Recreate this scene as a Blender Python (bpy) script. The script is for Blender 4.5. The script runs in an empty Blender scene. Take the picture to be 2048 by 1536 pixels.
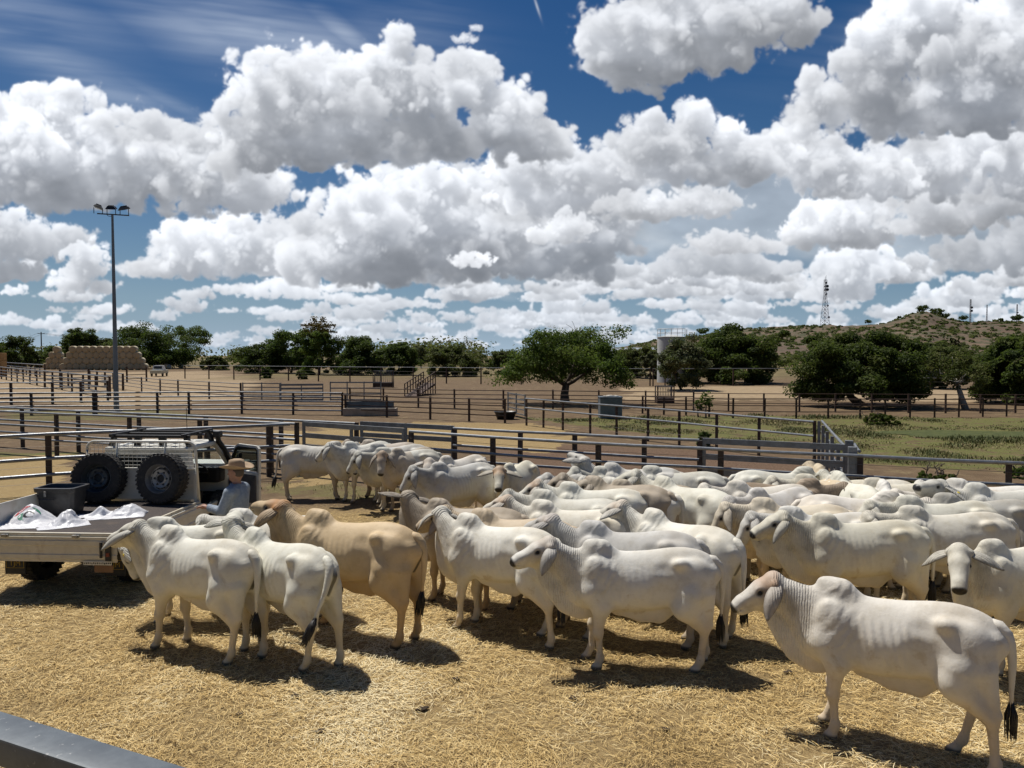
import bpy, bmesh, math, random
import numpy as np
from mathutils import Vector, Matrix, Euler
R = math.radians
SC = bpy.context.scene
COL = SC.collection
random.seed(7)

# ------------------------------------------------------------------ camera
CAM_H, FPX, PITCH = 3.4, 1479.0, math.atan(58/1479.0)      # eye height, focal length in photo pixels, downward tilt
cam = bpy.data.cameras.new("camera"); cam.sensor_width = 36.0
cam.lens = FPX/2048*36.0; cam.clip_start = 0.05; cam.clip_end = 6000
camo = bpy.data.objects.new("camera", cam); COL.objects.link(camo)
camo.location = (0, 0, CAM_H); camo.rotation_euler = (R(90)-PITCH, 0, 0)
SC.camera = camo

# ------------------------------------------------------------------ helpers
def ray(px, py):
    a, b = (px-1024)/FPX, (768-py)/FPX
    c, s = math.cos(PITCH), math.sin(PITCH)
    return a, c + b*s, b*c - s
def at(px, py, z=0.0):
    """photo pixel seen at height z -> world point"""
    a, f, u = ray(px, py); t = (z-CAM_H)/u
    return Vector((a*t, f*t, z))
def at_y(px, py, Y):
    a, f, u = ray(px, py); t = Y/f
    return Vector((a*t, Y, CAM_H+u*t))

def tag(o, label=None, cat=None, group=None, kind=None):
    if label: o['label'] = label
    if cat: o['category'] = cat
    if group: o['group'] = group
    if kind: o['kind'] = kind
    return o
def empty(name, loc=(0,0,0), rz=0.0):
    o = bpy.data.objects.new(name, None); COL.objects.link(o)
    o.location = loc; o.rotation_euler = (0,0,rz); o.empty_display_size = .2
    return o

class MB:
    """collects boxes, bars, tubes and lathes into one mesh"""
    def __init__(s): s.v = []; s.f = []; s.m = []
    def add(s, vs, fs, mi=0):
        b = len(s.v); s.v += [tuple(p) for p in vs]; s.f += [tuple(b+i for i in f) for f in fs]; s.m += [mi]*len(fs)
        return s
    def box(s, c, d, rot=None, mi=0):
        hx, hy, hz = d[0]/2, d[1]/2, d[2]/2; c = Vector(c)
        P = [Vector((x,y,z)) for z in (-hz,hz) for y in (-hy,hy) for x in (-hx,hx)]
        if rot is not None: P = [rot @ p for p in P]
        return s.add([p+c for p in P], [(0,2,3,1),(4,5,7,6),(0,1,5,4),(2,6,7,3),(0,4,6,2),(1,3,7,5)], mi)
    def cbox(s, c, d, b=.01, rot=None, mi=0):
        """box with chamfered edges"""
        bm = bmesh.new(); bmesh.ops.create_cube(bm, size=1)
        for v in bm.verts: v.co = Vector((v.co.x*d[0], v.co.y*d[1], v.co.z*d[2]))
        bmesh.ops.bevel(bm, geom=list(bm.edges), offset=b, segments=2, affect='EDGES', profile=.6)
        M = rot if rot is not None else Matrix.Identity(3)
        bm.verts.index_update()
        s.add([M @ v.co + Vector(c) for v in bm.verts], [[v.index for v in f.verts] for f in bm.faces], mi); bm.free()
        return s
    def bar(s, a, b, w, h=None, mi=0, up=(0,0,1)):
        """rectangular bar from a to b, w across, h tall"""
        a, b = Vector(a), Vector(b); h = h or w
        d = (b-a); L = d.length; d.normalize(); u = Vector(up)
        if abs(d.dot(u)) > .98: u = Vector((0,1,0))
        x = d.cross(u).normalized(); u = x.cross(d).normalized()
        P = [p + x*sx*w/2 + u*su*h/2 for p in (a,b) for su in (-1,1) for sx in (-1,1)]
        return s.add(P, [(0,1,3,2),(4,6,7,5),(0,4,5,1),(2,3,7,6),(0,2,6,4),(1,5,7,3)], mi)
    def tube(s, pts, r, n=8, mi=0, cap=True):
        pts = [Vector(p) for p in pts]; rs = r if isinstance(r,(list,tuple)) else [r]*len(pts)
        V = []; F = []; pu = None
        for i, p in enumerate(pts):
            d = (pts[min(i+1,len(pts)-1)] - pts[max(i-1,0)]).normalized()
            if pu is None:
                pu = Vector((0,0,1)) if abs(d.z) < .9 else Vector((1,0,0))
            x = d.cross(pu).normalized(); pu = x.cross(d).normalized()
            for k in range(n):
                t = 2*math.pi*k/n; V.append(p + (x*math.cos(t)+pu*math.sin(t))*rs[i])
        for i in range(len(pts)-1):
            for k in range(n):
                a, b = i*n+k, i*n+(k+1)%n; F.append((a, b, b+n, a+n))
        if cap:
            F.append(tuple(range(n-1,-1,-1))); F.append(tuple((len(pts)-1)*n+k for k in range(n)))
        return s.add(V, F, mi)
    def lathe(s, prof, n=24, M=None, mi=0, close=False, cap=True):
        """profile of (r, z) turned about z"""
        V = []; F = []
        for r, z in prof:
            for k in range(n):
                t = 2*math.pi*k/n; V.append(Vector((r*math.cos(t), r*math.sin(t), z)))
        m = len(prof)
        for i in range(m-1 if not close else m):
            j = (i+1) % m
            for k in range(n):
                F.append((i*n+k, i*n+(k+1)%n, j*n+(k+1)%n, j*n+k))
        if not close and cap:
            if prof[0][0] > 1e-4: F.append(tuple(range(n-1,-1,-1)))
            if prof[-1][0] > 1e-4: F.append(tuple((m-1)*n+k for k in range(n)))
        if M is not None: V = [M @ v for v in V]
        return s.add(V, F, mi)
    def build(s, name, mats, parent=None, smooth=False):
        me = bpy.data.meshes.new(name); me.from_pydata(s.v, [], s.f)
        for m in (mats if isinstance(mats,(list,tuple)) else [mats]): me.materials.append(m)
        if any(s.m): me.polygons.foreach_set('material_index', s.m)
        if smooth: me.shade_smooth() if smooth is True else me.shade_smooth_by_angle(angle=smooth) if hasattr(me,'shade_smooth_by_angle') else me.shade_smooth()
        me.update()
        o = bpy.data.objects.new(name, me); COL.objects.link(o)
        if parent: o.parent = parent
        return o
def smooth_angle(o, a=35):
    me = o.data; bm = bmesh.new(); bm.from_mesh(me)
    for f in bm.faces: f.smooth = True
    for e in bm.edges:
        if len(e.link_faces) == 2 and e.calc_face_angle(0) > R(a): e.smooth = False
    bm.to_mesh(me); bm.free(); return o

# ------------------------------------------------------------------ materials
class NT:
    def __init__(s, name, tree=None):
        s.mat = None
        if tree is None:
            s.mat = bpy.data.materials.new(name); s.mat.use_nodes = True; tree = s.mat.node_tree
        s.t = tree; s.n = tree.nodes; s.l = tree.links; s.n.clear()
    def node(s, typ, ins=None, **kw):
        n = s.n.new(typ)
        for k, v in kw.items(): setattr(n, k, v)
        for k, v in (ins or {}).items():
            sock = n.inputs[k]
            if isinstance(v, bpy.types.NodeSocket): s.l.new(v, sock)
            elif isinstance(v, bpy.types.Node): s.l.new(v.outputs[0], sock)
            else:
                if sock.type == 'RGBA' and len(v) == 3: v = (*v, 1)
                sock.default_value = v
        return n
    def math(s, op, a, b=0.0, c=None, clamp=False):
        d = {0:a, 1:b}
        if c is not None: d[2] = c
        return s.node('ShaderNodeMath', d, operation=op, use_clamp=clamp).outputs[0]
    def vmath(s, op, a, b=None):
        d = {0:a}
        if b is not None: d[1] = b
        return s.node('ShaderNodeVectorMath', d, operation=op).outputs[0]
    def mix(s, f, a, b, blend='MIX'):
        n = s.node('ShaderNodeMix', data_type='RGBA', blend_type=blend, clamp_factor=True)
        for i, v in ((0,f),(6,a),(7,b)):
            if isinstance(v, bpy.types.NodeSocket): s.l.new(v, n.inputs[i])
            elif i == 0: n.inputs[0].default_value = v
            else: n.inputs[i].default_value = (*v,1) if len(v)==3 else v
        return n.outputs[2]
    def ramp(s, f, stops, interp='LINEAR'):
        n = s.node('ShaderNodeValToRGB', {0:f}); cr = n.color_ramp; cr.interpolation = interp
        while len(cr.elements) < len(stops): cr.elements.new(.5)
        for e, (p, c) in zip(cr.elements, stops):
            e.position = p; e.color = (c,c,c,1) if isinstance(c,(int,float)) else (*c,1)
        return n.outputs[0]
    def noise(s, vec, scale, detail=4, rough=.55, dist=0.0, out=0):
        d = {'Scale':scale,'Detail':detail,'Roughness':rough,'Distortion':dist}
        if vec is not None: d['Vector'] = vec
        return s.node('ShaderNodeTexNoise', d).outputs[out]
    def maprange(s, f, a, b, c=0.0, d=1.0, smooth=True):
        return s.node('ShaderNodeMapRange', {0:f,1:a,2:b,3:c,4:d}, interpolation_type='SMOOTHSTEP' if smooth else 'LINEAR').outputs[0]
    def attr(s, name, typ='GEOMETRY', out=0):
        return s.node('ShaderNodeAttribute', attribute_name=name, attribute_type=typ).outputs[out]
    def geo(s, out='Position'): return s.node('ShaderNodeNewGeometry').outputs[out]
    def obj(s): return s.node('ShaderNodeTexCoord').outputs['Object']
    def bump(s, h, strength=.3, dist=.01, normal=None):
        d = {'Height':h,'Strength':strength,'Distance':dist}
        if normal is not None: d['Normal'] = normal
        return s.node('ShaderNodeBump', d).outputs[0]
    def principled(s, color, rough=.6, metal=0.0, normal=None, spec=None, **kw):
        d = {'Base Color':color,'Roughness':rough,'Metallic':metal}
        if normal is not None: d['Normal'] = normal
        if spec is not None: d['Specular IOR Level'] = spec
        d.update(kw)
        p = s.node('ShaderNodeBsdfPrincipled', d)
        s.node('ShaderNodeOutputMaterial', {'Surface':p.outputs[0]})
        return s.mat

def m_plain(name, col, rough=.6, metal=0.0, var=.12, scale=6.0, bump=0.0, spec=None, dirt=None, dirt_amt=.4):
    """worn surface: colour varies a little, optional dirt patches and bump"""
    t = NT(name); p = t.obj()
    n1 = t.noise(p, scale, 5, .6); n2 = t.noise(p, scale*6, 4, .6)
    lo = tuple(c*(1-var) for c in col); hi = tuple(min(1,c*(1+var)) for c in col)
    c = t.mix(t.maprange(n1,.3,.7), lo, hi)
    if dirt: c = t.mix(t.math('MULTIPLY', t.maprange(t.noise(p, scale*1.7, 6, .7),.5,.75), dirt_amt), c, dirt)
    r = t.maprange(n2,.3,.7, max(0,rough-.08), min(1,rough+.1))
    nb = t.bump(n2, bump, .004) if bump else None
    return t.principled(c, r, metal, nb, spec)

# ------------------------------------------------------------------ clouds: real 3-D density with light marched through it, kept as a sky picture by direction
SKY_PPU, SKY_U, SKY_V0, SKY_V1 = 760, 1.16, -0.03, 0.64
def cloud_sky():
    W, H = int(2*SKY_U*SKY_PPU), int((SKY_V1-SKY_V0)*SKY_PPU)
    rs = np.random.RandomState(5)
    # tileable band-limited noise; octaves come from striding through it
    nz0, ny0, nx0 = 64, 384, 384
    kz = np.fft.fftfreq(nz0)[:,None,None]; ky = np.fft.fftfreq(ny0)[None,:,None]; kx = np.fft.rfftfreq(nx0)[None,None,:]
    k = np.sqrt((kz*.5)**2*4+ky**2+kx**2)
    def band(lam, seed):
        g = np.random.RandomState(seed).standard_normal((nz0,ny0,nx0)).astype(np.float32)
        k0 = 1/lam; B = np.fft.irfftn(np.fft.rfftn(g)*np.exp(-((np.log(np.maximum(k,1e-4)/k0))/.42)**2), s=(nz0,ny0,nx0), axes=(0,1,2)).astype(np.float32)
        return B/B.std()
    B1 = band(64, 1)
    def vol(nz, h, w, lam, off, octs=5, gain=.47):
        """billowy noise, largest feature lam pixels"""
        out = np.zeros((nz,h,w), np.float32); a = 1.0; tot = 0; st = 64.0/lam
        for o in range(octs):
            if st > 24: break
            iz = ((np.arange(nz)*3*st/1.0*(1/3 if False else .5)+off[0]*(o+1)).astype(int)) % nz0
            iy = ((np.arange(h)*st+off[1]*(o+1)).astype(int)) % ny0
            ix = ((np.arange(w)*st+off[2]*(o+1)).astype(int)) % nx0
            s = B1[np.ix_(iz,iy,ix)]
            out += a*((.55*s+.25*(np.abs(s)-.8)) if o == 0 else (np.abs(s)-.8)*.9); tot += a; a *= gain; st *= 2.03
        return out/tot
    rgb = np.zeros((H,W,3), np.float32); alpha = np.zeros((H,W), np.float32)
    def px2c(x, y):
        a, f, u = ray(x, y); return (a/f+SKY_U)*SKY_PPU, (SKY_V1-u/f)*SKY_PPU
    SC_ = SKY_PPU/FPX
    def over(y0, y1, x0, x1, c, a):
        """near over what is already there"""
        rgb[y0:y1,x0:x1] = rgb[y0:y1,x0:x1]*(1-a[...,None]) + c
        alpha[y0:y1,x0:x1] = alpha[y0:y1,x0:x1]*(1-a) + a
    def fb2(sx, sy, ang, seed, b=2.2, full=False):
        g = np.random.RandomState(seed).standard_normal((512,2048)).astype(np.float32)
        yy = np.fft.fftfreq(512)[:,None]*512; xx = np.fft.rfftfreq(2048)[None,:]*2048
        c, s = math.cos(ang), math.sin(ang); u = (xx*c+yy*s)*sx; v = (-xx*s+yy*c)*sy
        n = np.fft.irfft2(np.fft.rfft2(g)/(1+(u*u+v*v))**(b/2), s=(512,2048)); n /= n.std()
        return n if full else n[:H,:W]
    seed_i = [40]; BLOT = fb2(.10,.16,0,40,2.2,True)
    def cumulus(ell, base, lam, amp=.62, sig=.30, dark=1.0, far=0.0, soft=1.0, slope=0.0, seed=0):
        E = []
        for (x,y,rx,ry) in ell:
            cx, cy = px2c(x,y); E.append((cx,cy,rx*SC_,ry*SC_))
        bx, by = px2c(ell[0][0], base)
        m = 14
        x0 = int(max(0,min(e[0]-e[2]*1.35 for e in E)-m)); x1 = int(min(W,max(e[0]+e[2]*1.35 for e in E)+m))
        y0 = int(max(0,min(e[1]-e[3]*1.45 for e in E)-m)); y1 = int(min(H,by+22+abs(slope)*(x1-x0)))
        if x1-x0 < 6 or y1-y0 < 6: return
        rz = [min(e[2],e[3]*1.3)*.95 for e in E]; zm = max(rz)*1.15
        nz = int(np.clip(zm*2/3.0, 10, 46)); dz = 2*zm/nz
        X = np.arange(x0,x1,dtype=np.float32)[None,:]; Y = np.arange(y0,y1,dtype=np.float32)[:,None]; Z = (np.arange(nz,dtype=np.float32)+.5)*dz-zm
        f = np.full((nz,y1-y0,x1-x0), -9, np.float32)
        for (cx,cy,rx,ry), r in zip(E, rz):
            q = 1-((X-cx)/rx)**2-((Y-cy)/ry)**2
            f = np.maximum(f, q[None]-((Z/r)**2)[:,None,None])
        n = vol(nz, y1-y0, x1-x0, lam*SC_, rs.randint(0,380,3))
        f = f*.80 + amp*n*np.clip(1.25+f*.5,.25,1.2) - .02
        bl = by + slope*(X-bx) + 5*SC_*lam/60*np.sin(X/9.0)            # flat base, a little ragged
        f -= np.maximum(0, (Y-bl)/(10*SC_*lam/40))[None]*.5
        d = np.clip(f/(.45*soft), 0, 1)**1.5*sig + np.clip((f+.16)/.28,0,1)**2*sig*.07
        # light from upper left, a bit behind the clouds: sweep the rows downwards
        tau = np.zeros_like(d); lx, lz = -.42, .35
        prev = np.zeros((nz, x1-x0), np.float32); pd = prev
        fx, fz = abs(lx), lz/dz
        for j in range(y1-y0):
            s = prev + pd
            a = s.copy(); a[:,1:] = s[:,1:]*(1-fx)+s[:,:-1]*fx
            b = a.copy(); b[:-1] = a[:-1]*(1-fz)+a[1:]*fz; b[-1] *= (1-fz)
            prev = b*.985; tau[:,j] = prev; pd = d[:,j]
        l1 = .46*np.exp(-tau*.17); l2 = .54*np.exp(-tau*.088)
        hgt = np.clip((bl-Y)/max(20,(bl.mean()-y0)), 0, 1)
        amb = (.150+.120*hgt)
        L = .92*(l1[...,None]*np.array([1.0,.985,.955],np.float32)+l2[...,None]*np.array([.955,.98,1.03],np.float32)) + amb[None,...,None]*np.array([.84,.97,1.20],np.float32)
        bl3 = np.roll(BLOT, (seed_i[0]*37, seed_i[0]*91), (0,1)); seed_i[0] += 1
        L *= dark*(1-.13*np.clip(bl3[y0:y1,x0:x1]+.3,-.8,1.6))[None,...,None]
        a = 1-np.exp(-d*dz)
        T = np.cumprod(1-a, 0); Tp = np.concatenate([np.ones_like(T[:1]), T[:-1]])
        w = Tp*a
        c = (w[...,None]*L).sum(0); A = 1-T[-1]
        if far:                                            # air light on far clouds
            c = c*(1-far) + A[...,None]*far*np.array([.47,.56,.68],np.float32)
        over(y0, y1, x0, x1, c, A)
    # thin high cirrus
    XX, YY = np.meshgrid(np.arange(W), np.arange(H))
    ci = np.zeros((H,W), np.float32); st = fb2(.30,.055,R(27),3,2.1)*.42+.55; bl2 = fb2(.2,.2,0,4)*.35+.6
    for (x,y,rx,ry,an,am) in ((540,70,330,90,22,.46),(680,60,120,26,38,.42),(400,60,200,60,20,.35),(120,130,330,45,24,.34),(60,40,220,60,10,.25),(330,200,200,18,27,.25),(800,40,160,60,10,.2),(1880,20,300,60,-20,.2)):
        cx, cy = px2c(x,y); c, s = math.cos(R(an)), math.sin(R(an)); u = ((XX-cx)*c+(YY-cy)*s)/(rx*SC_); v = (-(XX-cx)*s+(YY-cy)*c)/(ry*SC_)
        ci = np.maximum(ci, am*np.exp(-(u*u+v*v)*1.3))
    ci = np.clip(.72*ci*np.clip(st*.7+bl2*.6,0,1.6), 0, .8)
    over(0,H,0,W, ci[...,None]*np.array([.66,.74,.86],np.float32), ci)
    # contrail scrap
    cx, cy = px2c(1073,12); c, s = math.cos(R(72)), math.sin(R(72)); u = ((XX-cx)*c+(YY-cy)*s)/10; v = (-(XX-cx)*s+(YY-cy)*c)/1.1
    a = .5*np.exp(-(u*u+v*v)); over(0,H,0,W, a[...,None]*np.array([.85,.9,.95]), a)
    # pale veil low down
    hor = px2c(1024,712)[1]
    e_ = np.maximum(0,hor-YY); veil = np.exp(-e_/95.0)*.92; w_ = np.exp(-e_/30.0)[...,None]; over(0,H,0,W, veil[...,None]*(np.array([.185,.345,.56],np.float32)*(1-w_)+np.array([.44,.57,.70],np.float32)*w_), veil)
    # grey mid-level mass behind the right half
    for (x,y,rx,ry,am) in ((1700,440,560,100,.70),(1150,450,300,110,.70),(1980,340,180,100,.65)):
        cx, cy = px2c(x,y); u = (XX-cx)/(rx*SC_); v = (YY-cy)/(ry*SC_)
        a = np.clip(1.25-(u*u+v*v)+.42*fb2(.12,.22,0,int(x)), 0, 1)*am
        sh = np.clip(.56+.07*fb2(.09,.16,0,int(x)+1),.40,.78)
        over(0,H,0,W, (a*sh)[...,None]*np.array([.86,.96,1.07],np.float32), a)
    # rows of small far clouds, sized by how near the horizon they are
    for y in np.concatenate([np.arange(692,640,-7), np.arange(640,548,-12)]):
        t = (712-y)/150.0
        n = int(58/(.40+t*1.2))
        for i in range(n):
            x = rs.uniform(-660,2710); w = rs.uniform(16,52)*(.35+t*1.25); h = w*rs.uniform(.34,.60)
            left = x < 520
            if rs.rand() < .22: continue
            if left and rs.rand() < (.60 if y > 640 else .80): continue
            yb = y+rs.uniform(-9,9)*(.3+t)
            el = [(x,yb-h*.35,w,h*.55)]+[(x+rs.uniform(-.75,.75)*w, yb-h*rs.uniform(.3,.9), w*rs.uniform(.22,.45), h*rs.uniform(.35,.6)) for _ in range(5)]
            cumulus(el, yb, max(9,w*.55), .62, .5, rs.uniform(.80,1.0), far=float(np.clip(.50-.42*t,.10,.5)), soft=1.2)
    C = cumulus
    C([(1690,550,75,55),(1720,515,65,35),(1650,575,60,25)], 600, 44, dark=.98, far=.12)
    C([(1180,535,105,26),(1130,540,60,18),(1250,540,60,16)], 556, 40, dark=.66, far=.16)
    C([(1420,520,110,34),(1500,535,110,22),(1360,535,70,22)], 553, 46, dark=.68, far=.14)
    C([(1960,505,105,40),(2060,490,110,60),(1910,525,60,22)], 548, 50, dark=.62, far=.12)
    C([(60,485,90,44),(0,470,90,60),(130,472,60,26),(30,540,60,26)], 556, 44, dark=.92, far=.10)
    C([(150,560,52,28),(172,520,46,42),(200,572,44,18)], 586, 34, dark=1.0, far=.08)
    C([(380,490,85,62),(480,485,115,66),(325,535,90,26),(560,475,78,48),(430,530,150,26)], 556, 50, dark=.96, far=.05)
    C([(520,580,55,16),(560,575,60,22),(610,585,60,16)], 600, 26, dark=.95, far=.15)
    C([(1000,395,230,70),(1120,440,170,110),(900,470,170,95),(1060,510,160,50)], 566, 70, dark=.80, far=.10)
    C([(760,440,150,100),(640,505,95,66),(850,400,160,80),(950,450,130,90),(720,535,170,40),(900,520,120,40),(590,530,50,26)], 572, 62, dark=.88, far=.03)
    C([(1150,345,120,62),(1060,330,90,50),(1230,335,90,54),(1120,390,130,40)], 440, 54, dark=1.0)
    C([(945,517,46,17),(925,522,30,12)], 533, 20, dark=1.08)
    C([(1140,452,56,32),(1085,468,42,18)], 486, 34, dark=1.0)
    C([(1450,485,82,28),(1525,490,60,18)], 506, 34, dark=.97)
    C([(1690,470,130,30),(1680,430,78,48),(1630,455,74,40),(1750,420,54,40)], 498, 46, dark=.94)
    C([(1900,420,140,40),(2000,400,110,40),(1850,450,110,26)], 470, 50, dark=.74)
    C([(1880,330,120,66),(1980,300,110,60),(2060,340,100,70),(1800,350,90,50)], 420, 56, dark=.86)
    C([(1280,412,90,32),(1400,405,85,34),(1340,420,120,20)], 440, 42, dark=.86)
    C([(1640,325,90,60),(1700,345,120,56),(1590,300,70,50),(1770,350,80,40)], 398, 52, dark=.92)
    C([(1330,300,110,55),(1390,240,50,48),(1300,275,74,50),(1452,272,48,44),(1510,310,85,46),(1400,335,170,38)], 376, 56, dark=.95)
    C([(150,370,200,56),(60,300,135,105),(40,225,66,46),(135,215,46,60),(92,205,60,40),(188,215,28,52),(250,310,140,90),(400,335,165,95),(330,272,60,40),(490,370,100,56),(-60,300,120,120)], 426, 66, dark=.97)
    C([(560,195,112,105),(520,255,90,80),(640,150,80,60),(700,200,105,90),(785,105,40,62),(770,170,72,90),(850,190,95,80),(925,165,80,72),(962,135,40,40),(1005,235,85,78),(1070,275,80,50),(620,275,125,66),(500,315,76,70),(745,275,115,56),(870,275,130,52)], 332, 64, dark=1.0)
    C([(930,75,26,13),(950,55,14,10)], 100, 24, amp=.8, sig=.10, dark=1.0)
    C([(1230,75,84,86),(1330,60,125,96),(1300,140,95,44),(1450,35,150,80),(1430,100,110,48),(1560,25,95,60),(1600,70,44,28),(1300,180,40,18)], 190, 70, dark=.80, slope=-.16)
    C([(1800,215,160,62),(1660,200,78,66),(1740,150,84,86),(1775,70,74,70),(1850,50,115,95),(1950,120,160,130),(2070,90,140,160),(1960,215,190,58),(1600,245,52,42)], 282, 74, dark=.93, slope=-.07)
    col = np.where(alpha[...,None] > 1e-3, rgb/np.maximum(alpha,1e-3)[...,None], .7)
    out = np.concatenate([np.clip(col,0,1.2), np.clip(alpha,0,1)[...,None]], -1).astype(np.float32)
    return out[::-1]

# ------------------------------------------------------------------ world: Nishita sky with the clouds over it, and the sun
SUN = Vector((-.40, .36, 1.06)).normalized()
SUN_EL = math.asin(SUN.z); SUN_AZ = math.atan2(SUN.x, SUN.y)          # azimuth from +Y towards +X
def make_world():
    w = bpy.data.worlds.new("World"); SC.world = w; w.use_nodes = True
    t = NT('', w.node_tree)
    STR = .085
    sky = t.node('ShaderNodeTexSky', sky_type='NISHITA', sun_disc=False, sun_elevation=SUN_EL, sun_rotation=SUN_AZ, altitude=100, air_density=1.0, dust_density=.7, ozone_density=1.3)
    skyc = t.node('ShaderNodeHueSaturation', {'Hue':.508,'Saturation':1.50,'Value':.56,'Color':sky.outputs[0]}).outputs[0]
    d = t.node('ShaderNodeTexCoord').outputs['Generated']
    s = t.node('ShaderNodeSeparateXYZ', {0:d}); x, y, z = s.outputs
    yy = t.math('MAXIMUM', y, .02)
    u = t.math('DIVIDE', t.math('ADD', t.math('DIVIDE', x, yy), SKY_U), 2*SKY_U)
    v = t.math('DIVIDE', t.math('SUBTRACT', t.math('DIVIDE', z, yy), SKY_V0), SKY_V1-SKY_V0)
    px = cloud_sky(); H, W = px.shape[:2]
    img = bpy.data.images.new('clouds', W, H, alpha=True, float_buffer=True); img.colorspace_settings.name = 'Non-Color'
    img.alpha_mode = 'CHANNEL_PACKED'
    img.pixels.foreach_set(px.ravel()); img.update(); img.pack()
    tx = t.node('ShaderNodeTexImage', {'Vector':t.node('ShaderNodeCombineXYZ', {0:u,1:v}).outputs[0]}, image=img, extension='CLIP', interpolation='Cubic')
    e = t.math('MULTIPLY', t.maprange(u, 0, .03), t.maprange(u, 1, .97))
    e = t.math('MULTIPLY', e, t.math('MULTIPLY', t.maprange(v, 1, .93), t.math('GREATER_THAN', y, .05)))
    # unseen rest of the sky: sparse cloud, dimmed to lower the fill light
    zz = t.math('MAXIMUM', z, .06)
    pr = t.node('ShaderNodeCombineXYZ', {0:t.math('DIVIDE',x,zz),1:t.math('DIVIDE',y,zz)}).outputs[0]
    n = t.noise(pr, 1.6, 7, .6); a2 = t.math('MULTIPLY', t.maprange(n,.57,.70), t.math('SUBTRACT', 1.0, e))
    base = t.mix(a2, skyc, tuple(q/STR for q in (.36,.38,.42)))
    a1 = t.math('MULTIPLY', tx.outputs[1], e)
    cl = t.node('ShaderNodeVectorMath', {0:tx.outputs[0], 'Scale':1/STR}, operation='SCALE').outputs[0]
    c = t.mix(a1, base, cl)
    bg = t.node('ShaderNodeBackground', {0:c, 1:STR})
    t.node('ShaderNodeOutputWorld', {0:bg.outputs[0]})
    w.cycles.sampling_method = 'MANUAL'; w.cycles.sample_map_resolution = 1024
    l = bpy.data.lights.new('sun','SUN'); l.energy = 5.0; l.angle = R(.53); l.color = (1,.955,.88)
    lo = bpy.data.objects.new('sun', l); COL.objects.link(lo)
    lo.rotation_euler = SUN.to_track_quat('Z','Y').to_euler(); lo.location = SUN*100
    vs = SC.view_settings; vs.view_transform = 'Standard'; vs.look = 'None'; vs.gamma = 1; vs.exposure = 0.0; vs.use_curve_mapping = False
    SC.render.film_transparent = False
    SC.cycles.max_bounces = 6; SC.cycles.diffuse_bounces = 3; SC.cycles.glossy_bounces = 3; SC.cycles.transmission_bounces = 4; SC.cycles.transparent_max_bounces = 8
    SC.cycles.use_denoising = True
make_world()

# ------------------------------------------------------------------ ground: one sheet to the horizon; zones held as point attributes
def inpoly(X, Y, poly):
    c = np.zeros(X.shape, bool); n = len(poly)
    for i in range(n):
        (x1,y1),(x2,y2) = poly[i], poly[(i+1)%n]
        m = ((y1 > Y) != (y2 > Y)); c ^= m & (X < (x2-x1)*(Y-y1)/((y2-y1) if y2 != y1 else 1e-9)+x1)
    return c
def gp(*pts): return [tuple(at(x,y)[:2]) for x, y in pts]
FH = 1.45                                                   # height of the pen fences
PB = [at(-60,820,FH), at(0,822,FH), at(593,847,FH), at(1150,884,FH), at(1406,896,FH), at(1724,911,FH), at(2048,926,FH), at(2330,938,FH)]
PCOR = PB[2]
PC = [PCOR, at(92,868,FH), at(-230,884,FH)]
def fb(X, Y, s, seed):
    """cheap value noise"""
    rs = np.random.RandomState(seed); T = rs.rand(256,256)
    def vn(x, y):
        xi, yi = np.floor(x).astype(int), np.floor(y).astype(int); fx, fy = x-xi, y-yi
        fx, fy = fx*fx*(3-2*fx), fy*fy*(3-2*fy)
        g = lambda i, j: T[(xi+i)%256,(yi+j)%256]
        return (g(0,0)*(1-fx)+g(1,0)*fx)*(1-fy)+(g(0,1)*(1-fx)+g(1,1)*fx)*fy
    return sum(vn(X*s*2**o+o*17, Y*s*2**o+o*31)*.5**o for o in range(4))/1.875
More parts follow.
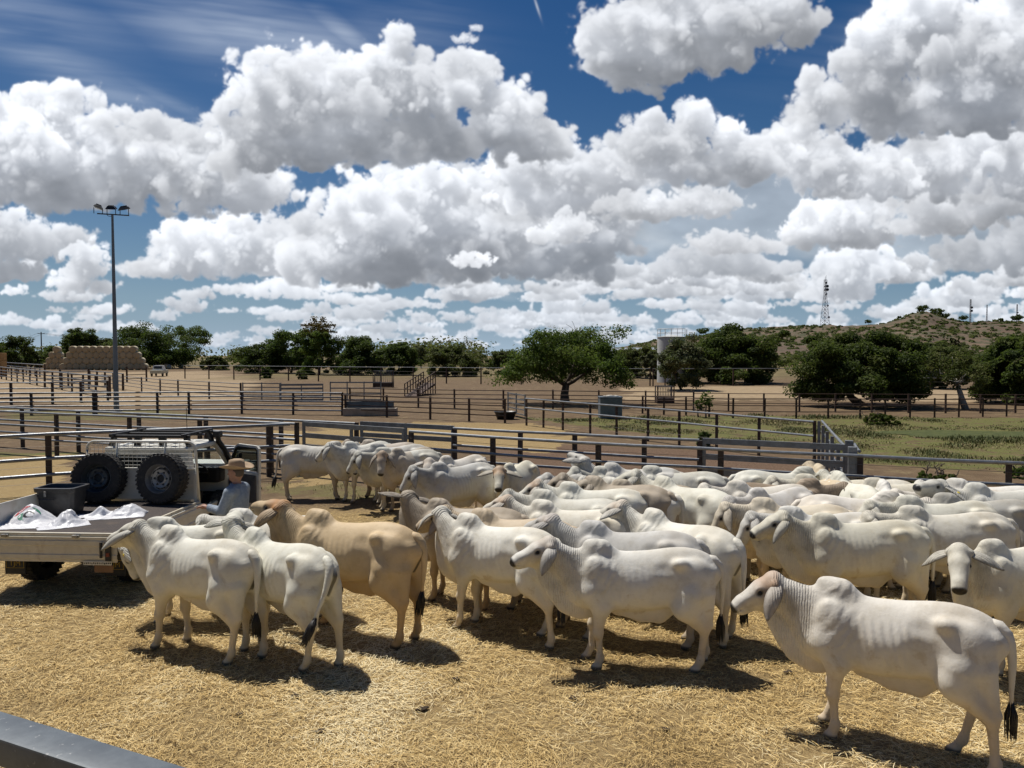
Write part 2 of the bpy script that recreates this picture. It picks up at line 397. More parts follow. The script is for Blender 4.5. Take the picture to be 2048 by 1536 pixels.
def zones(X, Y):
    wx, wy = X+(fb(X,Y,.8,1)-.5)*1.6, Y+(fb(X,Y,.8,2)-.5)*1.6
    far = np.clip((Y-25)/25, 0, 1); wx = wx+(fb(X,Y,.15,5)-.5)*6*far; wy = wy+(fb(X,Y,.15,6)-.5)*5*far
    pen = [(-30,-30),(30,-30)] + [(p.x,p.y) for p in (PB[7],PB[6],PB[5],PB[4],PB[3],PB[2])] + [(PC[1].x,PC[1].y),(PC[2].x,PC[2].y),(-30,PC[2].y-2)]
    straw = inpoly(wx, wy, pen).astype(float)
    # the straw thins out towards the back fence
    dist = np.minimum(1, np.maximum(0, (17.2-.17*(X-8)*0 - Y - np.maximum(X,0)*.42)/3.2))
    straw *= .22+.78*dist
    lane = inpoly(wx, wy, gp((560,858),(1180,872),(1090,905),(900,893),(600,975))) | inpoly(wx, wy, gp((600,846),(1130,860),(1120,880),(760,872)))
    straw = np.maximum(straw, lane*.85)
    left = inpoly(wx, wy, gp((-300,930),(150,905),(150,985),(-300,1080))); straw = np.maximum(straw, left*.8)
    straw = np.maximum(straw, inpoly(wx, wy, gp((820,842),(1090,846),(1180,862),(800,858)))*.55)
    grass = inpoly(wx, wy, gp((1060,835),(1300,832),(2300,834),(2300,960),(1715,925),(1625,885),(1380,880),(1230,858))).astype(float)*.9
    grass = np.maximum(grass, inpoly(wx, wy, gp((-200,905),(170,902),(170,915),(-200,945)))*.85)
    grass = np.maximum(grass, inpoly(wx, wy, gp((560,965),(700,962),(860,985),(830,1000),(560,990)))*.5)
    grass = np.maximum(grass, inpoly(wx, wy, gp((0,818),(380,818),(380,838),(0,842)))*.6)
    sand = inpoly(wx, wy, gp((1240,774),(1640,772),(2300,792),(2300,806),(1640,800),(1250,800))).astype(float)
    sand = np.maximum(sand, inpoly(wx, wy, gp((-200,752),(420,742),(520,758),(480,800),(300,812),(-200,800)))*.9)
    scrub = (Y > 95)*np.clip((Y-95)/30, 0, 1)*np.where(X > -45, 1.0, np.clip((Y-190)/30,0,1))
    brown = inpoly(wx, wy, gp((1010,888),(1420,898),(1640,930),(1640,1000),(1000,1000))).astype(float)
    return straw, grass, sand, scrub, brown
def ground():
    def axis(a, b, step, ext, g):
        v = list(np.arange(a, b+1e-6, step)); s = step
        while v[-1] < ext: s *= g; v.append(v[-1]+s)
        s = step; lo = [v[0]]
        while lo[-1] > -ext: s *= g; lo.append(lo[-1]-s)
        return np.array(lo[::-1][:-1]+v)
    ax = axis(-26, 26, .25, 3600, 1.13); ay = axis(-2, 62, .25, 3600, 1.13)
    X, Y = np.meshgrid(ax, ay); n = X.shape
    Z = (fb(X,Y,.9,8)-.5)*.05*np.clip(1-np.abs(Y-20)/60,0,1)*(Y > 3)*0 + (fb(X,Y,2.2,9)-.5)*.02*(Y<60)
    Z -= Z.max() if False else .010
    V = np.stack([X,Y,Z],-1).reshape(-1,3)
    i = np.arange(n[0]*n[1]).reshape(n); Q = np.stack([i[:-1,:-1],i[:-1,1:],i[1:,1:],i[1:,:-1]],-1).reshape(-1,4)
    me = bpy.data.meshes.new('ground'); me.vertices.add(len(V)); me.vertices.foreach_set('co', V.astype(np.float32).ravel())
    me.loops.add(Q.size); me.loops.foreach_set('vertex_index', Q.astype(np.int32).ravel())
    me.polygons.add(len(Q)); me.polygons.foreach_set('loop_start', np.arange(0,Q.size,4,dtype=np.int32)); me.polygons.foreach_set('use_smooth', np.ones(len(Q),bool))
    me.update(calc_edges=True)
    st, gr, sa, sc, br = zones(X, Y); o1 = np.ones_like(st)
    a = me.attributes.new('zone_a','FLOAT_COLOR','POINT'); a.data.foreach_set('color', np.stack([st,gr,sa,o1],-1).astype(np.float32).ravel())
    a = me.attributes.new('zone_b','FLOAT_COLOR','POINT'); a.data.foreach_set('color', np.stack([sc,br,o1*0,o1],-1).astype(np.float32).ravel())
    t = NT('ground_soil'); p = t.geo()
    za = t.node('ShaderNodeSeparateColor', {0:t.attr('zone_a')}).outputs; zb = t.node('ShaderNodeSeparateColor', {0:t.attr('zone_b')}).outputs
    nL = t.noise(p,.25,5,.6); nM = t.noise(p,1.7,6,.62); nF = t.noise(p,14,6,.7); nX = t.noise(p,90,4,.65)
    dirt = t.mix(t.maprange(nM,.3,.7), (.115,.078,.045), (.175,.121,.070)); dirt = t.mix(t.math('MULTIPLY',t.maprange(nL,.40,.66),.55), dirt, (.125,.083,.050))
    dirt = t.mix(t.math('MULTIPLY',t.maprange(nF,.56,.72),.45), dirt, (.32,.235,.14))
    brown = t.mix(t.maprange(nF,.35,.7), (.105,.065,.042), (.19,.125,.08))
    dirt = t.mix(t.math('MULTIPLY',t.maprange(t.noise(p,.9,7,.72),.54,.66),.6), dirt, (.26,.20,.105)); dirt = t.mix(t.math('MULTIPLY',t.maprange(t.noise(p,3.3,6,.7),.58,.68),.55), dirt, (.085,.058,.035))
    c = t.mix(zb[1], dirt, brown)
    sand = t.mix(t.maprange(nM,.3,.7), (.26,.19,.115), (.37,.28,.175)); c = t.mix(za[2], c, sand)
    scr = t.mix(t.maprange(nL,.35,.65), (.105,.085,.040), (.20,.155,.075)); c = t.mix(zb[0], c, scr)
    gm = t.math('MULTIPLY', za[1], t.maprange(t.math('ADD',nM,t.math('MULTIPLY',nF,.5)),.58,.80))
    grs = t.mix(t.maprange(nF,.3,.7), (.075,.095,.022), (.17,.165,.055)); c = t.mix(gm, c, grs)
    wv = t.node('ShaderNodeTexVoronoi', {'Vector':t.vmath('MULTIPLY', t.vmath('ADD', p, t.node('ShaderNodeVectorMath',{0:t.noise(p,6,3,.5,0,1),'Scale':.35},operation='SCALE').outputs[0]), (55,14,1)),'Scale':1.0,'Randomness':1.0})
    fib = wv.outputs['Distance']
    stw = t.mix(t.maprange(nX,.32,.68), (.28,.20,.090), (.54,.41,.205)); stw = t.mix(t.math('MULTIPLY',t.maprange(fib,.15,.5),.5), stw, (.16,.10,.04))
    stw = t.mix(t.math('MULTIPLY',t.maprange(nM,.52,.72),.40), stw, (.22,.145,.065))
    thin = t.maprange(t.math('ADD', za[0], t.math('MULTIPLY', t.math('SUBTRACT', nF, .5), 1.1)), .30, .62)
    c = t.mix(thin, c, stw)
    dung = t.math('MULTIPLY', t.maprange(t.noise(p,2.6,5,.72),.66,.71), t.maprange(za[0],.1,.4)); c = t.mix(t.math('MULTIPLY',dung,.55), c, (.085,.055,.028))
    h = t.math('ADD', t.math('MULTIPLY',nX,.5), t.math('ADD', nF, t.math('MULTIPLY',nM,2.0)))
    b = t.bump(h, .75, .035)
    me.materials.append(t.principled(c, .92, 0, b, .15))
    o = bpy.data.objects.new('ground', me); COL.objects.link(o); o['kind'] = 'structure'
ground()

def pond():
    c = at(1930,868); mb = MB(); P = []
    rs = random.Random(3); n = 40
    for i in range(n):
        a = 2*math.pi*i/n; r = 1+.14*math.sin(3*a+1)+.08*math.sin(5*a); P.append((c.x+3.6*r*math.cos(a), c.y+1.55*r*math.sin(a), .012))
    mb.add(P, [tuple(range(n))])
    t = NT('pond_scum'); p = t.geo(); f = t.noise(p, 3, 5, .6)
    m = t.principled(t.mix(t.maprange(f,.3,.7), (.050,.062,.020), (.090,.100,.032)), .75, 0, t.bump(f,.1,.01), .15)
    o = mb.build('pond_water', m); o['kind'] = 'structure'
pond()

# ------------------------------------------------------------------ loose straw and grass: uncountable blades, one object each
def blades(name, P, ang, tilt, L, W, lift, mat, tone, kind='stuff', bend=.2, rs=np.random):
    """P (n,3) roots; two-segment ribbons"""
    n = len(P); d = np.stack([np.cos(ang)*np.cos(tilt), np.sin(ang)*np.cos(tilt), np.sin(tilt)], 1)
    s = np.stack([-np.sin(ang), np.cos(ang), np.zeros(n)], 1)
    tw = rs.rand(n)*1.2-.6; up = np.cross(d, s)*-1
    w = (s*np.cos(tw)[:,None]+up*np.sin(tw)[:,None])*(W/2)[:,None]
    mid = P+d*(L*.5)[:,None]+np.stack([s[:,0]*bend*L*(rs.rand(n)-.5), s[:,1]*bend*L*(rs.rand(n)-.5), L*.10*lift],1)
    end = P+d*L[:,None]+np.stack([0*L,0*L,-L*.05*lift],1)
    V = np.stack([P-w*.8, P+w*.8, mid-w, mid+w, end-w*.35, end+w*.35], 1).reshape(-1,3)
    V[:,2] = np.maximum(V[:,2], .001)
    i = np.arange(n)[:,None]*6; Q = np.concatenate([i+[0,1,3,2], i+[2,3,5,4]],1).reshape(-1,4)
    me = bpy.data.meshes.new(name); me.vertices.add(len(V)); me.vertices.foreach_set('co', V.astype(np.float32).ravel())
    me.loops.add(Q.size); me.loops.foreach_set('vertex_index', Q.astype(np.int32).ravel())
    me.polygons.add(len(Q)); me.polygons.foreach_set('loop_start', np.arange(0,Q.size,4,dtype=np.int32)); me.update(calc_edges=True)
    a = me.attributes.new('tone','FLOAT','POINT'); a.data.foreach_set('value', np.repeat(tone,6).astype(np.float32))
    me.materials.append(mat); o = bpy.data.objects.new(name, me); COL.objects.link(o)
    return o
def m_blade(name, stops, trans=.0, rough=.7):
    t = NT(name); c = t.ramp(t.attr('tone','GEOMETRY',2), stops)
    return t.principled(c, rough, 0, None, .25)
def straw():
    rs = np.random.RandomState(4)
    N = 390000
    Y = 4.2+ (rs.rand(N)**1.55)*11.5; X = (rs.rand(N)*2-1)*(.80*Y+.5)
    st = zones(X, Y)[0]; clump = fb(X,Y,1.3,12)
    k = (rs.rand(N) < st*np.clip(-.25+2.1*clump,.12,1.2)) & ((Y < 12.5)|(rs.rand(N) < .5))
    X, Y = X[k], Y[k]; n = len(X)
    sz = np.clip(.75+Y*.045,1,1.5)
    P = np.stack([X,Y,.002+.030*rs.rand(n)**2*(.4+fb(X,Y,2.5,13))],1)
    swirl = fb(X,Y,.55,14)*9
    tone = np.clip(rs.beta(2.4,1.6,n)+(fb(X,Y,.7,15)-.5)*1.25,0,1)
    m = m_blade('dry_straw', [(0,(.12,.075,.026)),(.22,(.40,.262,.090)),(.50,(.68,.485,.195)),(.82,(.82,.64,.32)),(1,(.88,.76,.48))])
    o = blades('straw', P, swirl+rs.randn(n)*.9, rs.randn(n)*.12+.05, (.045+.10*rs.rand(n)**1.6)*sz, (.0026+.0025*rs.rand(n))*sz, rs.rand(n), m, tone, rs=rs)
    o['kind'] = 'stuff'; tag(o, 'loose golden straw spread over the floor of the cattle pen', 'straw')
straw()
def dung():
    m = m_plain('dry_dung', (.055,.036,.020), .95, 0, .35, 30, .6); rs = np.random.RandomState(31)
    for k,(px,py) in enumerate(((910,1360),(960,1290),(1145,1398),(590,1394),(845,1420),(640,1465),(1330,1460),(480,1430),(1575,1345))):
        c = at(px,py); r = rs.uniform(.025,.055); bm = bmesh.new(); bmesh.ops.create_icosphere(bm, subdivisions=3, radius=1); ph = rs.rand(6)*6.28
        for v in bm.verts:
            x,y,z = v.co; q = 1+.22*math.sin(3*x+ph[0])+.18*math.sin(4*y+ph[1])+.12*math.sin(7*x+5*y+ph[2]); v.co = Vector((x*r*q*1.3, y*r*q, max(-.01,z*r*.38*q)+.012))
        for f in bm.faces: f.smooth = True
        me = bpy.data.meshes.new('dung_pat'); bm.to_mesh(me); bm.free(); me.materials.append(m); o = bpy.data.objects.new('dung_pat', me); COL.objects.link(o); o.location = c; o.rotation_euler = (0,0,rs.rand()*6)
        tag(o, 'small dark dry dung pat lying on the straw in front of the herd', 'dung', 'dung pats on the straw')
dung()
def grass():
    rs = np.random.RandomState(9); N = 420000
    Y = 13+rs.rand(N)**1.2*29; X = -14+rs.rand(N)*46
    g = zones(X, Y)[1]; cl = fb(X,Y,.55,21)
    pc = at(1930,868); inp = ((X-pc.x)/3.9)**2+((Y-pc.y)/1.7)**2 < 1
    k = (rs.rand(N) < g*np.clip((cl-.38)*3.0,0,1)) & ~inp & (np.abs(X) < Y*.76)
    X, Y, cl = X[k], Y[k], cl[k]; n = len(X)
    sz = (.6+1.7*np.clip((cl-.5)*2.5,0,1))
    m = m_blade('paddock_grass', [(0,(.045,.058,.014)),(.38,(.090,.105,.030)),(.68,(.170,.150,.062)),(1,(.30,.235,.12))])
    P = np.stack([X,Y,np.zeros(n)],1)
    tone = np.clip(rs.beta(2,2.3,n)+(fb(X,Y,.3,22)-.5)*.9+(.18-.35*np.clip((cl-.5)*3,0,1)),0,1)
    o = blades('grass', P, rs.rand(n)*6.28, .55+.8*rs.rand(n), (.045+.085*rs.rand(n))*sz, (.011+.014*rs.rand(n))*(Y/22), rs.rand(n)*2, m, tone, rs=rs)
    o['kind'] = 'stuff'; tag(o, 'rough green and yellow grass of the paddock behind the pen', 'grass')
grass()

# ------------------------------------------------------------------ fences and gates
M_GALV = m_plain('galvanised_steel', (.22,.235,.25), .48, .6, .18, 5, .1, None, (.20,.16,.12), .45)
M_GALVD = m_plain('weathered_grey_steel', (.20,.21,.22), .50, .55, .22, 4, .15, None, (.16,.10,.06), .6)
M_RUST = m_plain('rusty_brown_steel', (.060,.036,.026), .70, .25, .35, 3, .3, None, (.13,.065,.035), .7)
M_POST = m_plain('dark_steel_post', (.050,.036,.030), .62, .3, .3, 3, .25, None, (.11,.07,.045), .6)
M_WIRE = m_plain('fence_wire', (.16,.15,.14), .5, .7, .1)
def lerp_path(P, t):
    """point at fraction list index along polyline"""
    i = min(int(t), len(P)-2); f = t-i; return P[i].lerp(P[i+1], f)
def fence(name, label, P, posts=None, spacing=2.6, h=1.45, rails=(1.45,), rw=(.06,.06), wires=(), pw=.10, mp=None, mr=None, pipe=True, cat='fence', gaps=(), group=None, wr=.004, post_top=0.0):
    """P: ground polyline (Vectors, z ignored)"""
    P = [Vector((p.x,p.y,0)) for p in P]; base = P[0]; e = empty(name, base); tag(e, label, cat, group)
    L = [ (b-a).length for a, b in zip(P[:-1],P[1:])]
    pos = []
    if posts is None:
        for i,(a,b) in enumerate(zip(P[:-1],P[1:])):
            n = max(1, round(L[i]/spacing)); pos += [a.lerp(b,k/n) for k in range(n)]
        pos.append(P[-1])
    else: pos = [Vector((p.x,p.y,0)) for p in posts]
    rr = random.Random(len(label))
    for p in pos:
        mb = MB(); q = p-base; hh = h+post_top+rr.uniform(-.012,.03); lean = Vector((rr.uniform(-.012,.012), rr.uniform(-.012,.012), 0))
        d = (P[1]-P[0]).normalized()
        mb.bar(q+Vector((0,0,-.05)), q+lean+Vector((0,0,hh)), pw, pw, up=d)
        mb.build('post', mp or M_POST, e)
    off = (P[1]-P[0]).normalized().cross(Vector((0,0,1)))*(pw/2+rw[0]/2+.003)       # rails run on the near face
    if off.y > 0: off = -off
    for z in rails:
        mb = MB()
        for a, b in zip(P[:-1],P[1:]):
            A, B = a-base+off+Vector((0,0,z)), b-base+off+Vector((0,0,z))
            if pipe:
                n = max(2,int((B-A).length/3)); pts = [A.lerp(B,k/n)+Vector((0,0,-.008*math.sin(k*1.7))) for k in range(n+1)]
                mb.tube(pts, rw[1]/2, 8)
            else: mb.bar(A, B, rw[0], rw[1])
        o = mb.build('rail', mr or M_GALV, e); smooth_angle(o) if pipe else None
    for z in wires:
        mb = MB()
        for a, b in zip(P[:-1],P[1:]):
            mb.tube([a-base+off*.9+Vector((0,0,z)), b-base+off*.9+Vector((0,0,z))], wr, 5)
        mb.build('wire', M_WIRE, e)
    return e
def gate(name, label, a, b, z0=.25, z1=1.4, n=4, rw=.06, rh=.09, mat=None, uprights=1, cat='gate', group=None, depth=.05):
    a, b = Vector((a.x,a.y,0)), Vector((b.x,b.y,0)); e = empty(name, a); tag(e, label, cat, group); d = b-a
    m = mat or M_GALV
    for k in range(n):
        z = z0+(z1-z0)*k/(n-1); MB().bar((0,0,z), d+Vector((0,0,z)), rw, rh).build('rail', m, e)
    for k in range(uprights+2):
        f = k/(uprights+1); q = d*f
        MB().bar(q+Vector((0,0,z0-.06)), q+Vector((0,0,z1+.06)), depth+.014, .07+.0, up=d.normalized()).build('upright', m, e)
    return e
def on(P, px):
    """ground point of a polyline that falls on a photo column"""
    k = (px-1024)/FPX
    for a, b in zip(P[:-1],P[1:]):
        # x = k*f ; f close to y*cos+... use plane through the eye
        fa, fb_ = a.x-k*(a.y*math.cos(PITCH)), b.x-k*(b.y*math.cos(PITCH))
        if fa*fb_ <= 0 and fa != fb_:
            t = fa/(fa-fb_); q = a.lerp(b,t); return Vector((q.x,q.y,0))
    return Vector((P[0].x,P[0].y,0))
# pen back fence: near line of the lane
seg = lambda P, i, j: P[i:j+1]
fence('pen_fence', 'long pipe-topped fence behind the white cattle, from the truck bonnet to the right edge', [on(PB,822)]+PB[3:], [on(PB,q) for q in (822,986,1198,1444,1724,2025)]+[PB[-1]], h=FH, rails=(FH,1.05,.62), rw=(.05,.07), wires=(1.28,.84,.4), mp=M_POST)
gate('pen_gate', 'grey thick-railed steel gate beside the fence corner post, behind the cattle group at the left', on(PB,606), on(PB,806), .5, FH, 4, .06, .13)
fence('pen_fence', 'galvanised pipe fence running behind the truck from the left edge to the corner post', [PB[0],PB[1],PB[2]], [on(PB,q) for q in (-20,109,256,397,540)]+[PCOR], h=FH, rails=(FH,1.0,.55), rw=(.05,.07), wires=(1.25,.78), mp=M_POST)
fence('pen_fence', 'near fence with a thick low rail, slanting from the corner post to the left edge', [PC[0]-Vector((.16,.16,0)),PC[1],PC[2]], [on(PC,q) for q in (535,412,92)]+[PC[2]], h=FH, rails=(FH,.85,.45), rw=(.05,.09), wires=(1.15,.65,.25), mp=M_POST, pw=.13)
# far line of the lane
LANE = Vector((.60,1.30,0)); PA = [p+LANE for p in PB]
PA[1] = at(37,816,FH); PA[0] = at(-80,811,FH); PA[2] = at(600,842,FH)+Vector((0,.2,0)); PA[3] = at(1150,868,FH); PA[4] = at(1400,880,FH)
fence('lane_fence', 'far rail fence of the lane on the left, parallel to the one behind the truck', [PA[0],PA[1],on(PA,712)], [on(PA,q) for q in (-30,41,153,275,410,560)]+[on(PA,712)], h=FH, rails=(FH,1.0,.55), rw=(.05,.07), wires=(1.25,.78), mp=M_POST)
gate('lane_gate', 'grey rail gate in the far side of the lane above the standing cattle group', on(PA,722), on(PA,905), .5, FH, 4, .06, .12)
fence('lane_fence', 'far rail fence of the lane in the middle, ending at the wide grey gate', [on(PA,909),PA[3],PA[4]], [on(PA,q) for q in (909,1040,1150,1290)]+[PA[4]], h=FH, rails=(FH,1.0,.6), rw=(.05,.07), wires=(1.25,.8), mp=M_POST)
GE = at(1690,893,FH)
gate('lane_gate', 'wide grey steel gate of thick rails closing the lane at the right', PA[4]+Vector((.1,0,0)), GE, .35, FH-.02, 4, .06, .13, uprights=0)
fence('gate_post', 'pair of thick grey steel posts at the right end of the wide gate', [GE+Vector((.08,0,0)), on(PB,1716)+Vector((0,.12,0))], h=FH+.12, rails=(FH+.06,), rw=(.05,.06), pw=.16, mp=M_GALVD, cat='fence posts')
# side pen
D0, D1, D2 = at(1053,797,1.3), at(1630,843,1.3), GE+Vector((.12,.25,0))
fence('side_pen_fence', 'bright pipe rail fence slanting across the grass paddock to its corner', [D0,D1], [on([D0,D1],q) for q in (1053,1087,1126,1181,1234,1297,1360,1435,1520)]+[D1], h=1.3, rails=(1.3,.85), rw=(.05,.07), wires=(1.08,.62,.4,.2), mp=M_RUST, pw=.075)
fence('side_pen_fence', 'short grey fence of four rails running from the paddock corner toward the gate', [D1+Vector((.1,-.1,0)),D2], None, 1.4, h=1.3, rails=(1.33,1.0,.7,.4), rw=(.05,.07), mp=M_GALVD, pw=.085)
# yards further off
E = [at(-60,787,1.25),at(60,786,1.25),at(482,784,1.25),at(684,786,1.25),at(1010,796,1.25)]
fence('yard_fence', 'five-rail cattle yard fence across the middle, left of the concrete trough', E[:4], [on(E,q) for q in (-50,60,185,190,313,376,482,585)]+[E[3]], h=1.3, rails=(1.25,1.0,.75,.5,.25), rw=(.05,.085), mr=M_GALVD, mp=M_RUST, pw=.12)
fence('yard_fence', 'thin dark rail fence between the concrete trough and the black tub', E[3:], [on(E,q) for q in (690,773,860,938)]+[E[4]], h=1.2, rails=(1.15,.85,.6,.35), rw=(.04,.05), mr=M_RUST, mp=M_RUST, pw=.09)
gate('yard_gate', 'small grey gate beside the black tub at the paddock corner', at(1016,830), at(1050,838), .2, 1.25, 5, .05, .06, M_GALVD)
HF = [at(205,772),at(319,789),at(482,803),at(700,810),at(909,816),at(1106,818),at(1387,822),at(1891,826),at(2100,826)]
fence('yard_fence', 'dark rail fence left of the grey panels, near the light pole', HF[:3], [on(HF,q) for q in (246,282,319,355,417)]+[HF[2]], h=1.35, rails=(1.3,1.0,.7,.4), rw=(.04,.06), mr=M_GALVD, mp=M_RUST, pw=.11)
fence('yard_fence', 'long thin dark rail fence passing behind the big forked tree', HF[3:7], None, 3.0, h=1.2, rails=(1.15,.88,.62,.35), rw=(.04,.055), mr=M_RUST, mp=M_RUST, pw=.09)
fence('yard_fence', 'dark rail fence along the pale track behind the right paddock', HF[6:], None, 2.2, h=1.1, rails=(1.08,.8,.5), rw=(.03,.04), mr=M_RUST, mp=M_RUST, pw=.09)
IF = [at(1285,827),at(1466,836),at(1720,837),at(2060,832)]
fence('paddock_fence', 'low dark rail fence along the far edge of the green paddock', IF, None, 1.5, h=1.05, rails=(1.0,.68,.36), rw=(.03,.04), mr=M_RUST, mp=M_RUST, pw=.085)
JF = [at(370,757),at(520,760),at(700,764),at(962,768),at(1300,772)]
fence('boundary_fence', 'far boundary fence in front of the dark trees in the middle', JF, None, 5.0, h=1.9, rails=(1.9,), rw=(.04,.06), wires=(1.4,1.0,.6), mp=M_RUST, pw=.12, wr=.008)
JF2 = [at(1306,772),at(1330,772),at(1600,771)]
fence('boundary_fence', 'far boundary fence with a pale top rail in front of the dense round tree', JF2, None, 6.5, h=1.9, rails=(1.9,), rw=(.04,.08), mp=M_RUST, pw=.12)
JF3 = [at(1600,780),at(1860,786),at(2120,790)]
fence('boundary_fence', 'far wire fence at the right, beneath the dead tree and the right-hand trees', JF3, None, 4.5, h=1.4, rails=(1.35,), rw=(.03,.04), wires=(1.0,.6), mp=M_RUST, pw=.10, wr=.008)
# left cattle yards
K1 = [at(-30,752),at(60,768),at(220,797)]
fence('yard_fence', 'sloping rail fence of the left yards, running from the left edge to the light pole', K1, None, 5.0, h=1.7, rails=(1.7,1.25,.85,.45), rw=(.05,.12), mr=M_GALVD, mp=M_RUST, pw=.15)
K2 = [at(-40,810),at(20,809),at(103,808),at(216,802)]
fence('yard_fence', 'rail fence of the left yards, directly behind the five-rail fence', K2, [on(K2,q) for q in (-30,20,103,160)]+[K2[3]], h=1.5, rails=(1.5,1.1,.75,.4), rw=(.05,.09), mr=M_GALVD, mp=M_RUST, pw=.15)
K3 = [at(121,777),at(178,777)]
fence('yard_fence', 'short rail panel standing in front of the hay stack', K3, None, 2.4, h=2.0, rails=(1.9,1.4,.9,.5), rw=(.04,.08), mr=M_RUST, mp=M_RUST, pw=.15)
K4 = [at(254,764),at(293,762)]
fence('yard_fence', 'small open rail pen at the right foot of the hay stack', K4, None, 3.0, h=1.9, rails=(1.7,.9,.4), rw=(.04,.09), mr=M_RUST, mp=M_RUST, pw=.16)
K5 = [at(-40,740),at(0,742),at(90,755)]
fence('yard_fence', 'farthest rail fence of the left yards beside the square hay bales', K5, None, 5.0, h=2.0, rails=(1.9,1.3,.8), rw=(.05,.13), mr=M_GALVD, mp=M_RUST, pw=.16)
K6 = [at(90,775),at(180,770),at(246,781)]
fence('yard_fence', 'middle rail fence of the left yards in front of the short panel', K6, None, 4.0, h=1.6, rails=(1.6,1.25,.9,.5), rw=(.05,.10), mr=M_GALVD, mp=M_RUST, pw=.14)
gate('yard_gate', 'tall grey panel gate leaning in the middle yard, left one of two', at(486,806), at(562,807), .3, 1.4, 5, .05, .07, M_GALVD)
gate('yard_gate', 'grey panel gate with a solid sheet band, right one of two in the middle yard', at(560,809), at(646,808), .3, 1.35, 5, .05, .14, M_GALVD)
gate('yard_gate', 'low grey panel gate just behind the concrete trough', at(661,808), at(762,808), .3, 1.5, 4, .05, .09, M_GALV, 2)

# the walkway rail right under the photographer
def near_rail():
    a, b = at(0,1417,2.42), at(395,1536,2.42); d = (b-a).normalized(); q = d.cross(Vector((0,0,1))); q = q if q.y < 0 else -q; a, b = a+q*.055, b+q*.055
    A, B = a-d*1.4, b+d*.9
    e = empty('walkway_rail', (A.x,A.y,0)); tag(e, 'thick grey steel rail slanting across the bottom left corner, close to the viewer', 'rail')
    mb = MB(); L = (B-A).length; rot = Matrix((d, Vector((0,0,1)).cross(d), Vector((0,0,1)))).transposed()
    mb.cbox((A+B)/2-Vector((A.x,A.y,0))+Vector((0,0,-.0375)), (L,.10,.075), .010, rot)
    t = NT('painted_grey_rail'); p = t.obj(); n = t.noise(p,9,5,.65); n2 = t.noise(p,45,4,.6)
    c = t.mix(t.maprange(n,.35,.7), (.085,.10,.115), (.125,.145,.16)); c = t.mix(t.math('MULTIPLY',t.maprange(n2,.64,.72),.7), c, (.36,.36,.35)); c = t.mix(t.math('MULTIPLY',t.maprange(t.noise(p,22,5,.7),.66,.74),.8), c, (.09,.05,.03))
    smooth_angle(mb.build('rail', t.principled(c, .45, .1, t.bump(n2,.15,.003)), e))
    for q in (A+d*.12, B-d*.12):
        MB().bar((q.x-A.x,q.y-A.y,-.02), (q.x-A.x,q.y-A.y,2.33), .09, .09).build('post', M_GALVD, e)
near_rail()

# ------------------------------------------------------------------ trees: tapered limbs plus leaf-sized faces spread through lumpy crowns
def m_leaf(name, stops, trans=.35):
    t = NT(name); tone = t.attr('tone','GEOMETRY',2); rnd = t.node('ShaderNodeObjectInfo').outputs['Random']
    c = t.ramp(tone, stops)
    c = t.node('ShaderNodeHueSaturation', {'Hue':t.maprange(rnd,0,1,.488,.512,False),'Saturation':1.0,'Value':t.maprange(rnd,0,1,.85,1.12,False),'Color':c}).outputs[0]
    d = t.node('ShaderNodeBsdfPrincipled', {'Base Color':c,'Roughness':.6,'Specular IOR Level':.12})
    tr = t.node('ShaderNodeBsdfTranslucent', {'Color':t.mix(.5,c,(.10,.15,.02),'MIX')})
    mx = t.node('ShaderNodeMixShader', {0:trans,1:d.outputs[0],2:tr.outputs[0]})
    t.node('ShaderNodeOutputMaterial', {'Surface':mx.outputs[0]}); return t.mat
LEAF = {
 'dark': m_leaf('dark_green_leaves', [(0,(.034,.056,.014)),(.5,(.070,.104,.024)),(1,(.120,.142,.038))], .46),
 'green': m_leaf('green_leaves', [(0,(.042,.074,.014)),(.5,(.088,.128,.026)),(1,(.150,.168,.042))], .52),
 'olive': m_leaf('olive_leaves', [(0,(.050,.066,.018)),(.5,(.098,.112,.034)),(1,(.155,.152,.058))], .42),
 'pale': m_leaf('pale_grey_green_leaves', [(0,(.060,.075,.035)),(.5,(.105,.115,.055)),(1,(.165,.160,.085))], .3),
 'rust': m_leaf('rusty_seed_heads', [(0,(.080,.045,.015)),(.5,(.135,.082,.026)),(1,(.17,.125,.045))], .2)}
def m_bark(name, a, b):
    t = NT(name); p = t.obj(); n = t.noise(t.vmath('MULTIPLY',p,(1,1,.25)), 14, 5, .65)
    return t.principled(t.mix(n,a,b), .9, 0, t.bump(n,.6,.02))
BARK = m_bark('brown_bark', (.055,.040,.030), (.13,.10,.075)); BARKW = m_bark('bleached_bark', (.22,.20,.17), (.40,.37,.32))
def leaf_mesh(name, P, N, size, tone, mat, rs, asp=.55):
    """one quad per leaf, P centres, N normals"""
    n = len(P); r = rs.randn(n,3); u = np.cross(N, r); u /= np.linalg.norm(u,axis=1)[:,None]+1e-9; v = np.cross(N, u)
    a = (size*(.6+.8*rs.rand(n)))[:,None]
    V = np.stack([P-u*a, P-v*a*asp+N*a*.12, P+u*a, P+v*a*asp+N*a*.12],1).reshape(-1,3)
    Q = np.arange(n*4).reshape(-1,4)
    me = bpy.data.meshes.new(name); me.vertices.add(n*4); me.vertices.foreach_set('co', V.astype(np.float32).ravel())
    me.loops.add(n*4); me.loops.foreach_set('vertex_index', Q.astype(np.int32).ravel())
    me.polygons.add(n); me.polygons.foreach_set('loop_start', np.arange(0,n*4,4,dtype=np.int32)); me.update(calc_edges=True)
    at_ = me.attributes.new('tone','FLOAT','POINT'); at_.data.foreach_set('value', np.repeat(tone,4).astype(np.float32))
    me.materials.append(mat); o = bpy.data.objects.new(name, me); COL.objects.link(o); return o
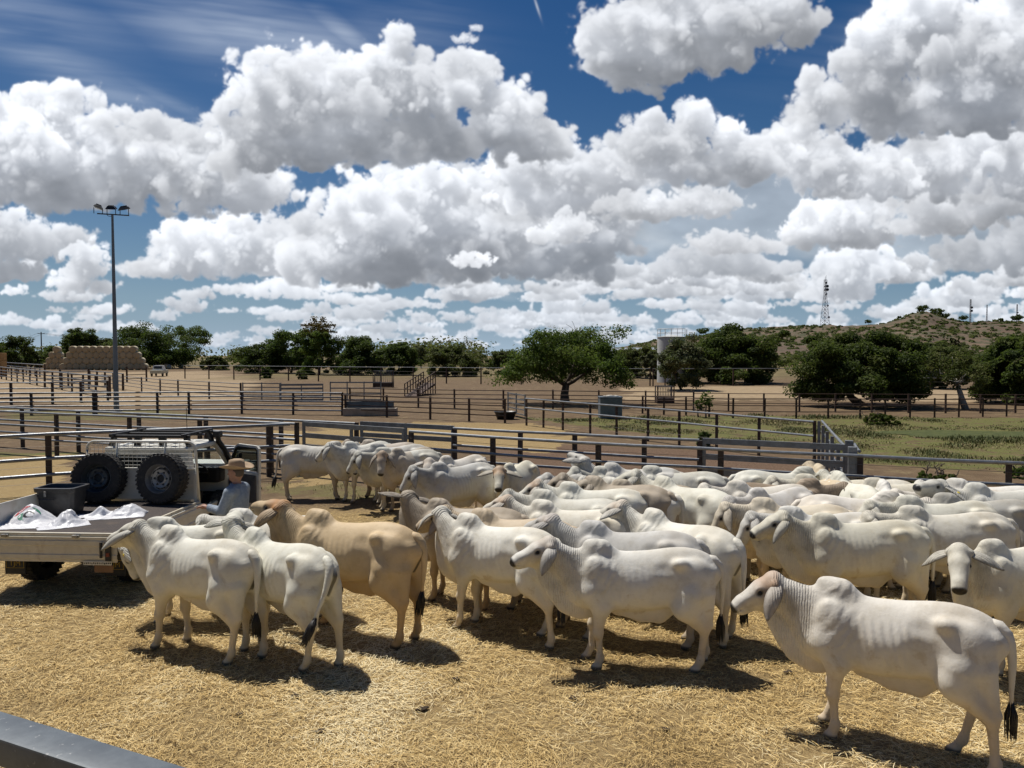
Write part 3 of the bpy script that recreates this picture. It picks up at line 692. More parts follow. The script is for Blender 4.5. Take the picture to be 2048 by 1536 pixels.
def limbs(rs, H, W, forks, lean=.15, tr=.18, n1=5, low=.25, tips=None, wig=.12):
    """list of limb polylines with radii; tips collected"""
    out = []; tips = [] if tips is None else tips
    base = np.array([0,0,-.1]); top = np.array([rs.uniform(-lean,lean)*W, rs.uniform(-lean,lean)*W, H*forks])
    m = (base+top)/2+np.array([rs.uniform(-1,1),rs.uniform(-1,1),0])*wig*H*.3
    out.append(([base,m,top],[tr*1.35,tr,tr*.8]))
    def grow(p, d, L, r, lev):
        pts = [p]; rad = [r]; q = p.copy(); dd = d.copy()
        for i in range(4):
            dd = dd+rs.randn(3)*wig*1.6; dd[2] += .02; dd /= np.linalg.norm(dd); q = q+dd*L/4; pts.append(q.copy()); rad.append(r*(1-.17*(i+1)))
        out.append((pts,rad)); tips.append(q.copy()); tips.append(pts[3])
        if lev > 0:
            for k in range(3 if lev > 1 else 2):
                e = dd+rs.randn(3)*.75; e[2] = e[2]*.7+.12; e /= np.linalg.norm(e)
                i = rs.randint(2,5); grow(pts[i], e, L*.62, rad[i]*.62, lev-1)
    for k in range(n1):
        a = 2*math.pi*(k+rs.uniform(-.3,.3))/n1; el = rs.uniform(low, low+.75)
        d = np.array([math.cos(a)*math.cos(el), math.sin(a)*math.cos(el), math.sin(el)])
        grow(top*rs.uniform(.85,1), d, (W*.5*math.cos(el)+H*(1-forks)*math.sin(el))*.50, tr*.55, 2)
    return out, tips
def tree(name, label, base, H, W, kind='green', n=6000, leaf=.16, shape='round', skirt=.2, seed=1, fork=.28, trunk=.02, bark=None, group=None, density=1.0, extra=None, cat='tree', depth=None, clumps=None):
    rs = np.random.RandomState(seed); e = empty(name, base); tag(e, label, cat, group)
    tr = max(.05, H*trunk); L, tips = limbs(rs, H, W, fork, tr=tr, low=.05 if shape in ('umbrella','spread') else .25)
    mb = MB()
    for pts, rad in L:
        mb.tube([Vector(p) for p in pts], [max(.012,r) for r in rad], 7 if rad[0] > .08 else 5)
    mb.build('trunk', bark or BARK, e, True)
    if n <= 0: return e
    D = depth or W; W *= .86; D *= .86
    # clump centres: some at limb tips, most over the crown's uneven shell
    nc = clumps or int(40+W*6); C = []; lo, hi = skirt*H, H*.90; n = int(n*2.9); leaf *= .78
    lob = rs.rand(5)*6.28
    for i in range(nc):
        a = rs.rand()*6.28; v = rs.rand(); 
        if shape == 'round': prof = math.sin(math.pi*min(.97,.12+.80*v))**.65
        elif shape == 'umbrella': prof = (.45+.55*min(1,v*1.6)) if v < .75 else math.sqrt(max(.02,1-((v-.75)/.27)**2))
        elif shape == 'spread': prof = (.98-.25*v) if v < .5 else math.sqrt(max(.02,1-((v-.38)/.66)**2))*.95
        elif shape == 'column': prof = .9-.55*v
        elif shape == 'dome': prof = math.sqrt(max(.02,1-v**2.2))
        else: prof = 1-.7*v
        wob = 1+.20*math.sin(2*a+lob[0]+3*v)+.12*math.sin(3*a+lob[1])+.08*math.sin(5*a+lob[2]+7*v)
        r = (.35+.62*rs.rand()**.45)*prof*wob
        C.append((r*math.cos(a)*W/2, r*math.sin(a)*D/2, lo+(hi-lo)*v*(.90+.10*math.sin(2*a+lob[3]))))
    C = np.array(C); tp = np.array(tips)
    tp = tp[(tp[:,2] > lo*.9) & (tp[:,2] < hi*1.02) & (np.hypot(tp[:,0]/W,tp[:,1]/D) < .56)]
    if len(tp): C = np.concatenate([C, tp[rs.permutation(len(tp))[:nc//2]]])
    if extra is not None: C = np.concatenate([C, np.array(extra)])
    k = rs.randint(0,len(C),n); cs = (.055+.075*rs.rand(len(C)))*min(W,H*1.2)*1.05
    d = rs.randn(n,3); d /= np.linalg.norm(d,axis=1)[:,None]; rr = rs.rand(n)**.42
    P = C[k]+d*(rr*cs[k])[:,None]*np.array([1.25,1.25,.72])
    P[:,2] = np.maximum(P[:,2], .04*H*rs.rand(n)+.02)
    N = d*.6+rs.randn(n,3)*.55+np.array([0,0,.55]); N /= np.linalg.norm(N,axis=1)[:,None]
    tone = np.clip(.45+.20*rs.randn(len(C))[k]+.16*rs.randn(n),0,1)
    leaf_mesh('crown', P, N, leaf*np.ones(n), tone, LEAF[kind], rs).parent = e
    return e
def T(px, top, bot, wpx, **k):
    """photo extents -> base point, height, width"""
    b = at(px, bot); d = b.y; return dict(base=(b.x,b.y,0), H=(bot-top)/FPX*d*1.02, W=wpx/FPX*d, **k)
def far(px, top, dist, wpx, **k):
    X = (px-1024)/FPX*dist; zt = CAM_H-(top-710)/FPX*dist; return dict(base=(X,dist,0), H=zt, W=wpx/FPX*dist, **k)
GF = 'trees along the far side of the yards'
tree('tree', 'big forked shade tree with spreading green crown standing behind the paddock fence', seed=3, kind='green', n=12000, leaf=.105, shape='dome', skirt=.30, fork=.26, trunk=.052, clumps=130, **T(1130,652,808,245), extra=[(3.6,0,4.9),(3.9,.3,5.15),(3.3,-.2,4.6),(-4.1,.2,1.9),(-3.7,.3,2.2),(4.2,.4,1.55),(4.5,.2,1.35),(3.8,.1,1.75),(3.3,-.3,1.5)])
tree('tree', 'dense dark tree with leaves reaching the ground, behind the green paddock', seed=5, kind='dark', n=24000, leaf=.12, shape='spread', skirt=.10, fork=.2, trunk=.045, **T(1728,655,812,275), extra=[(-4.0,0,1.3),(-4.3,.3,1.0),(-3.6,0,1.7),(3.9,.2,.9),(3.5,0,1.2)])
dd = T(1932,688,818,110)
tree('dead_tree', 'half dead tree with bleached bare branches and few leaves, right of the dense dark tree', seed=19, kind='olive', n=1900, leaf=.09, shape='round', skirt=.3, fork=.38, trunk=.040, bark=BARKW, **dd)
tree('tree', 'wide dark rounded tree with a flat base just right of the white tank', seed=11, kind='dark', n=20000, leaf=.19, shape='dome', skirt=.04, fork=.2, trunk=.03, **T(1462,646,766,215))
tree('tree', 'light airy tree half covering the white tank', seed=12, kind='pale', n=6500, leaf=.15, shape='round', skirt=.10, trunk=.018, **T(1364,668,780,120))
tree('tree', 'dark leafy tree at the right edge behind the dead tree', seed=13, kind='dark', n=15000, leaf=.16, shape='spread', skirt=.06, **T(2030,668,806,190))
tree('tree', 'olive tree filling the gap between the dead tree and the dense dark tree', seed=14, kind='olive', n=7000, leaf=.17, shape='round', skirt=.05, **far(1880,672,75,120))
tree('tree', 'wide spreading dark tree just right of the tall light pole', seed=21, kind='dark', n=17000, leaf=.27, shape='umbrella', skirt=.10, trunk=.03, group=GF, **far(325,640,186,190))
tree('tree', 'upright dark tree with a bare notch rising behind the hay stack', seed=22, kind='dark', n=6000, leaf=.30, shape='round', skirt=.1, group=GF, **far(165,646,205,85))
tree('tree', 'lower dark tree between the hay stack and the light pole', seed=23, kind='olive', n=4500, leaf=.30, shape='dome', skirt=.02, group=GF, **far(215,672,210,80))
tree('tree', 'tall rounded tree at the far left edge', seed=24, kind='dark', n=6500, leaf=.28, shape='round', skirt=.05, group=GF, **far(10,666,185,95))
tree('tree', 'low grey-green scrub tree left of the power pole', seed=25, kind='olive', n=3200, leaf=.28, shape='dome', skirt=.0, group=GF, **far(62,694,200,60))
tree('tree', 'low dark scrub tree right of the power pole, left of the hay stack', seed=26, kind='dark', n=3200, leaf=.28, shape='dome', skirt=.0, group=GF, **far(112,690,215,60))
tree('tree', 'flat topped dark tree left of the rusty-topped tall tree', seed=27, kind='dark', n=9000, leaf=.22, shape='umbrella', skirt=.10, group=GF, **far(582,656,140,120))
tree('tree', 'low dark tree leaning out at the left end of the middle tree line', seed=28, kind='dark', n=5000, leaf=.22, shape='dome', skirt=.02, group=GF, **far(515,682,138,95))
rt = far(638,650,128,92)
e = tree('tree', 'tall tree with a rusty brown top and pale green lower leaves', seed=29, kind='green', n=8000, leaf=.19, shape='dome', skirt=.02, group=GF, **rt)
rs_ = np.random.RandomState(30); kk = 2600; dd_ = rs_.randn(kk,3); dd_ /= np.linalg.norm(dd_,axis=1)[:,None]
P_ = dd_*(rs_.rand(kk)**.45)[:,None]*np.array([2.9,2.9,1.9])+np.array([0,0,rt['H']-.6])+.35*np.sin(dd_*9)
leaf_mesh('seed_heads', P_, dd_*.6+rs_.randn(kk,3)*.4, .17*np.ones(kk), np.clip(.5+.25*rs_.randn(kk),0,1), LEAF['rust'], rs_).parent = e
tree('tree', 'dark spiky-topped tree right of the rusty-topped tree', seed=31, kind='dark', n=9000, leaf=.20, shape='cone', skirt=.02, group=GF, **far(718,666,125,115))
tree('tree', 'rounded dark tree in the middle, right of the spiky-topped one', seed=32, kind='dark', n=8000, leaf=.20, shape='dome', skirt=.02, group=GF, **far(790,681,125,100))
tree('tree', 'small pale tree standing alone in the gap of the middle tree line', seed=33, kind='pale', n=2200, leaf=.22, shape='round', skirt=.2, group=GF, **far(843,688,190,34))
tree('tree', 'broad olive tree under the bare domed tree in the middle', seed=34, kind='olive', n=8500, leaf=.20, shape='dome', skirt=.02, group=GF, **far(912,688,118,115))
tree('bare_tree', 'bare leafless domed tree rising behind the broad olive tree', seed=35, kind='olive', n=250, leaf=.15, shape='round', skirt=.4, group=GF, bark=BARK, **far(938,668,135,60))
tree('tree', 'dark bushy tree left of the big forked tree', seed=36, kind='olive', n=6000, leaf=.20, shape='dome', skirt=.02, group=GF, **far(1010,694,130,90))
tree('tree', 'olive tree just right of the big forked tree in front of the grey shed', seed=37, kind='olive', n=5500, leaf=.18, shape='dome', skirt=.02, group=GF, **far(1255,692,110,90))
tree('tree', 'pale bushy tree between the grey shed and the white tank', seed=38, kind='pale', n=3500, leaf=.18, shape='dome', skirt=.02, group=GF, **far(1302,696,105,50))
tree('tree', 'mid green tree behind the left gap of the tree line, near the white bundles', seed=39, kind='olive', n=3500, leaf=.25, shape='dome', skirt=.0, group=GF, **far(430,712,165,70))
tree('shrub', 'round green shrub behind the far boundary fence', seed=40, kind='green', n=1500, leaf=.14, shape='dome', skirt=.0, cat='shrub', **far(533,730,108,28))
tree('shrub', 'small grey green shrub by the far boundary fence, right of the round one', seed=41, kind='olive', n=1000, leaf=.14, shape='dome', skirt=.0, cat='shrub', **far(605,740,104,24))
tree('sapling', 'thin young tree in the pen before the pale track, leaning left', seed=42, kind='green', n=120, leaf=.085, shape='umbrella', skirt=.45, cat='sapling', **T(1412,778,836,30))
tree('sapling', 'second thin young tree in the pen, lower and left of the leaning one', seed=43, kind='green', n=110, leaf=.085, shape='umbrella', skirt=.4, cat='sapling', **T(1398,793,834,22))
tree('shrub', 'small green bush in the paddock close behind the gate corner', seed=44, kind='green', n=2600, leaf=.04, shape='dome', skirt=.0, cat='shrub', **T(1862,944,968,110))
tree('shrub', 'grassy green bush at the right edge of the paddock by the fence post', seed=45, kind='green', n=1600, leaf=.04, shape='dome', skirt=.0, cat='shrub', **T(2042,932,955,60))
tree('shrub', 'dark weed clump in the grass inside the side pen', seed=46, kind='dark', n=900, leaf=.05, shape='dome', skirt=.0, cat='shrub', **T(1408,862,892,34))
tree('shrub', 'low green clump beside the pond', seed=47, kind='green', n=2400, leaf=.07, shape='dome', skirt=.0, cat='shrub', **T(1765,828,850,70))

# ------------------------------------------------------------------ hills at the right
def hill_h(X, Y):
    """height of the rocky ridge"""
    ridge = np.interp(X/Y, [-.06,.05,.12,.155,.19,.24,.28,.34,.40,.46,.50,.535,.56,.585,.62,.70,.78,.95,1.3], [0,5,9,15,24,26,34,38,41,43,43,54,57,51,45,46,47,50,36])/850*Y*.92
    prof = np.clip((Y-420)/430,0,1); prof = prof*prof*(3-2*prof)
    back = 1-np.clip((Y-860)/500,0,1)*.8
    n = (fb(X,Y,.012,61)-.5)*16+(fb(X,Y,.045,62)-.5)*7
    return np.maximum(-2, ridge*prof*back + n*np.clip(prof*ridge/20,0,1)*np.clip(1.15-np.abs(Y-860)/500,.35,1)-1.2)
def hills():
    xs = np.arange(-150,1250,7.0); ys = np.concatenate([np.arange(400,920,7.0), np.arange(920,1400,30)])
    X, Y = np.meshgrid(xs, ys); Z = hill_h(X,Y); V = np.stack([X,Y,Z],-1).reshape(-1,3); n = X.shape
    i = np.arange(n[0]*n[1]).reshape(n); Q = np.stack([i[:-1,:-1],i[:-1,1:],i[1:,1:],i[1:,:-1]],-1).reshape(-1,4)
    me = bpy.data.meshes.new('hills'); me.from_pydata(V.tolist(), [], Q.tolist()); me.shade_smooth()
    t = NT('hill_ground'); p = t.geo(); a = t.noise(p,.02,6,.65); b = t.noise(p,.11,6,.7); nz = t.node('ShaderNodeSeparateXYZ', {0:t.geo('Normal')}).outputs[2]
    c = t.mix(t.maprange(a,.35,.65), (.095,.060,.038), (.155,.104,.066)); c = t.mix(t.maprange(t.math('ADD',b,t.math('MULTIPLY',a,.3)),.60,.76), c, (.060,.060,.026)); c = t.mix(t.math('MULTIPLY',t.maprange(b,.35,.26),.6), c, (.26,.19,.13))
    me.materials.append(t.principled(c, .95, 0, t.bump(b,.8,1.5)))
    o = bpy.data.objects.new('hills', me); COL.objects.link(o); o['kind'] = 'structure'
    # scrub over the slopes: uncountable, one object
    rs = np.random.RandomState(66); P = []; Nn = []; S = []; Tn = []
    for k in range(4600):
        y = rs.uniform(430,890); x = rs.uniform(.02,.86)*y; 
        if fb(np.array([x]),np.array([y]),.02,67)[0] < .36: continue
        z = hill_h(np.array([[x]]),np.array([[y]]))[0,0]; r = rs.uniform(.8,2.6); m = 26
        d = rs.randn(m,3); d /= np.linalg.norm(d,axis=1)[:,None]; q = d*r*rs.rand(m,1)**.4*np.array([1.2,1.2,.75]); q[:,2] = np.abs(q[:,2])+.1
        P.append(q+[x,y,z]); Nn.append(d*.7+rs.randn(m,3)*.4+[0,0,.5]); S.append(np.full(m, r*.42)); Tn.append(np.clip(rs.rand()*.8+.15*rs.randn(m),0,1))
    o = leaf_mesh('scrub', np.concatenate(P), np.concatenate(Nn), np.concatenate(S), np.concatenate(Tn), LEAF['olive'], rs, .8); o['kind'] = 'stuff'
    tag(o, 'dark dry scrub dotted over the slopes of the rocky hill', 'scrub')
    rng = random.Random(4)
    for k, (px, w, lab) in enumerate([(1405,26,'small flat tree alone on the skyline above the dense round tree'),(1432,10,'tiny tree on the skyline right of the flat one'),(1545,8,'tiny tree on the skyline left of the lattice tower'),(1735,14,'little tree on the ridge right of the lattice tower'),(1797,10,'lone round tree on the ridge left of the rocky peak'),(1842,26,'dark tree on the left shoulder of the rocky peak'),(1872,30,'wide flat tree on top of the rocky peak'),(1886,22,'dark tree hanging on the right shoulder of the rocky peak'),(1925,18,'low dark tree at the foot of the hill mast with dishes'),(2000,10,'tiny tree on the ridge between the two thin masts'),(2032,24,'dark tree at the foot of the rightmost mast')]):
        u = (px-1024)/FPX; y = 850.0; x = u*y; z = float(hill_h(np.array([[x]]),np.array([[y]]))[0,0])
        W = w/FPX*y
        tree('hill_tree', lab, (x,y,z-.3), W*.62+1.5, W, 'dark', 500, W*.045+.12, 'umbrella', .35, 70+k, fork=.4, group='trees on the ridge of the hill')
    u = 1900; 
    for k, px in enumerate((1886,1893,1901,1909,1916)):
        d = 300.0; X = (px-1024)/FPX*d
        tree('poplar', 'one of five dark columnar trees in a row below the rocky peak', (X,d,0), (710-665)/FPX*d+CAM_H, 7.5/FPX*d, 'dark', 700, .32, 'column', .03, 90+k, fork=.6, group='row of five dark columnar trees')
hills()
def far_wood():
    # the mass of trees beyond, too far to count
    rs = np.random.RandomState(77); P=[]; Nn=[]; S=[]; Tn=[]
    for k in range(900):
        u = rs.uniform(-.82,.82); y = rs.uniform(215,330) if u < .12 else rs.uniform(190,330); x = u*y
        if -.52 < u < -.38 and rs.rand() < .8: continue
        gap = fb(np.array([u*60]),np.array([0.3]),.25,78)[0]
        if gap < .40: continue
        H = rs.uniform(3.4,7.4)*(.6+gap)*(1.2 if -.18 < u < .12 else .8) if u < .34 else rs.uniform(1.6,4.2); m = 110; r = H*rs.uniform(.6,1.0)
        d = rs.randn(m,3); d /= np.linalg.norm(d,axis=1)[:,None]; q = d*rs.rand(m,1)**.55*np.array([r,r*.8,H*.5])+[0,0,H*.5]; q[:,2] = np.abs(q[:,2])
        P.append(q+[x,y,0]); Nn.append(d*.6+rs.randn(m,3)*.4+[0,0,.5]); S.append(np.full(m,min(.5,.24+r*.05))); Tn.append(np.clip(rs.rand()*.7+.15+.15*rs.randn(m),0,1))
    o = leaf_mesh('far_wood', np.concatenate(P), np.concatenate(Nn), np.concatenate(S), np.concatenate(Tn), LEAF['olive'], rs, .75); o['kind'] = 'stuff'
    tag(o, 'low distant wood of olive scrub trees along the horizon behind the yards', 'wood')
far_wood()

# ------------------------------------------------------------------ things standing about the yards
M_CONC = m_plain('trough_concrete', (.34,.285,.225), .9, 0, .15, 4, .3, None, (.16,.12,.09), .5)
M_BLACKP = m_plain('black_plastic', (.022,.022,.024), .45, 0, .25, 5, .1, None, (.12,.095,.07), .35)
M_TANK = m_plain('grey_tank_steel', (.13,.155,.175), .5, .3, .15, 3, .1, None, (.20,.15,.11), .3)
M_WHITE = m_plain('white_painted_steel', (.72,.72,.70), .45, 0, .08, 2, .05, None, (.35,.28,.20), .35)
M_HAY = None
def light_pole():
    b = at(233,823); H = 11.75
    e = empty('light_pole', b); tag(e, 'tall slim grey floodlight pole standing in the left yards', 'light pole')
    mb = MB(); mb.tube([(0,0,-.1),(0,0,.3),(0,0,H)], [.17,.155,.065], 14); smooth_angle(mb.build('pole', m_plain('light_pole_steel', (.20,.22,.24), .45, .5, .12, 1.0), e))
    MB().cbox((0,0,.02),(.5,.5,.05),.01).build('base_plate', M_GALVD, e)
    MB().bar((-.78,-.22,H+.03),(.86,.28,H+.01),.07,.06).build('crossarm', M_BLACKP, e)
    MB().tube([(-.28,-.10,H),(-.20,-.09,H-.09),(-.10,-.05,H-.10),(0,0,H-.06)], .018, 6).build('cable', M_BLACKP, e)
    lens = NT('lamp_glass'); lens = lens.principled((.35,.37,.38), .15)
    body = m_plain('floodlight_housing', (.030,.032,.034), .45, .3)
    for x, yw, pit in ((-.72,1.9,.35),(-.05,.25,.30),(.62,-.45,.35)):
        rot = Euler((pit,0,yw)).to_matrix(); c = Vector((x, x*.30, H+.40))
        mb = MB(); P = [(-.29,-.26,-.05),(.29,-.26,-.05),(.29,.20,-.05),(-.29,.20,-.05),(-.17,-.14,.13),(.17,-.14,.13),(.19,.16,.09),(-.19,.16,.09)]
        mb.add([rot@Vector(q)+c for q in P], [(3,2,1,0),(4,5,6,7),(0,1,5,4),(1,2,6,5),(2,3,7,6),(3,0,4,7)])
        for k in range(4): mb.box(c+rot@Vector((-.12+.08*k,0,.13)), (.014,.26,.08), rot)
        f = mb.build('floodlight', body, e)
        mb = MB(); mb.box(c+rot@Vector((0,-.03,-.056)), (.50,.40,.014), rot); mb.build('lens', lens, f)
        mb = MB()
        for s in (-1,1): mb.bar((x+s*.22, (x+s*.22)*.30, H+.03),(x+s*.22,(x+s*.22)*.30,H+.38),.035,.02)
        mb.build('bracket', M_BLACKP, f)
light_pole()
def power_pole():
    d = 230.0; X = (84-1024)/FPX*d; e = empty('power_pole', (X,d,0)); tag(e, 'dark wooden power pole far off at the left, left of the hay stack', 'power pole')
    h = CAM_H+(710-664)/FPX*d
    MB().tube([(0,0,-.2),(0,0,h)], [.22,.15], 8).build('pole', m_plain('pole_wood', (.05,.04,.035), .9), e)
    MB().bar((-1.1,0,h-.5),(1.1,0,h-.5),.14,.14).build('crossarm', BARK, e)
    for s in (-1,1):
        MB().tube([(s*1.0,0,h-.35)]+[(s*1.0-40*k/8.0+(0), 4*k, h-.4-2.2*math.sin(math.pi*k/8)) for k in range(1,9)], .03, 4).build('wire', M_WIRE, e)
        MB().tube([(s*1.0,0,h-.35)]+[(s*1.0+30*k/8.0, 5*k, h-.4-2.0*math.sin(math.pi*k/8)) for k in range(1,9)], .03, 4).build('wire', M_WIRE, e)
power_pole()
def m_hay():
    t = NT('round_hay'); p = t.obj(); s = t.node('ShaderNodeSeparateXYZ', {0:p}).outputs
    r = t.node('ShaderNodeTexWave', {'Vector':p,'Scale':2.2,'Distortion':6.0,'Detail':4.0,'Detail Scale':2.5}, wave_type='RINGS', rings_direction='Y').outputs[1]
    n = t.noise(p, 9, 5, .7); rnd = t.node('ShaderNodeObjectInfo').outputs['Random']
    c = t.mix(t.math('ADD',t.math('MULTIPLY',r,.5),t.math('MULTIPLY',n,.5)), (.54,.38,.20), (.80,.63,.38)); c = t.mix(t.math('MULTIPLY',rnd,.22), c, (.28,.19,.09))
    return t.principled(c, .95, 0, t.bump(t.math('ADD',r,n),.8,.06))
def hay():
    m = m_hay(); mw = m_plain('bale_net_wrap', (.60,.52,.36), .7, 0, .12, 3)
    def bale_mesh(r, L):
        mb = MB(); n = 22; prof = [(.0,-L/2-.02),(r*.5,-L/2-.015),(r*.93,-L/2),(r,-L/2+.07),(r*1.005,0),(r,L/2-.07),(r*.93,L/2),(r*.5,L/2+.015),(0,L/2+.02)]
        M = Matrix.Rotation(R(90),4,'X'); mb.lathe(prof, n, M); return mb
    r, L = .76, 1.3
    lab = 'round golden hay bale with coiled end, in the big stack behind the light pole'
    proto = bale_mesh(r,L).build('hay_bale', [m], None, True); tag(proto, lab, 'hay bale', 'round bales in the big hay stack')
    wp = MB(); M = Matrix.Rotation(R(90),4,'X'); wp.lathe([(r+.012,-L/2+.09),(r+.016,0),(r+.012,L/2-.09)], 22, M); w0 = wp.build('net_wrap', mw, proto, True)
    d = 168.0; sx = FPX/d; first = True
    def put(x, z, dy=0.0, rz=0.0):
        nonlocal first
        if first: o = proto; first = False
        else:
            o = proto.copy(); COL.objects.link(o); c = w0.copy(); COL.objects.link(c); c.parent = o
        o.location = (x, d+dy, z+r); o.rotation_euler = (0, rs.uniform(0,6.28), rz)
    rs = random.Random(12); x0 = (122-1024)/FPX*d; 
    n0 = 13
    for row in range(4):
        n = n0-(0 if row == 0 else row)
        for k in range(n):
            put(x0+r+k*2*r+row*r, row*r*1.72, rs.uniform(-.12,.12))
    x1 = (88-1024)/FPX*(d+7)
    for row in range(4):
        for k in range(4-row if row < 3 else 1):
            put(x1+r+k*2*r+row*r*(1 if row < 3 else 1.1), row*r*1.72, 7+rs.uniform(-.1,.1))
    sq = m_plain('square_hay', (.33,.20,.085), .95, 0, .3, 3, .6)
    for i, (z, lab) in enumerate(((0,'large square hay bale at the far left edge, bottom of the pile'),(1.25,'large square hay bale at the far left edge, middle of the pile'),(2.5,'large square hay bale at the far left edge, topmost of the pile'))):
        p = at(-6,753); mb = MB(); mb.cbox((0,0,.62),(2.4,1.3,1.22),.06)
        for k in (-.7,-.2,.3,.8): mb.cbox((k,0,.62),(.02,1.315,1.235),.004)
        o = mb.build('square_bale', sq); o.location = (p.x,p.y,z); tag(o, lab, 'hay bale', 'square bales in the left pile')
hay()
def trough():
    a = at(741,831); e = empty('water_trough', a); tag(e, 'long concrete trough with a grey steel back standing in the middle yard', 'trough')
    L, w, h = 2.95, .8, .42
    mb = MB(); mb.cbox((0,-w/2+.05,h/2),(L,.1,h),.02); mb.cbox((0,w/2-.05,h/2),(L,.1,h),.02); mb.cbox((-L/2+.05,0,h/2),(.1,w-.2,h),.01); mb.cbox((L/2-.05,0,h/2),(.1,w-.2,h),.01); mb.box((0,0,.06),(L-.2,w-.2,.1)); mb.build('basin', M_CONC, e)
    MB().cbox((-.1,w/2+.05,.52),(L-.25,.04,.5),.01).build('back_panel', M_TANK, e)
    t = NT('trough_water').principled((.03,.04,.035), .08); MB().box((0,0,.33),(L-.21,w-.21,.01)).build('water', t, e)
    b = at(1011,838); e = empty('tub', b); tag(e, 'low black plastic feed tub on the dirt before the small grey gate', 'tub')
    mb = MB(); mb.lathe([(.40,0),(.52,.36),(.56,.37),(.56,.41),(.50,.41),(.385,.05),(0,.05)], 26, Matrix.Diagonal((1.12,.8,1,1))); mb.build('shell', M_BLACKP, e, True)
trough()
def tank():
    b = at(1220,836); e = empty('water_tank', b); tag(e, 'square blue-grey tank with white lumps on its lid, under the big forked tree', 'tank')
    mb = MB(); mb.cbox((0,0,.56),(1.18,1.0,1.12),.04); 
    for k in (-.4,-.13,.13,.4): mb.cbox((k,-.505,.56),(.05,.03,.98),.008)
    mb.build('body', M_TANK, e); MB().cbox((0,0,1.14),(1.24,1.06,.05),.015).build('lid', M_TANK, e)
    mb = MB(); rr = random.Random(2)
    for k in range(9): 
        x = rr.uniform(-.35,.4); mb.cbox((x,rr.uniform(-.3,.3),1.175+rr.uniform(0,.03)),(.22,.16,.07),.025,Euler((0,0,rr.uniform(0,3))).to_matrix())
    mb.build('salt_lumps', m_plain('salt', (.62,.58,.50), .9), e)
    b = at(1340,758); e = empty('storage_tank', (b.x,92,0)); b = Vector((b.x,92,0)); e.location = ((1342-1024)/FPX*92,92,0); tag(e, 'tall white cylindrical storage tank with a rail on its roof, behind the airy tree', 'storage tank')
    h = CAM_H+(710-675)/FPX*92; rd = 1.7
    mw = m_plain('tank_white_paint', (.46,.47,.46), .6, 0, .14, .8, .1, None, (.30,.25,.2), .4)
    mb = MB(); mb.lathe([(rd,0),(rd,h*.33),(rd+.03,h*.335),(rd,h*.34),(rd,h*.66),(rd+.03,h*.665),(rd,h*.67),(rd,h),(rd+.06,h),(rd+.06,h+.06),(.1,h+.35),(0,h+.35)], 40); smooth_angle(mb.build('shell', mw, e))
    mb = MB()
    for k in range(14):
        a = 2*math.pi*k/14; mb.tube([(rd*math.cos(a),rd*math.sin(a),h),(rd*math.cos(a),rd*math.sin(a),h+1.05)], .025, 5)
    for z in (.55,1.05): mb.tube([(rd*math.cos(2*math.pi*k/28),rd*math.sin(2*math.pi*k/28),h+z) for k in range(29)], .025, 5)
    mb.build('railing', M_WHITE, e)
    mb = MB(); x = rd+.12
    for s in (-.22,.22): mb.tube([(x,-.3+s,0),(x,-.3+s,h+1.0)], .025, 5)
    for k in range(int(h/.32)): mb.tube([(x,-.52,.3+k*.32),(x,-.08,.3+k*.32)], .016, 4)
    mb.build('ladder', M_GALV, e)
    d = 240.0; X = (1272-1024)/FPX*d; e = empty('shed', (X,d,0)); tag(e, 'long low shed with a pale grey sheet roof, left of the white tank', 'shed')
    hh = 3.9; mb = MB(); mb.box((0,0,hh/2),(20,10,hh)); mb.build('wall', m_plain('shed_wall', (.30,.31,.32), .6, .3), e)
    mb = MB(); mb.add([(-10.4,-5.4,hh),(10.4,-5.4,hh),(10.4,0,hh+1.9),(-10.4,0,hh+1.9),(-10.4,5.4,hh),(10.4,5.4,hh)], [(0,1,2,3),(3,2,5,4),(0,3,4),(1,5,2)]); 
    for k in range(27): 
        x = -10.2+k*.785; mb.bar((x,-5.42,hh+.03),(x,0,hh+1.93),.08,.05)
    mb.build('roof', m_plain('shed_roof', (.40,.43,.46), .45, .5), e)
tank()
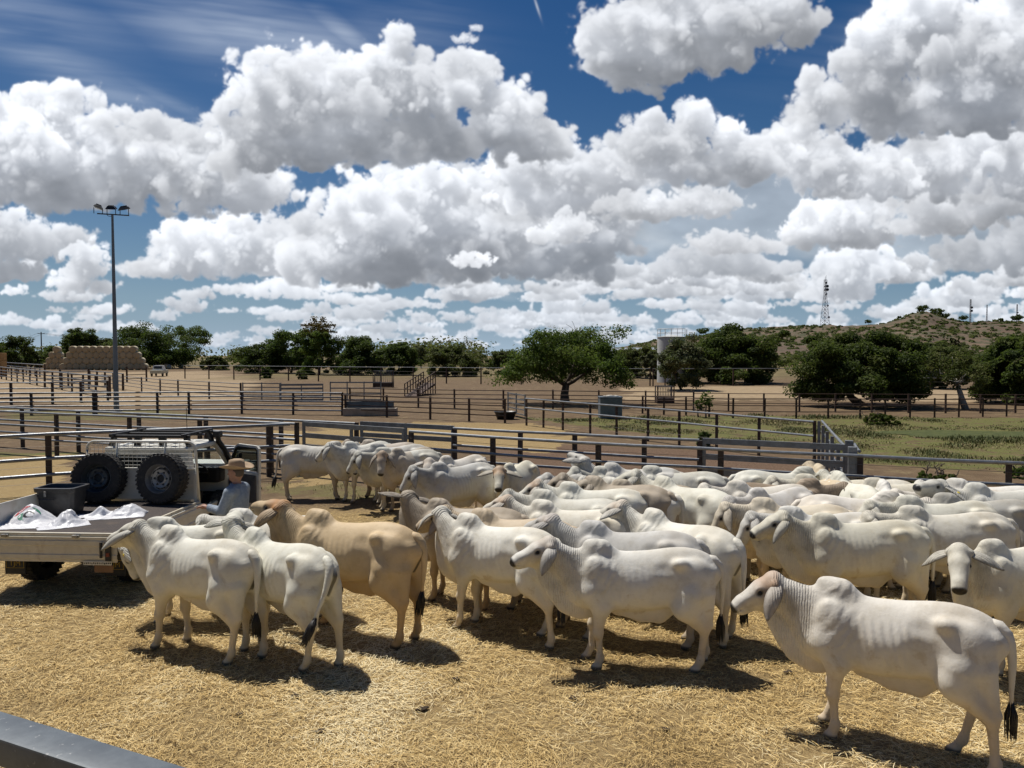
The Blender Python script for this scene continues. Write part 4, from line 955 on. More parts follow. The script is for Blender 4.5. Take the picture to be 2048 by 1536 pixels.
def ramp():
    a, b = at(822,793), at(912,780); a, b = Vector((a.x,a.y,0)), Vector((b.x,b.y,0)); b = a+(b-a).normalized()*4.3
    e = empty('loading_ramp', a); tag(e, 'rusty cattle loading ramp with rail posts rising to the right, in the middle yard', 'loading ramp'); d = b-a; sd = d.cross(Vector((0,0,1))).normalized()*.55
    mb = MB(); up = Vector((0,0,1))
    P = [sd*s+q+up*z for s in (-1,1) for q,z in ((Vector((0,0,0)),.05),(d,.95),(d,.75),(Vector((0,0,0)),.0))]
    mb.add(P, [(0,1,2,3),(7,6,5,4),(0,4,5,1),(3,2,6,7),(1,5,6,2),(0,3,7,4)]); mb.build('deck', M_RUST, e)
    for s in (-1,1):
        for k in range(8):
            q = d*(k/7)+sd*s; z = .05+.9*k/7; MB().bar(q, q+up*(z+1.0), .08,.08).build('post', M_RUST, e)
        for zz in (.55,.98): MB().bar(sd*s+up*(zz+.05), d+sd*s+up*(zz+.95), .05,.07).build('rail', M_RUST, e)
    for nm, px, py, lab, W, H in (('hay_feeder',767,775,'rusty hay feeder rack on legs at the far side of the middle yard',2.0,1.75),('hay_feeder',1329,806,'dark V-shaped hay feeder rack beyond the paddock fence',1.15,1.2)):
        c = at(px,py); e = empty(nm, c); tag(e, lab, 'hay feeder', 'hay feeder racks')
        mb = MB(); mb.cbox((0,0,H*.16),(W,.8,H*.26),.03); mb.build('trough', M_RUST, e)
        mb = MB(); n = 11
        for s in (-1,1):
            for k in range(n):
                x = -W/2+W*k/(n-1); mb.bar((x,s*.12,H*.3),(x,s*.42,H),.022,.022)
            mb.bar((-W/2,s*.42,H),(W/2,s*.42,H),.05,.05); mb.bar((-W/2,s*.12,H*.3),(W/2,s*.12,H*.3),.05,.05)
        mb.build('rack', M_GALVD, e)
        for sx in (-1,1):
            for s in (-1,1): MB().bar((sx*W/2,s*.42,0),(sx*W/2,s*.42,H),.07,.07).build('leg', M_RUST, e)
ramp()
def masts():
    ms = m_plain('mast_steel', (.30,.30,.31), .5, .4, .1); md = m_plain('dish_dark', (.03,.03,.035), .6); mwh = m_plain('dish_white', (.6,.6,.6), .5); mr = m_plain('mast_red', (.32,.14,.10), .6)
    def lattice(name, label, px, top, d, bot, w0, w1, n, dishes=(), bar=.16, group=None):
        X = (px-1024)/FPX*d; zb = float(hill_h(np.array([[X]]),np.array([[d]]))[0,0]); zt = CAM_H+(710-top)/FPX*d
        e = empty(name, (X,d,zb)); tag(e, label, 'tower', group); H = zt-zb
        W = lambda f: w0+(w1-w0)*min(1,f*1.45)
        mb = MB(); rg = MB(); rot = Euler((0,0,.4)).to_matrix()
        cor = lambda f: [rot@Vector((sx*W(f)/2,sy*W(f)/2,0))+Vector((0,0,H*f)) for sx,sy in ((-1,-1),(1,-1),(1,1),(-1,1))]
        for k in range(n):
            A, B = cor(k/n), cor((k+1)/n)
            for i in range(4):
                mb.bar(A[i],B[i],bar*1.5,bar*1.5); j = (i+1)%4
                rg.bar(A[i],B[j],bar*.8,bar*.8); rg.bar(A[j],B[i],bar*.8,bar*.8); rg.bar(B[i],B[j],bar*.8,bar*.8)
        mb.build('leg_frame', ms, e); rg.build('bracing', ms, e)
        for f, dx, r, dark in dishes:
            M = Matrix.Translation((dx,-W(f)/2-.3,H*f)) @ Matrix.Rotation(R(90),4,'X') 
            q = MB(); q.lathe([(0,0),(r*.8,.05),(r,.3),(r,r*.9),(r*.9,r*.95),(0,r*.95)], 16, M); q.build('dish', md if dark else mwh, e, True)
        return e, H
    e, H = lattice('lattice_tower','tall steel lattice tower with round dishes standing on the hill ridge',1648,560,850,645,7.6,2.2,13,((.86,-.8,1.5,0),(.86,1.3,1.6,1),(.79,1.3,1.7,1),(.79,-1.0,1.5,0),(.70,.2,1.3,0),(.46,1.8,1.2,0),(.22,2.8,1.3,0),(.93,0,1.2,1)),.20)
    for x in (-.5,.1,.8): MB().tube([(x,0,H-.5),(x,0,H+3.5+x*2)], .12, 6).build('antenna', ms, e)
    for x in (-1.4,1.3): MB().cbox((x,-1.2,H*.96),(.5,.4,2.2),.05).build('panel_antenna', mwh, e)
    lattice('radio_mast','slim dark mast with two black dishes on the ridge right of the rocky peak',1938,599,850,634,1.4,1.1,12,((.64,.5,1.3,1),(.50,.5,1.3,1)),.12,'masts on the right ridge')
    lattice('radio_mast','thin pale mast without dishes on the ridge, middle of the three right masts',1971,610,850,636,1.0,.7,10,(),.10,'masts on the right ridge')
    lattice('radio_mast','thin mast at the right end of the ridge beside a dark tree',2031,609,850,634,1.1,.8,10,((.55,.3,.7,1),),.12,'masts on the right ridge')
masts()
def far_vehicles():
    d = 110.0
    p = at(392,748); e = empty('farm_truck', (p.x+.3,118,0)); e.rotation_euler = (0,0,R(12)); tag(e, 'small white farm utility parked behind the far boundary fence at the left', 'utility truck')
    mb = MB(); mb.cbox((0,0,.75),(1.75,4.4,.55),.08); mb.build('body', m_plain('ute_pale_paint', (.45,.43,.33), .5), e)
    mb = MB(); mb.add([(-.80,-.9,1.02),(.80,-.9,1.02),(.80,.9,1.02),(-.80,.9,1.02),(-.68,-.7,1.75),(.68,-.7,1.75),(.68,.5,1.75),(-.68,.5,1.75)], [(0,3,2,1),(4,5,6,7),(0,1,5,4),(1,2,6,5),(2,3,7,6),(3,0,4,7)]); mb.build('cab', M_WHITE, e)
    MB().cbox((0,-.815,1.42),(1.2,.03,.42),.01,Euler((R(-15),0,0)).to_matrix()).build('rear_window', M_BLACKP, e)
    for sx in (-1,1):
        for y in (-1.3,1.3):
            M = Matrix.Translation((sx*.80,y,.36)) @ Matrix.Rotation(R(90),4,'Y'); q = MB(); q.lathe([(0,-.1),(.3,-.1),(.36,-.06),(.36,.06),(.3,.1),(0,.1)], 18, M); q.build('wheel', M_BLACKP, e, True)
    for px, py, w, h, lab in ((334,742,1.9,1.2,'low pile of white plastic sheet on the sandy ground right of the hay stack'),(362,741,1.0,1.75,'upright white plastic wrapped bundle beside the far utility')):
        p = at(px,py); rs = np.random.RandomState(px); bm = bmesh.new(); bmesh.ops.create_icosphere(bm, subdivisions=4, radius=1)
        for v in bm.verts:
            c = np.array(v.co); q = c*np.array([w/2,w/2.6,h/2]); f = 1+.16*math.sin(5*c[0]+3*c[2])+.14*math.sin(7*c[1]+4*c[0]+2*c[2])+.09*math.sin(13*c[2]+6*c[0]); v.co = Vector(q*f)+Vector((0,0,h/2*.9))
            v.co.z = max(0,v.co.z)
        for f in bm.faces: f.smooth = True
        me = bpy.data.meshes.new('plastic_bundle'); bm.to_mesh(me); bm.free(); me.materials.append(m_plain('white_sheet', (.62,.63,.64), .5)); o = bpy.data.objects.new('plastic_bundle', me); COL.objects.link(o)
        o.location = (p.x,p.y+25,0); o.location.x *= (p.y+25)/p.y; o.scale = ((p.y+25)/p.y,)*3; tag(o, lab, 'plastic bundle')
far_vehicles()

# ------------------------------------------------------------------ cattle: one sculpted distance-field body, then posed per animal
def smin(a, b, k):
    h = np.clip(.5+.5*(b-a)/k, 0, 1); return b*(1-h)+a*h - k*h*(1-h)
def smax(a, b, k): return -smin(-a, -b, k)
class Field:
    def __init__(s, lo, hi, h):
        s.lo = np.array(lo, np.float32); s.h = h
        n = np.ceil((np.array(hi)-s.lo)/h).astype(int)+1
        s.n = n
        s.ax = [s.lo[i]+h*np.arange(n[i], dtype=np.float32) for i in range(3)]
        s.F = np.full(n, 1.0, np.float32)
    def win(s, lo, hi):
        sl = []; 
        for i in range(3):
            a = int(np.clip(np.floor((lo[i]-s.lo[i])/s.h), 0, s.n[i]-1)); b = int(np.clip(np.ceil((hi[i]-s.lo[i])/s.h)+1, a+1, s.n[i]))
            sl.append(slice(a,b))
        X = s.ax[0][sl[0]][:,None,None]; Y = s.ax[1][sl[1]][None,:,None]; Z = s.ax[2][sl[2]][None,None,:]
        return tuple(sl), X, Y, Z
    def put(s, sl, d, k, sub=False):
        s.F[sl] = smax(s.F[sl], -d, k) if sub else smin(s.F[sl], d.astype(np.float32), k)
def d_ell(X, Y, Z, c, r, rot=None):
    x, y, z = X-c[0], Y-c[1], Z-c[2]
    if rot:                                             # rotation in the x-z plane
        cs, sn = math.cos(rot), math.sin(rot); x, z = cs*x+sn*z, -sn*x+cs*z
    k0 = np.sqrt((x/r[0])**2+(y/r[1])**2+(z/r[2])**2); k1 = np.sqrt((x/r[0]**2)**2+(y/r[1]**2)**2+(z/r[2]**2)**2)
    return k0*(k0-1)/np.maximum(k1,1e-6)
def d_cone(X, Y, Z, a, b, ra, rb, ys=1.0):
    a = np.array(a, float); b = np.array(b, float)
    if ys != 1.0: a = a*[1,ys,1]; b = b*[1,ys,1]; Y = Y*ys
    ba = b-a; l2 = ba.dot(ba)
    t = np.clip(((X-a[0])*ba[0]+(Y-a[1])*ba[1]+(Z-a[2])*ba[2])/l2, 0, 1)
    d = np.sqrt((X-a[0]-t*ba[0])**2+(Y-a[1]-t*ba[1])**2+(Z-a[2]-t*ba[2])**2) - (ra+(rb-ra)*t)
    return d/ys if ys > 1 else d

POLL = np.array([1.03, 0, 1.37]); HDIR = np.array([.74, 0, -.673]); HNRM = np.array([.673, 0, .74])
NECK0 = np.array([.60, 0, 1.10])
HS, HA = 1.08, .93
def hp(a, n, y=0.0): return POLL + HDIR*(a*HA) + HNRM*(n*HS) + np.array([0, y*HS, 0])

def cow_prims():
    P = []                                              # (kind, args, k, group)
    E = lambda c, r, k=.05, rot=None, g='b', sub=False: P.append(('e', (c, r, rot), k, g, sub))
    C = lambda a, b, ra, rb, k=.04, ys=1.0, g='b', sub=False: P.append(('c', (a, b, ra, rb, ys), k, g, sub))
    for s in (-1, 1):
        # hip bones, pins, shoulder, thigh
        E((-.40, s*.200, 1.205), (.075,.05,.055), .075)
        E((-.745, s*.095, 1.10), (.05,.04,.05), .06)
        E((-.53, s*.145, .97), (.20,.115,.27), .07, .25)
        C((-.50, s*.165, .86), (-.46, s*.17, .70), .15, .11, .06)
        C((-.47, s*.165, .74), (-.665, s*.15, .50), .145, .070, .07)
        C((-.67, s*.135, .86), (-.730, s*.15, .54), .105, .034, .06)
        C((-.735, s*.15, .525), (-.69, s*.15, .44), .034, .040, .025)
        C((-.69, s*.15, .47), (-.675, s*.15, .17), .046, .034, .03)
        C((-.675, s*.15, .15), (-.672, s*.15, .12), .046, .045, .02)
        C((-.675, s*.15, .12), (-.635, s*.15, .055), .038, .042, .02)
        C((-.64, s*.15, .035), (-.60, s*.15, .022), .050, .040, .015)
        E((.45, s*.150, .99), (.13,.080,.25), .12, -.30)
        C((.53, s*.145, .86), (.44, s*.16, .70), .115, .088, .10)
        C((.435, s*.155, .72), (.475, s*.145, .43), .090, .051, .05)
        E((.482, s*.145, .41), (.060,.056,.068), .03)
        C((.475, s*.145, .38), (.47, s*.145, .16), .041, .033, .03)
        C((.47, s*.145, .15), (.475, s*.145, .12), .046, .044, .02)
        C((.475, s*.145, .12), (.505, s*.145, .055), .037, .043, .02)
        C((.505, s*.145, .035), (.54, s*.145, .022), .051, .041, .015)
        # ribs barely showing
    # hump, crest, neck, dewlap
    E((.46, 0, 1.318), (.170,.078,.090), .085, .30)
    C((.40,0,1.345), (.56,0,1.25), .045, .075, .07)
    C((.58,0,1.17), (1.00,0,1.315), .085, .072, .08, 1.0, 'n')
    C((.64,0,1.05), (.98,0,1.235), .125, .086, .08, 1.0, 'n')
    C((.70,0,.93), (1.00,0,1.15), .105, .068, .08, 1.0, 'n')
    E((.64, 0, .84), (.15,.115,.17), .09)
    dl = [(.50,.60,.05),(.64,.625,.09),(.78,.71,.12),(.89,.85,.11),(.98,.99,.09),(1.07,1.07,.055)]
    for (x0,z0,r0),(x1,z1,r1) in zip(dl[:-1], dl[1:]): C((x0,0,z0),(x1,0,z1), r0, r1, .05, 2.6, 'n')
    # navel flap
    C((-.02,0,.61), (-.20,0,.565), .09, .055, .06, 2.2)
    C((-.20,0,.565), (-.42,0,.68), .055, .055, .06, 2.2)
    C((.25,0,.62), (-.02,0,.58), .06, .07, .05, 2.2)
    # head
    HB = len(P)
    C(hp(.03,-.055), hp(.16,-.055), .092, .092, .04, 1.0, 'h')
    E(hp(.0,-.045), (.075,.085,.075), .05, None, 'h')
    for s in (-1,1):
        E(hp(.165,-.022,s*.068), (.042,.030,.032), .035, None, 'h')
        C(hp(.10,-.105,s*.045), hp(.26,-.105,s*.035), .062, .042, .04, 1.0, 'h')
        C(hp(.20,-.035,s*.052), hp(.40,-.030,s*.028), .035, .030, .05, 1.0, 'h')
        E(hp(.465,-.036,s*.032), (.040,.036,.042), .03, None, 'h')
        E(hp(.02,-.05,s*.095), (.045,.035,.04), .03, None, 'h')
    C(hp(.16,-.045), hp(.38,-.036), .080, .058, .05, 1.0, 'h')
    C(hp(.26,-.105), hp(.43,-.085), .050, .044, .04, 1.0, 'h')
    C(hp(.40,-.040), hp(.465,-.044), .056, .052, .04, 1.0, 'h')
    C(hp(.40,-.092), hp(.452,-.090), .042, .036, .03, 1.0, 'h')
    for s in (-1,1):
        E(hp(.512,-.022,s*.036), (.016,.012,.014), .014, None, 'h', True)
        E(hp(.185,-.035,s*.112), (.034,.026,.026), .03, None, 'h', True)
        C(hp(.40,-.066,s*.075), hp(.50,-.070,s*.02), .008, .008, .012, 1.0, 'h', True)
    for s in (-1,1):
        # flank hollow, behind shoulder, behind rib
        E((-.225, s*.262, 1.165), (.068,.052,.042), .085, .12, 'b', True)
        E((-.225, s*.350, .90), (.09,.080,.19), .14, .3, 'b', True)
        E((.27, s*.335, .98), (.07,.08,.22), .10, -.25, 'b', True)
    for i, (kd, a, k, g, sb) in enumerate(P):             # the skull was drawn at 1:1.13
        if g == 'h': P[i] = (kd, (a[0], (a[1][0]*HA, a[1][1]*HS, a[1][2]*HS), a[2]) if kd == 'e' else (a[0], a[1], a[2]*HS, a[3]*HS, a[4]), k, g, sb)
    return P

def torso_sdf(X, Y, Z):
    xs = np.array([-.83,-.80,-.74,-.62,-.46,-.30,-.08,.15,.34,.48,.62,.76,.84])
    tp = np.array([1.14,1.20,1.265,1.32,1.345,1.335,1.30,1.285,1.30,1.31,1.26,1.17,1.08])
    bt = np.array([1.00,.92,.82,.75,.72,.68,.645,.625,.63,.64,.67,.76,.90])
    wd = np.array([.05,.11,.155,.205,.232,.24,.258,.258,.222,.192,.165,.12,.05])
    x = np.clip(X[:,0,0], xs[0], xs[-1])
    def sp(v):                                          # smooth the polyline
        g = np.linspace(xs[0], xs[-1], 240); q = np.interp(g, xs, v)
        k = np.hanning(25); k /= k.sum(); q = np.convolve(np.pad(q, 12, mode='edge'), k, 'valid')
        return np.interp(x, g, q)[:,None,None]
    t, b, w = sp(tp), sp(bt), sp(wd)
    c = b + (t-b)*.46
    zz = np.where(Z > c, (Z-c)/(t-c), (Z-c)/(c-b))
    yy = np.abs(Y)/w
    p = np.where(Z > c, 1.62, 2.3)
    k0 = (yy**p + np.abs(zz)**p)**(1/p)
    d = (k0-1)*np.minimum(w, (t-b)*.5)*.85
    ex = np.maximum(np.maximum(xs[0]-X, X-xs[-1]), 0)
    return np.sqrt(np.maximum(d,0)**2+ex**2) + np.minimum(d,0)

def surface_nets(F, lo, h):
    s = F < 0
    cor = [(i,j,k) for i in (0,1) for j in (0,1) for k in (0,1)]
    n = np.array(F.shape)-1
    sub = lambda A, o: A[o[0]:o[0]+n[0], o[1]:o[1]+n[1], o[2]:o[2]+n[2]]
    cnt = sum(sub(s,o).astype(np.int8) for o in cor)
    act = (cnt > 0) & (cnt < 8)
    I = np.argwhere(act); idx = -np.ones(act.shape, np.int64); idx[act] = np.arange(len(I))
    val = {o: sub(F,o)[act] for o in cor}
    acc = np.zeros((len(I),3)); c = np.zeros(len(I))
    for a in cor:
        for ax in range(3):
            if a[ax] == 1: continue
            b = list(a); b[ax] = 1; b = tuple(b)
            fa, fb = val[a], val[b]; m = (fa < 0) != (fb < 0)
            t = np.where(m, fa/np.where(m, fa-fb, 1), 0)
            p = np.array(a, float)[None,:].repeat(len(I),0); p[:,ax] += t
            acc[m] += p[m]; c += m
    V = (I + acc/c[:,None])*h + lo
    Q = []
    for ax in range(3):
        u, v = (ax+1)%3, (ax+2)%3
        A = [slice(1,-1)]*3; A[ax] = slice(0,-1); B = list(A); B[ax] = slice(1,None)
        sa, sb = s[tuple(A)], s[tuple(B)]
        for cond, flip in ((sa & ~sb, False), (~sa & sb, True)):
            E = np.argwhere(cond)
            if not len(E): continue
            base = E + 1; base[:,ax] -= 1
            def cell(du, dv):
                q = base.copy(); q[:,u] -= du; q[:,v] -= dv; return idx[q[:,0],q[:,1],q[:,2]]
            q = np.stack([cell(1,1), cell(0,1), cell(0,0), cell(1,0)], 1)
            Q.append(q[:,::-1] if flip else q)
    return V, np.concatenate(Q)

def sculpt(h):
    f = Field((-.92,-.34,-.03), (1.48,.34,1.56), h)
    sl, X, Y, Z = f.win((-.92,-.34,-.03),(1.48,.34,1.56))
    f.F[:] = torso_sdf(X, Y, Z)
    prims = cow_prims()
    def bounds(kind, a):
        if kind == 'e': c = np.array(a[0]); r = np.full(3, max(a[1])); return c-r, c+r
        p, q = np.array(a[0],float), np.array(a[1],float); r = max(a[2],a[3]); return np.minimum(p,q)-r, np.maximum(p,q)+r
    def ev(kind, a, X, Y, Z): return d_ell(X,Y,Z,*a) if kind == 'e' else d_cone(X,Y,Z,*a)
    for kind, a, k, g, sub in prims:
        lo, hi = bounds(kind, a); m = k+2*h
        sl, X, Y, Z = f.win(lo-m, hi+m)
        f.put(sl, ev(kind,a,X,Y,Z), k, sub)
    f.F[:,:,f.ax[2] < .001] = np.maximum(f.F[:,:,f.ax[2] < .001], .004)
    V, Q = surface_nets(f.F, f.lo.astype(float), h)
    # light smoothing
    for _ in range(2):
        S = np.zeros_like(V); c = np.zeros(len(V))
        for i in range(4):
            a, b = Q[:,i], Q[:,(i+1)%4]
            for k in range(3):
                S[:,k] += np.bincount(a, V[b,k], len(V)) + np.bincount(b, V[a,k], len(V))
            c += np.bincount(a, minlength=len(V)) + np.bincount(b, minlength=len(V))
        V = V*.5 + .5*S/c[:,None]
    # weights
    X, Y, Z = V[:,0], V[:,1], V[:,2]
    dh = np.full(len(V), 9.0); dn = np.full(len(V), 9.0)
    for kind, a, k, g, sub in prims:
        if sub: continue
        if g == 'h': dh = np.minimum(dh, ev(kind,a,X,Y,Z))
        if g == 'n': dn = np.minimum(dn, ev(kind,a,X,Y,Z))
    dn = np.minimum(dn, torso_sdf(X[:,None,None], Y[:,None,None], Z[:,None,None])[:,0,0] if False else dn)
    ss = lambda x, a, b: (lambda t: t*t*(3-2*t))(np.clip((x-a)/(b-a),0,1))
    wh = ss(dn-dh, -.045, .055) * ss(X, .9, 1.0)
    ax = POLL-NECK0; L = np.linalg.norm(ax); ax /= L
    sN = ((V-NECK0)@ax)/L
    sN = np.where(Z < .62, 0, sN)
    sN = np.clip(sN, 0, 1); sN *= ss(X, .50, .72)*ss(Z, .62, .80)
    sN = np.maximum(sN, wh)
    H = V-POLL; ha, hn = H@HDIR/HA, H@HNRM/HS
    return dict(V=V, Q=Q, wh=wh, sN=sN, ha=ha, hn=hn)

def rot_m(yaw, pitch, roll=0.0):
    roll = roll + 0*yaw
    cy, sy, cp, sp, cr, sr = np.cos(yaw), np.sin(yaw), np.cos(pitch), np.sin(pitch), np.cos(roll), np.sin(roll)
    o, z = np.ones_like(cy), np.zeros_like(cy)
    Rz = np.stack([np.stack([cy,-sy,z],-1), np.stack([sy,cy,z],-1), np.stack([z,z,o],-1)], -2)
    Ry = np.stack([np.stack([cp,z,-sp],-1), np.stack([z,o,z],-1), np.stack([sp,z,cp],-1)], -2)   # + = nose up
    Rx = np.stack([np.stack([o,z,z],-1), np.stack([z,cr,-sr],-1), np.stack([z,sr,cr],-1)], -2)
    return Rz @ Ry @ Rx

class Rig:
    """bends the straight-necked sculpture: neck curve, head turn, leg swing"""
    def __init__(s, ny=0, np_=0, hy=0, hpit=0, roll=0, legs=(0,0,0,0), belly=1.0, fat=1.0):
        s.ny, s.np_, s.hy, s.hp, s.roll, s.legs, s.belly, s.fat = R(ny), R(np_), R(hy), R(hpit), R(roll), legs, belly, fat
        N = 41; t = np.linspace(0,1,N); s.t = t
        fr = rot_m(s.ny*t, s.np_*t); ax = POLL-NECK0
        mid = (fr[1:] @ ax + fr[:-1] @ ax)/2/(N-1)
        s.c = np.concatenate([[NECK0], NECK0+np.cumsum(mid,0)])
    def neck(s, V, u):
        Rm = rot_m(s.ny*u, s.np_*u)
        C = np.stack([np.interp(u, s.t, s.c[:,i]) for i in range(3)], -1)
        C0 = NECK0 + (POLL-NECK0)*u[:,None]
        return C + np.einsum('nij,nj->ni', Rm, V-C0)
    def head(s, V):
        one = np.ones(len(V))
        HR = rot_m(s.hy*one, s.hp*one, s.roll*one)
        W = np.einsum('nij,nj->ni', HR, V-(POLL-HNRM*.06)) + (POLL-HNRM*.06)
        return s.neck(W, one)
    def apply(s, V, sN, wh):
        V = V.copy(); X, Y, Z = V[:,0].copy(), V[:,1].copy(), V[:,2].copy()
        ss = lambda x, a, b: (lambda t: t*t*(3-2*t))(np.clip((x-a)/(b-a),0,1))
        trunk = ss(Z,.55,.75)*(1-sN)
        V[:,1] *= 1 + (s.fat-1)*trunk
        low = ss(1.0-Z, 0.0, .45)*ss(X,-.5,-.2)*ss(.45-X,0,.25)*ss(Z,.44,.55)
        V[:,2] -= (s.belly-1)*.5*low
        for i, a in enumerate(s.legs):                  # front left, front right, rear left, rear right: metres the hoof moves
            if not a: continue
            front = i < 2; sg = 1 if i % 2 == 0 else -1
            x0 = .47 if front else -.62
            w = (np.abs(X-x0) < (.26 if front else .36))*(Y*sg > 0)*(X*0+1)
            top = .80 if front else .88
            q = np.clip((top-Z)/top, 0, 1)
            fall = ss(Z, -.1, .0)
            inner = ss(np.abs(Y), .0, .09)
            V[:,0] += w*inner*a*q**1.25
        A = s.neck(V, sN); B = s.head(V)
        return A*(1-wh[:,None]) + B*wh[:,None]

def ear_geo(side, droop, fwd, L=.34, W=.082):
    """pendulous ear leaf in head space; closed thin shell"""
    nu, nv = 13, 7; top = []; bot = []
    base = hp(.02,-.055,side*.098)
    # ear axis: outwards, down, slightly forward
    out = np.array([0,side,0.]); dn = np.array([0,0,-1.]); fw = np.array([1.,0,0])
    for i in range(nu):
        u = i/(nu-1)
        ang = R(droop)*min(1, .35+u*1.1)
        d = out*math.cos(ang)+dn*math.sin(ang)
        if i == 0: c = base.copy()
        else: c = c + d*(L/(nu-1)) + fw*fwd*(L/(nu-1))
        wd = W*(max(.02,math.sin(math.pi*min(1,(.10+.90*u))**.80))**.75) if u < .999 else .006
        wd = max(wd, .006)
        side_v = fw*.92 + dn*.25; side_v /= np.linalg.norm(side_v)
        nrm = np.cross(d, side_v)*side; nrm /= np.linalg.norm(nrm)
        for j in range(nv):
            v = (j/(nv-1)-.5)*2
            cup = -(1-v*v)*.022*math.sin(math.pi*min(1,u+.1)) + (.35*abs(v)**3)*.02
            p = c + side_v*v*wd + nrm*cup
            top.append(p + nrm*.004); bot.append(p - nrm*.004)
    V = np.array(top+bot); n = nu*nv; F = []
    for i in range(nu-1):
        for j in range(nv-1):
            a = i*nv+j; q = (a, a+1, a+nv+1, a+nv); F.append(q); F.append(tuple(n+k for k in q[::-1]))
    for i in range(nu-1):
        for j in (0, nv-1):
            a, b = i*nv+j, (i+1)*nv+j; q = (a, b, n+b, n+a); F.append(q if j == 0 else q[::-1])
    for j in range(nv-1):
        a, b = (nu-1)*nv+j, (nu-1)*nv+j+1; F.append((a, b, n+b, n+a))
    inner = np.array([0.]*n+[1.]*n) if False else np.array([1.]*n+[0.]*n)
    return V, F, inner

def ball_geo(c, r, n=10, m=6):
    V = [c+np.array([0,0,r])]; F = []
    for i in range(1,m):
        t = math.pi*i/m
        for k in range(n): p = 2*math.pi*k/n; V.append(c+r*np.array([math.sin(t)*math.cos(p), math.sin(t)*math.sin(p), math.cos(t)]))
    V.append(c-np.array([0,0,r]))
    for k in range(n): F.append((0,1+k,1+(k+1)%n))
    for i in range(m-2):
        for k in range(n): a, b = 1+i*n+k, 1+i*n+(k+1)%n; F.append((a, a+n, b+n, b))
    e = len(V)-1
    for k in range(n): F.append((e, 1+(m-2)*n+(k+1)%n, 1+(m-2)*n+k))
    return np.array(V), F

def tube_geo(pts, rs, n=8):
    mb = MB(); mb.tube(pts, list(rs), n); return np.array([list(v) for v in mb.v]), mb.f

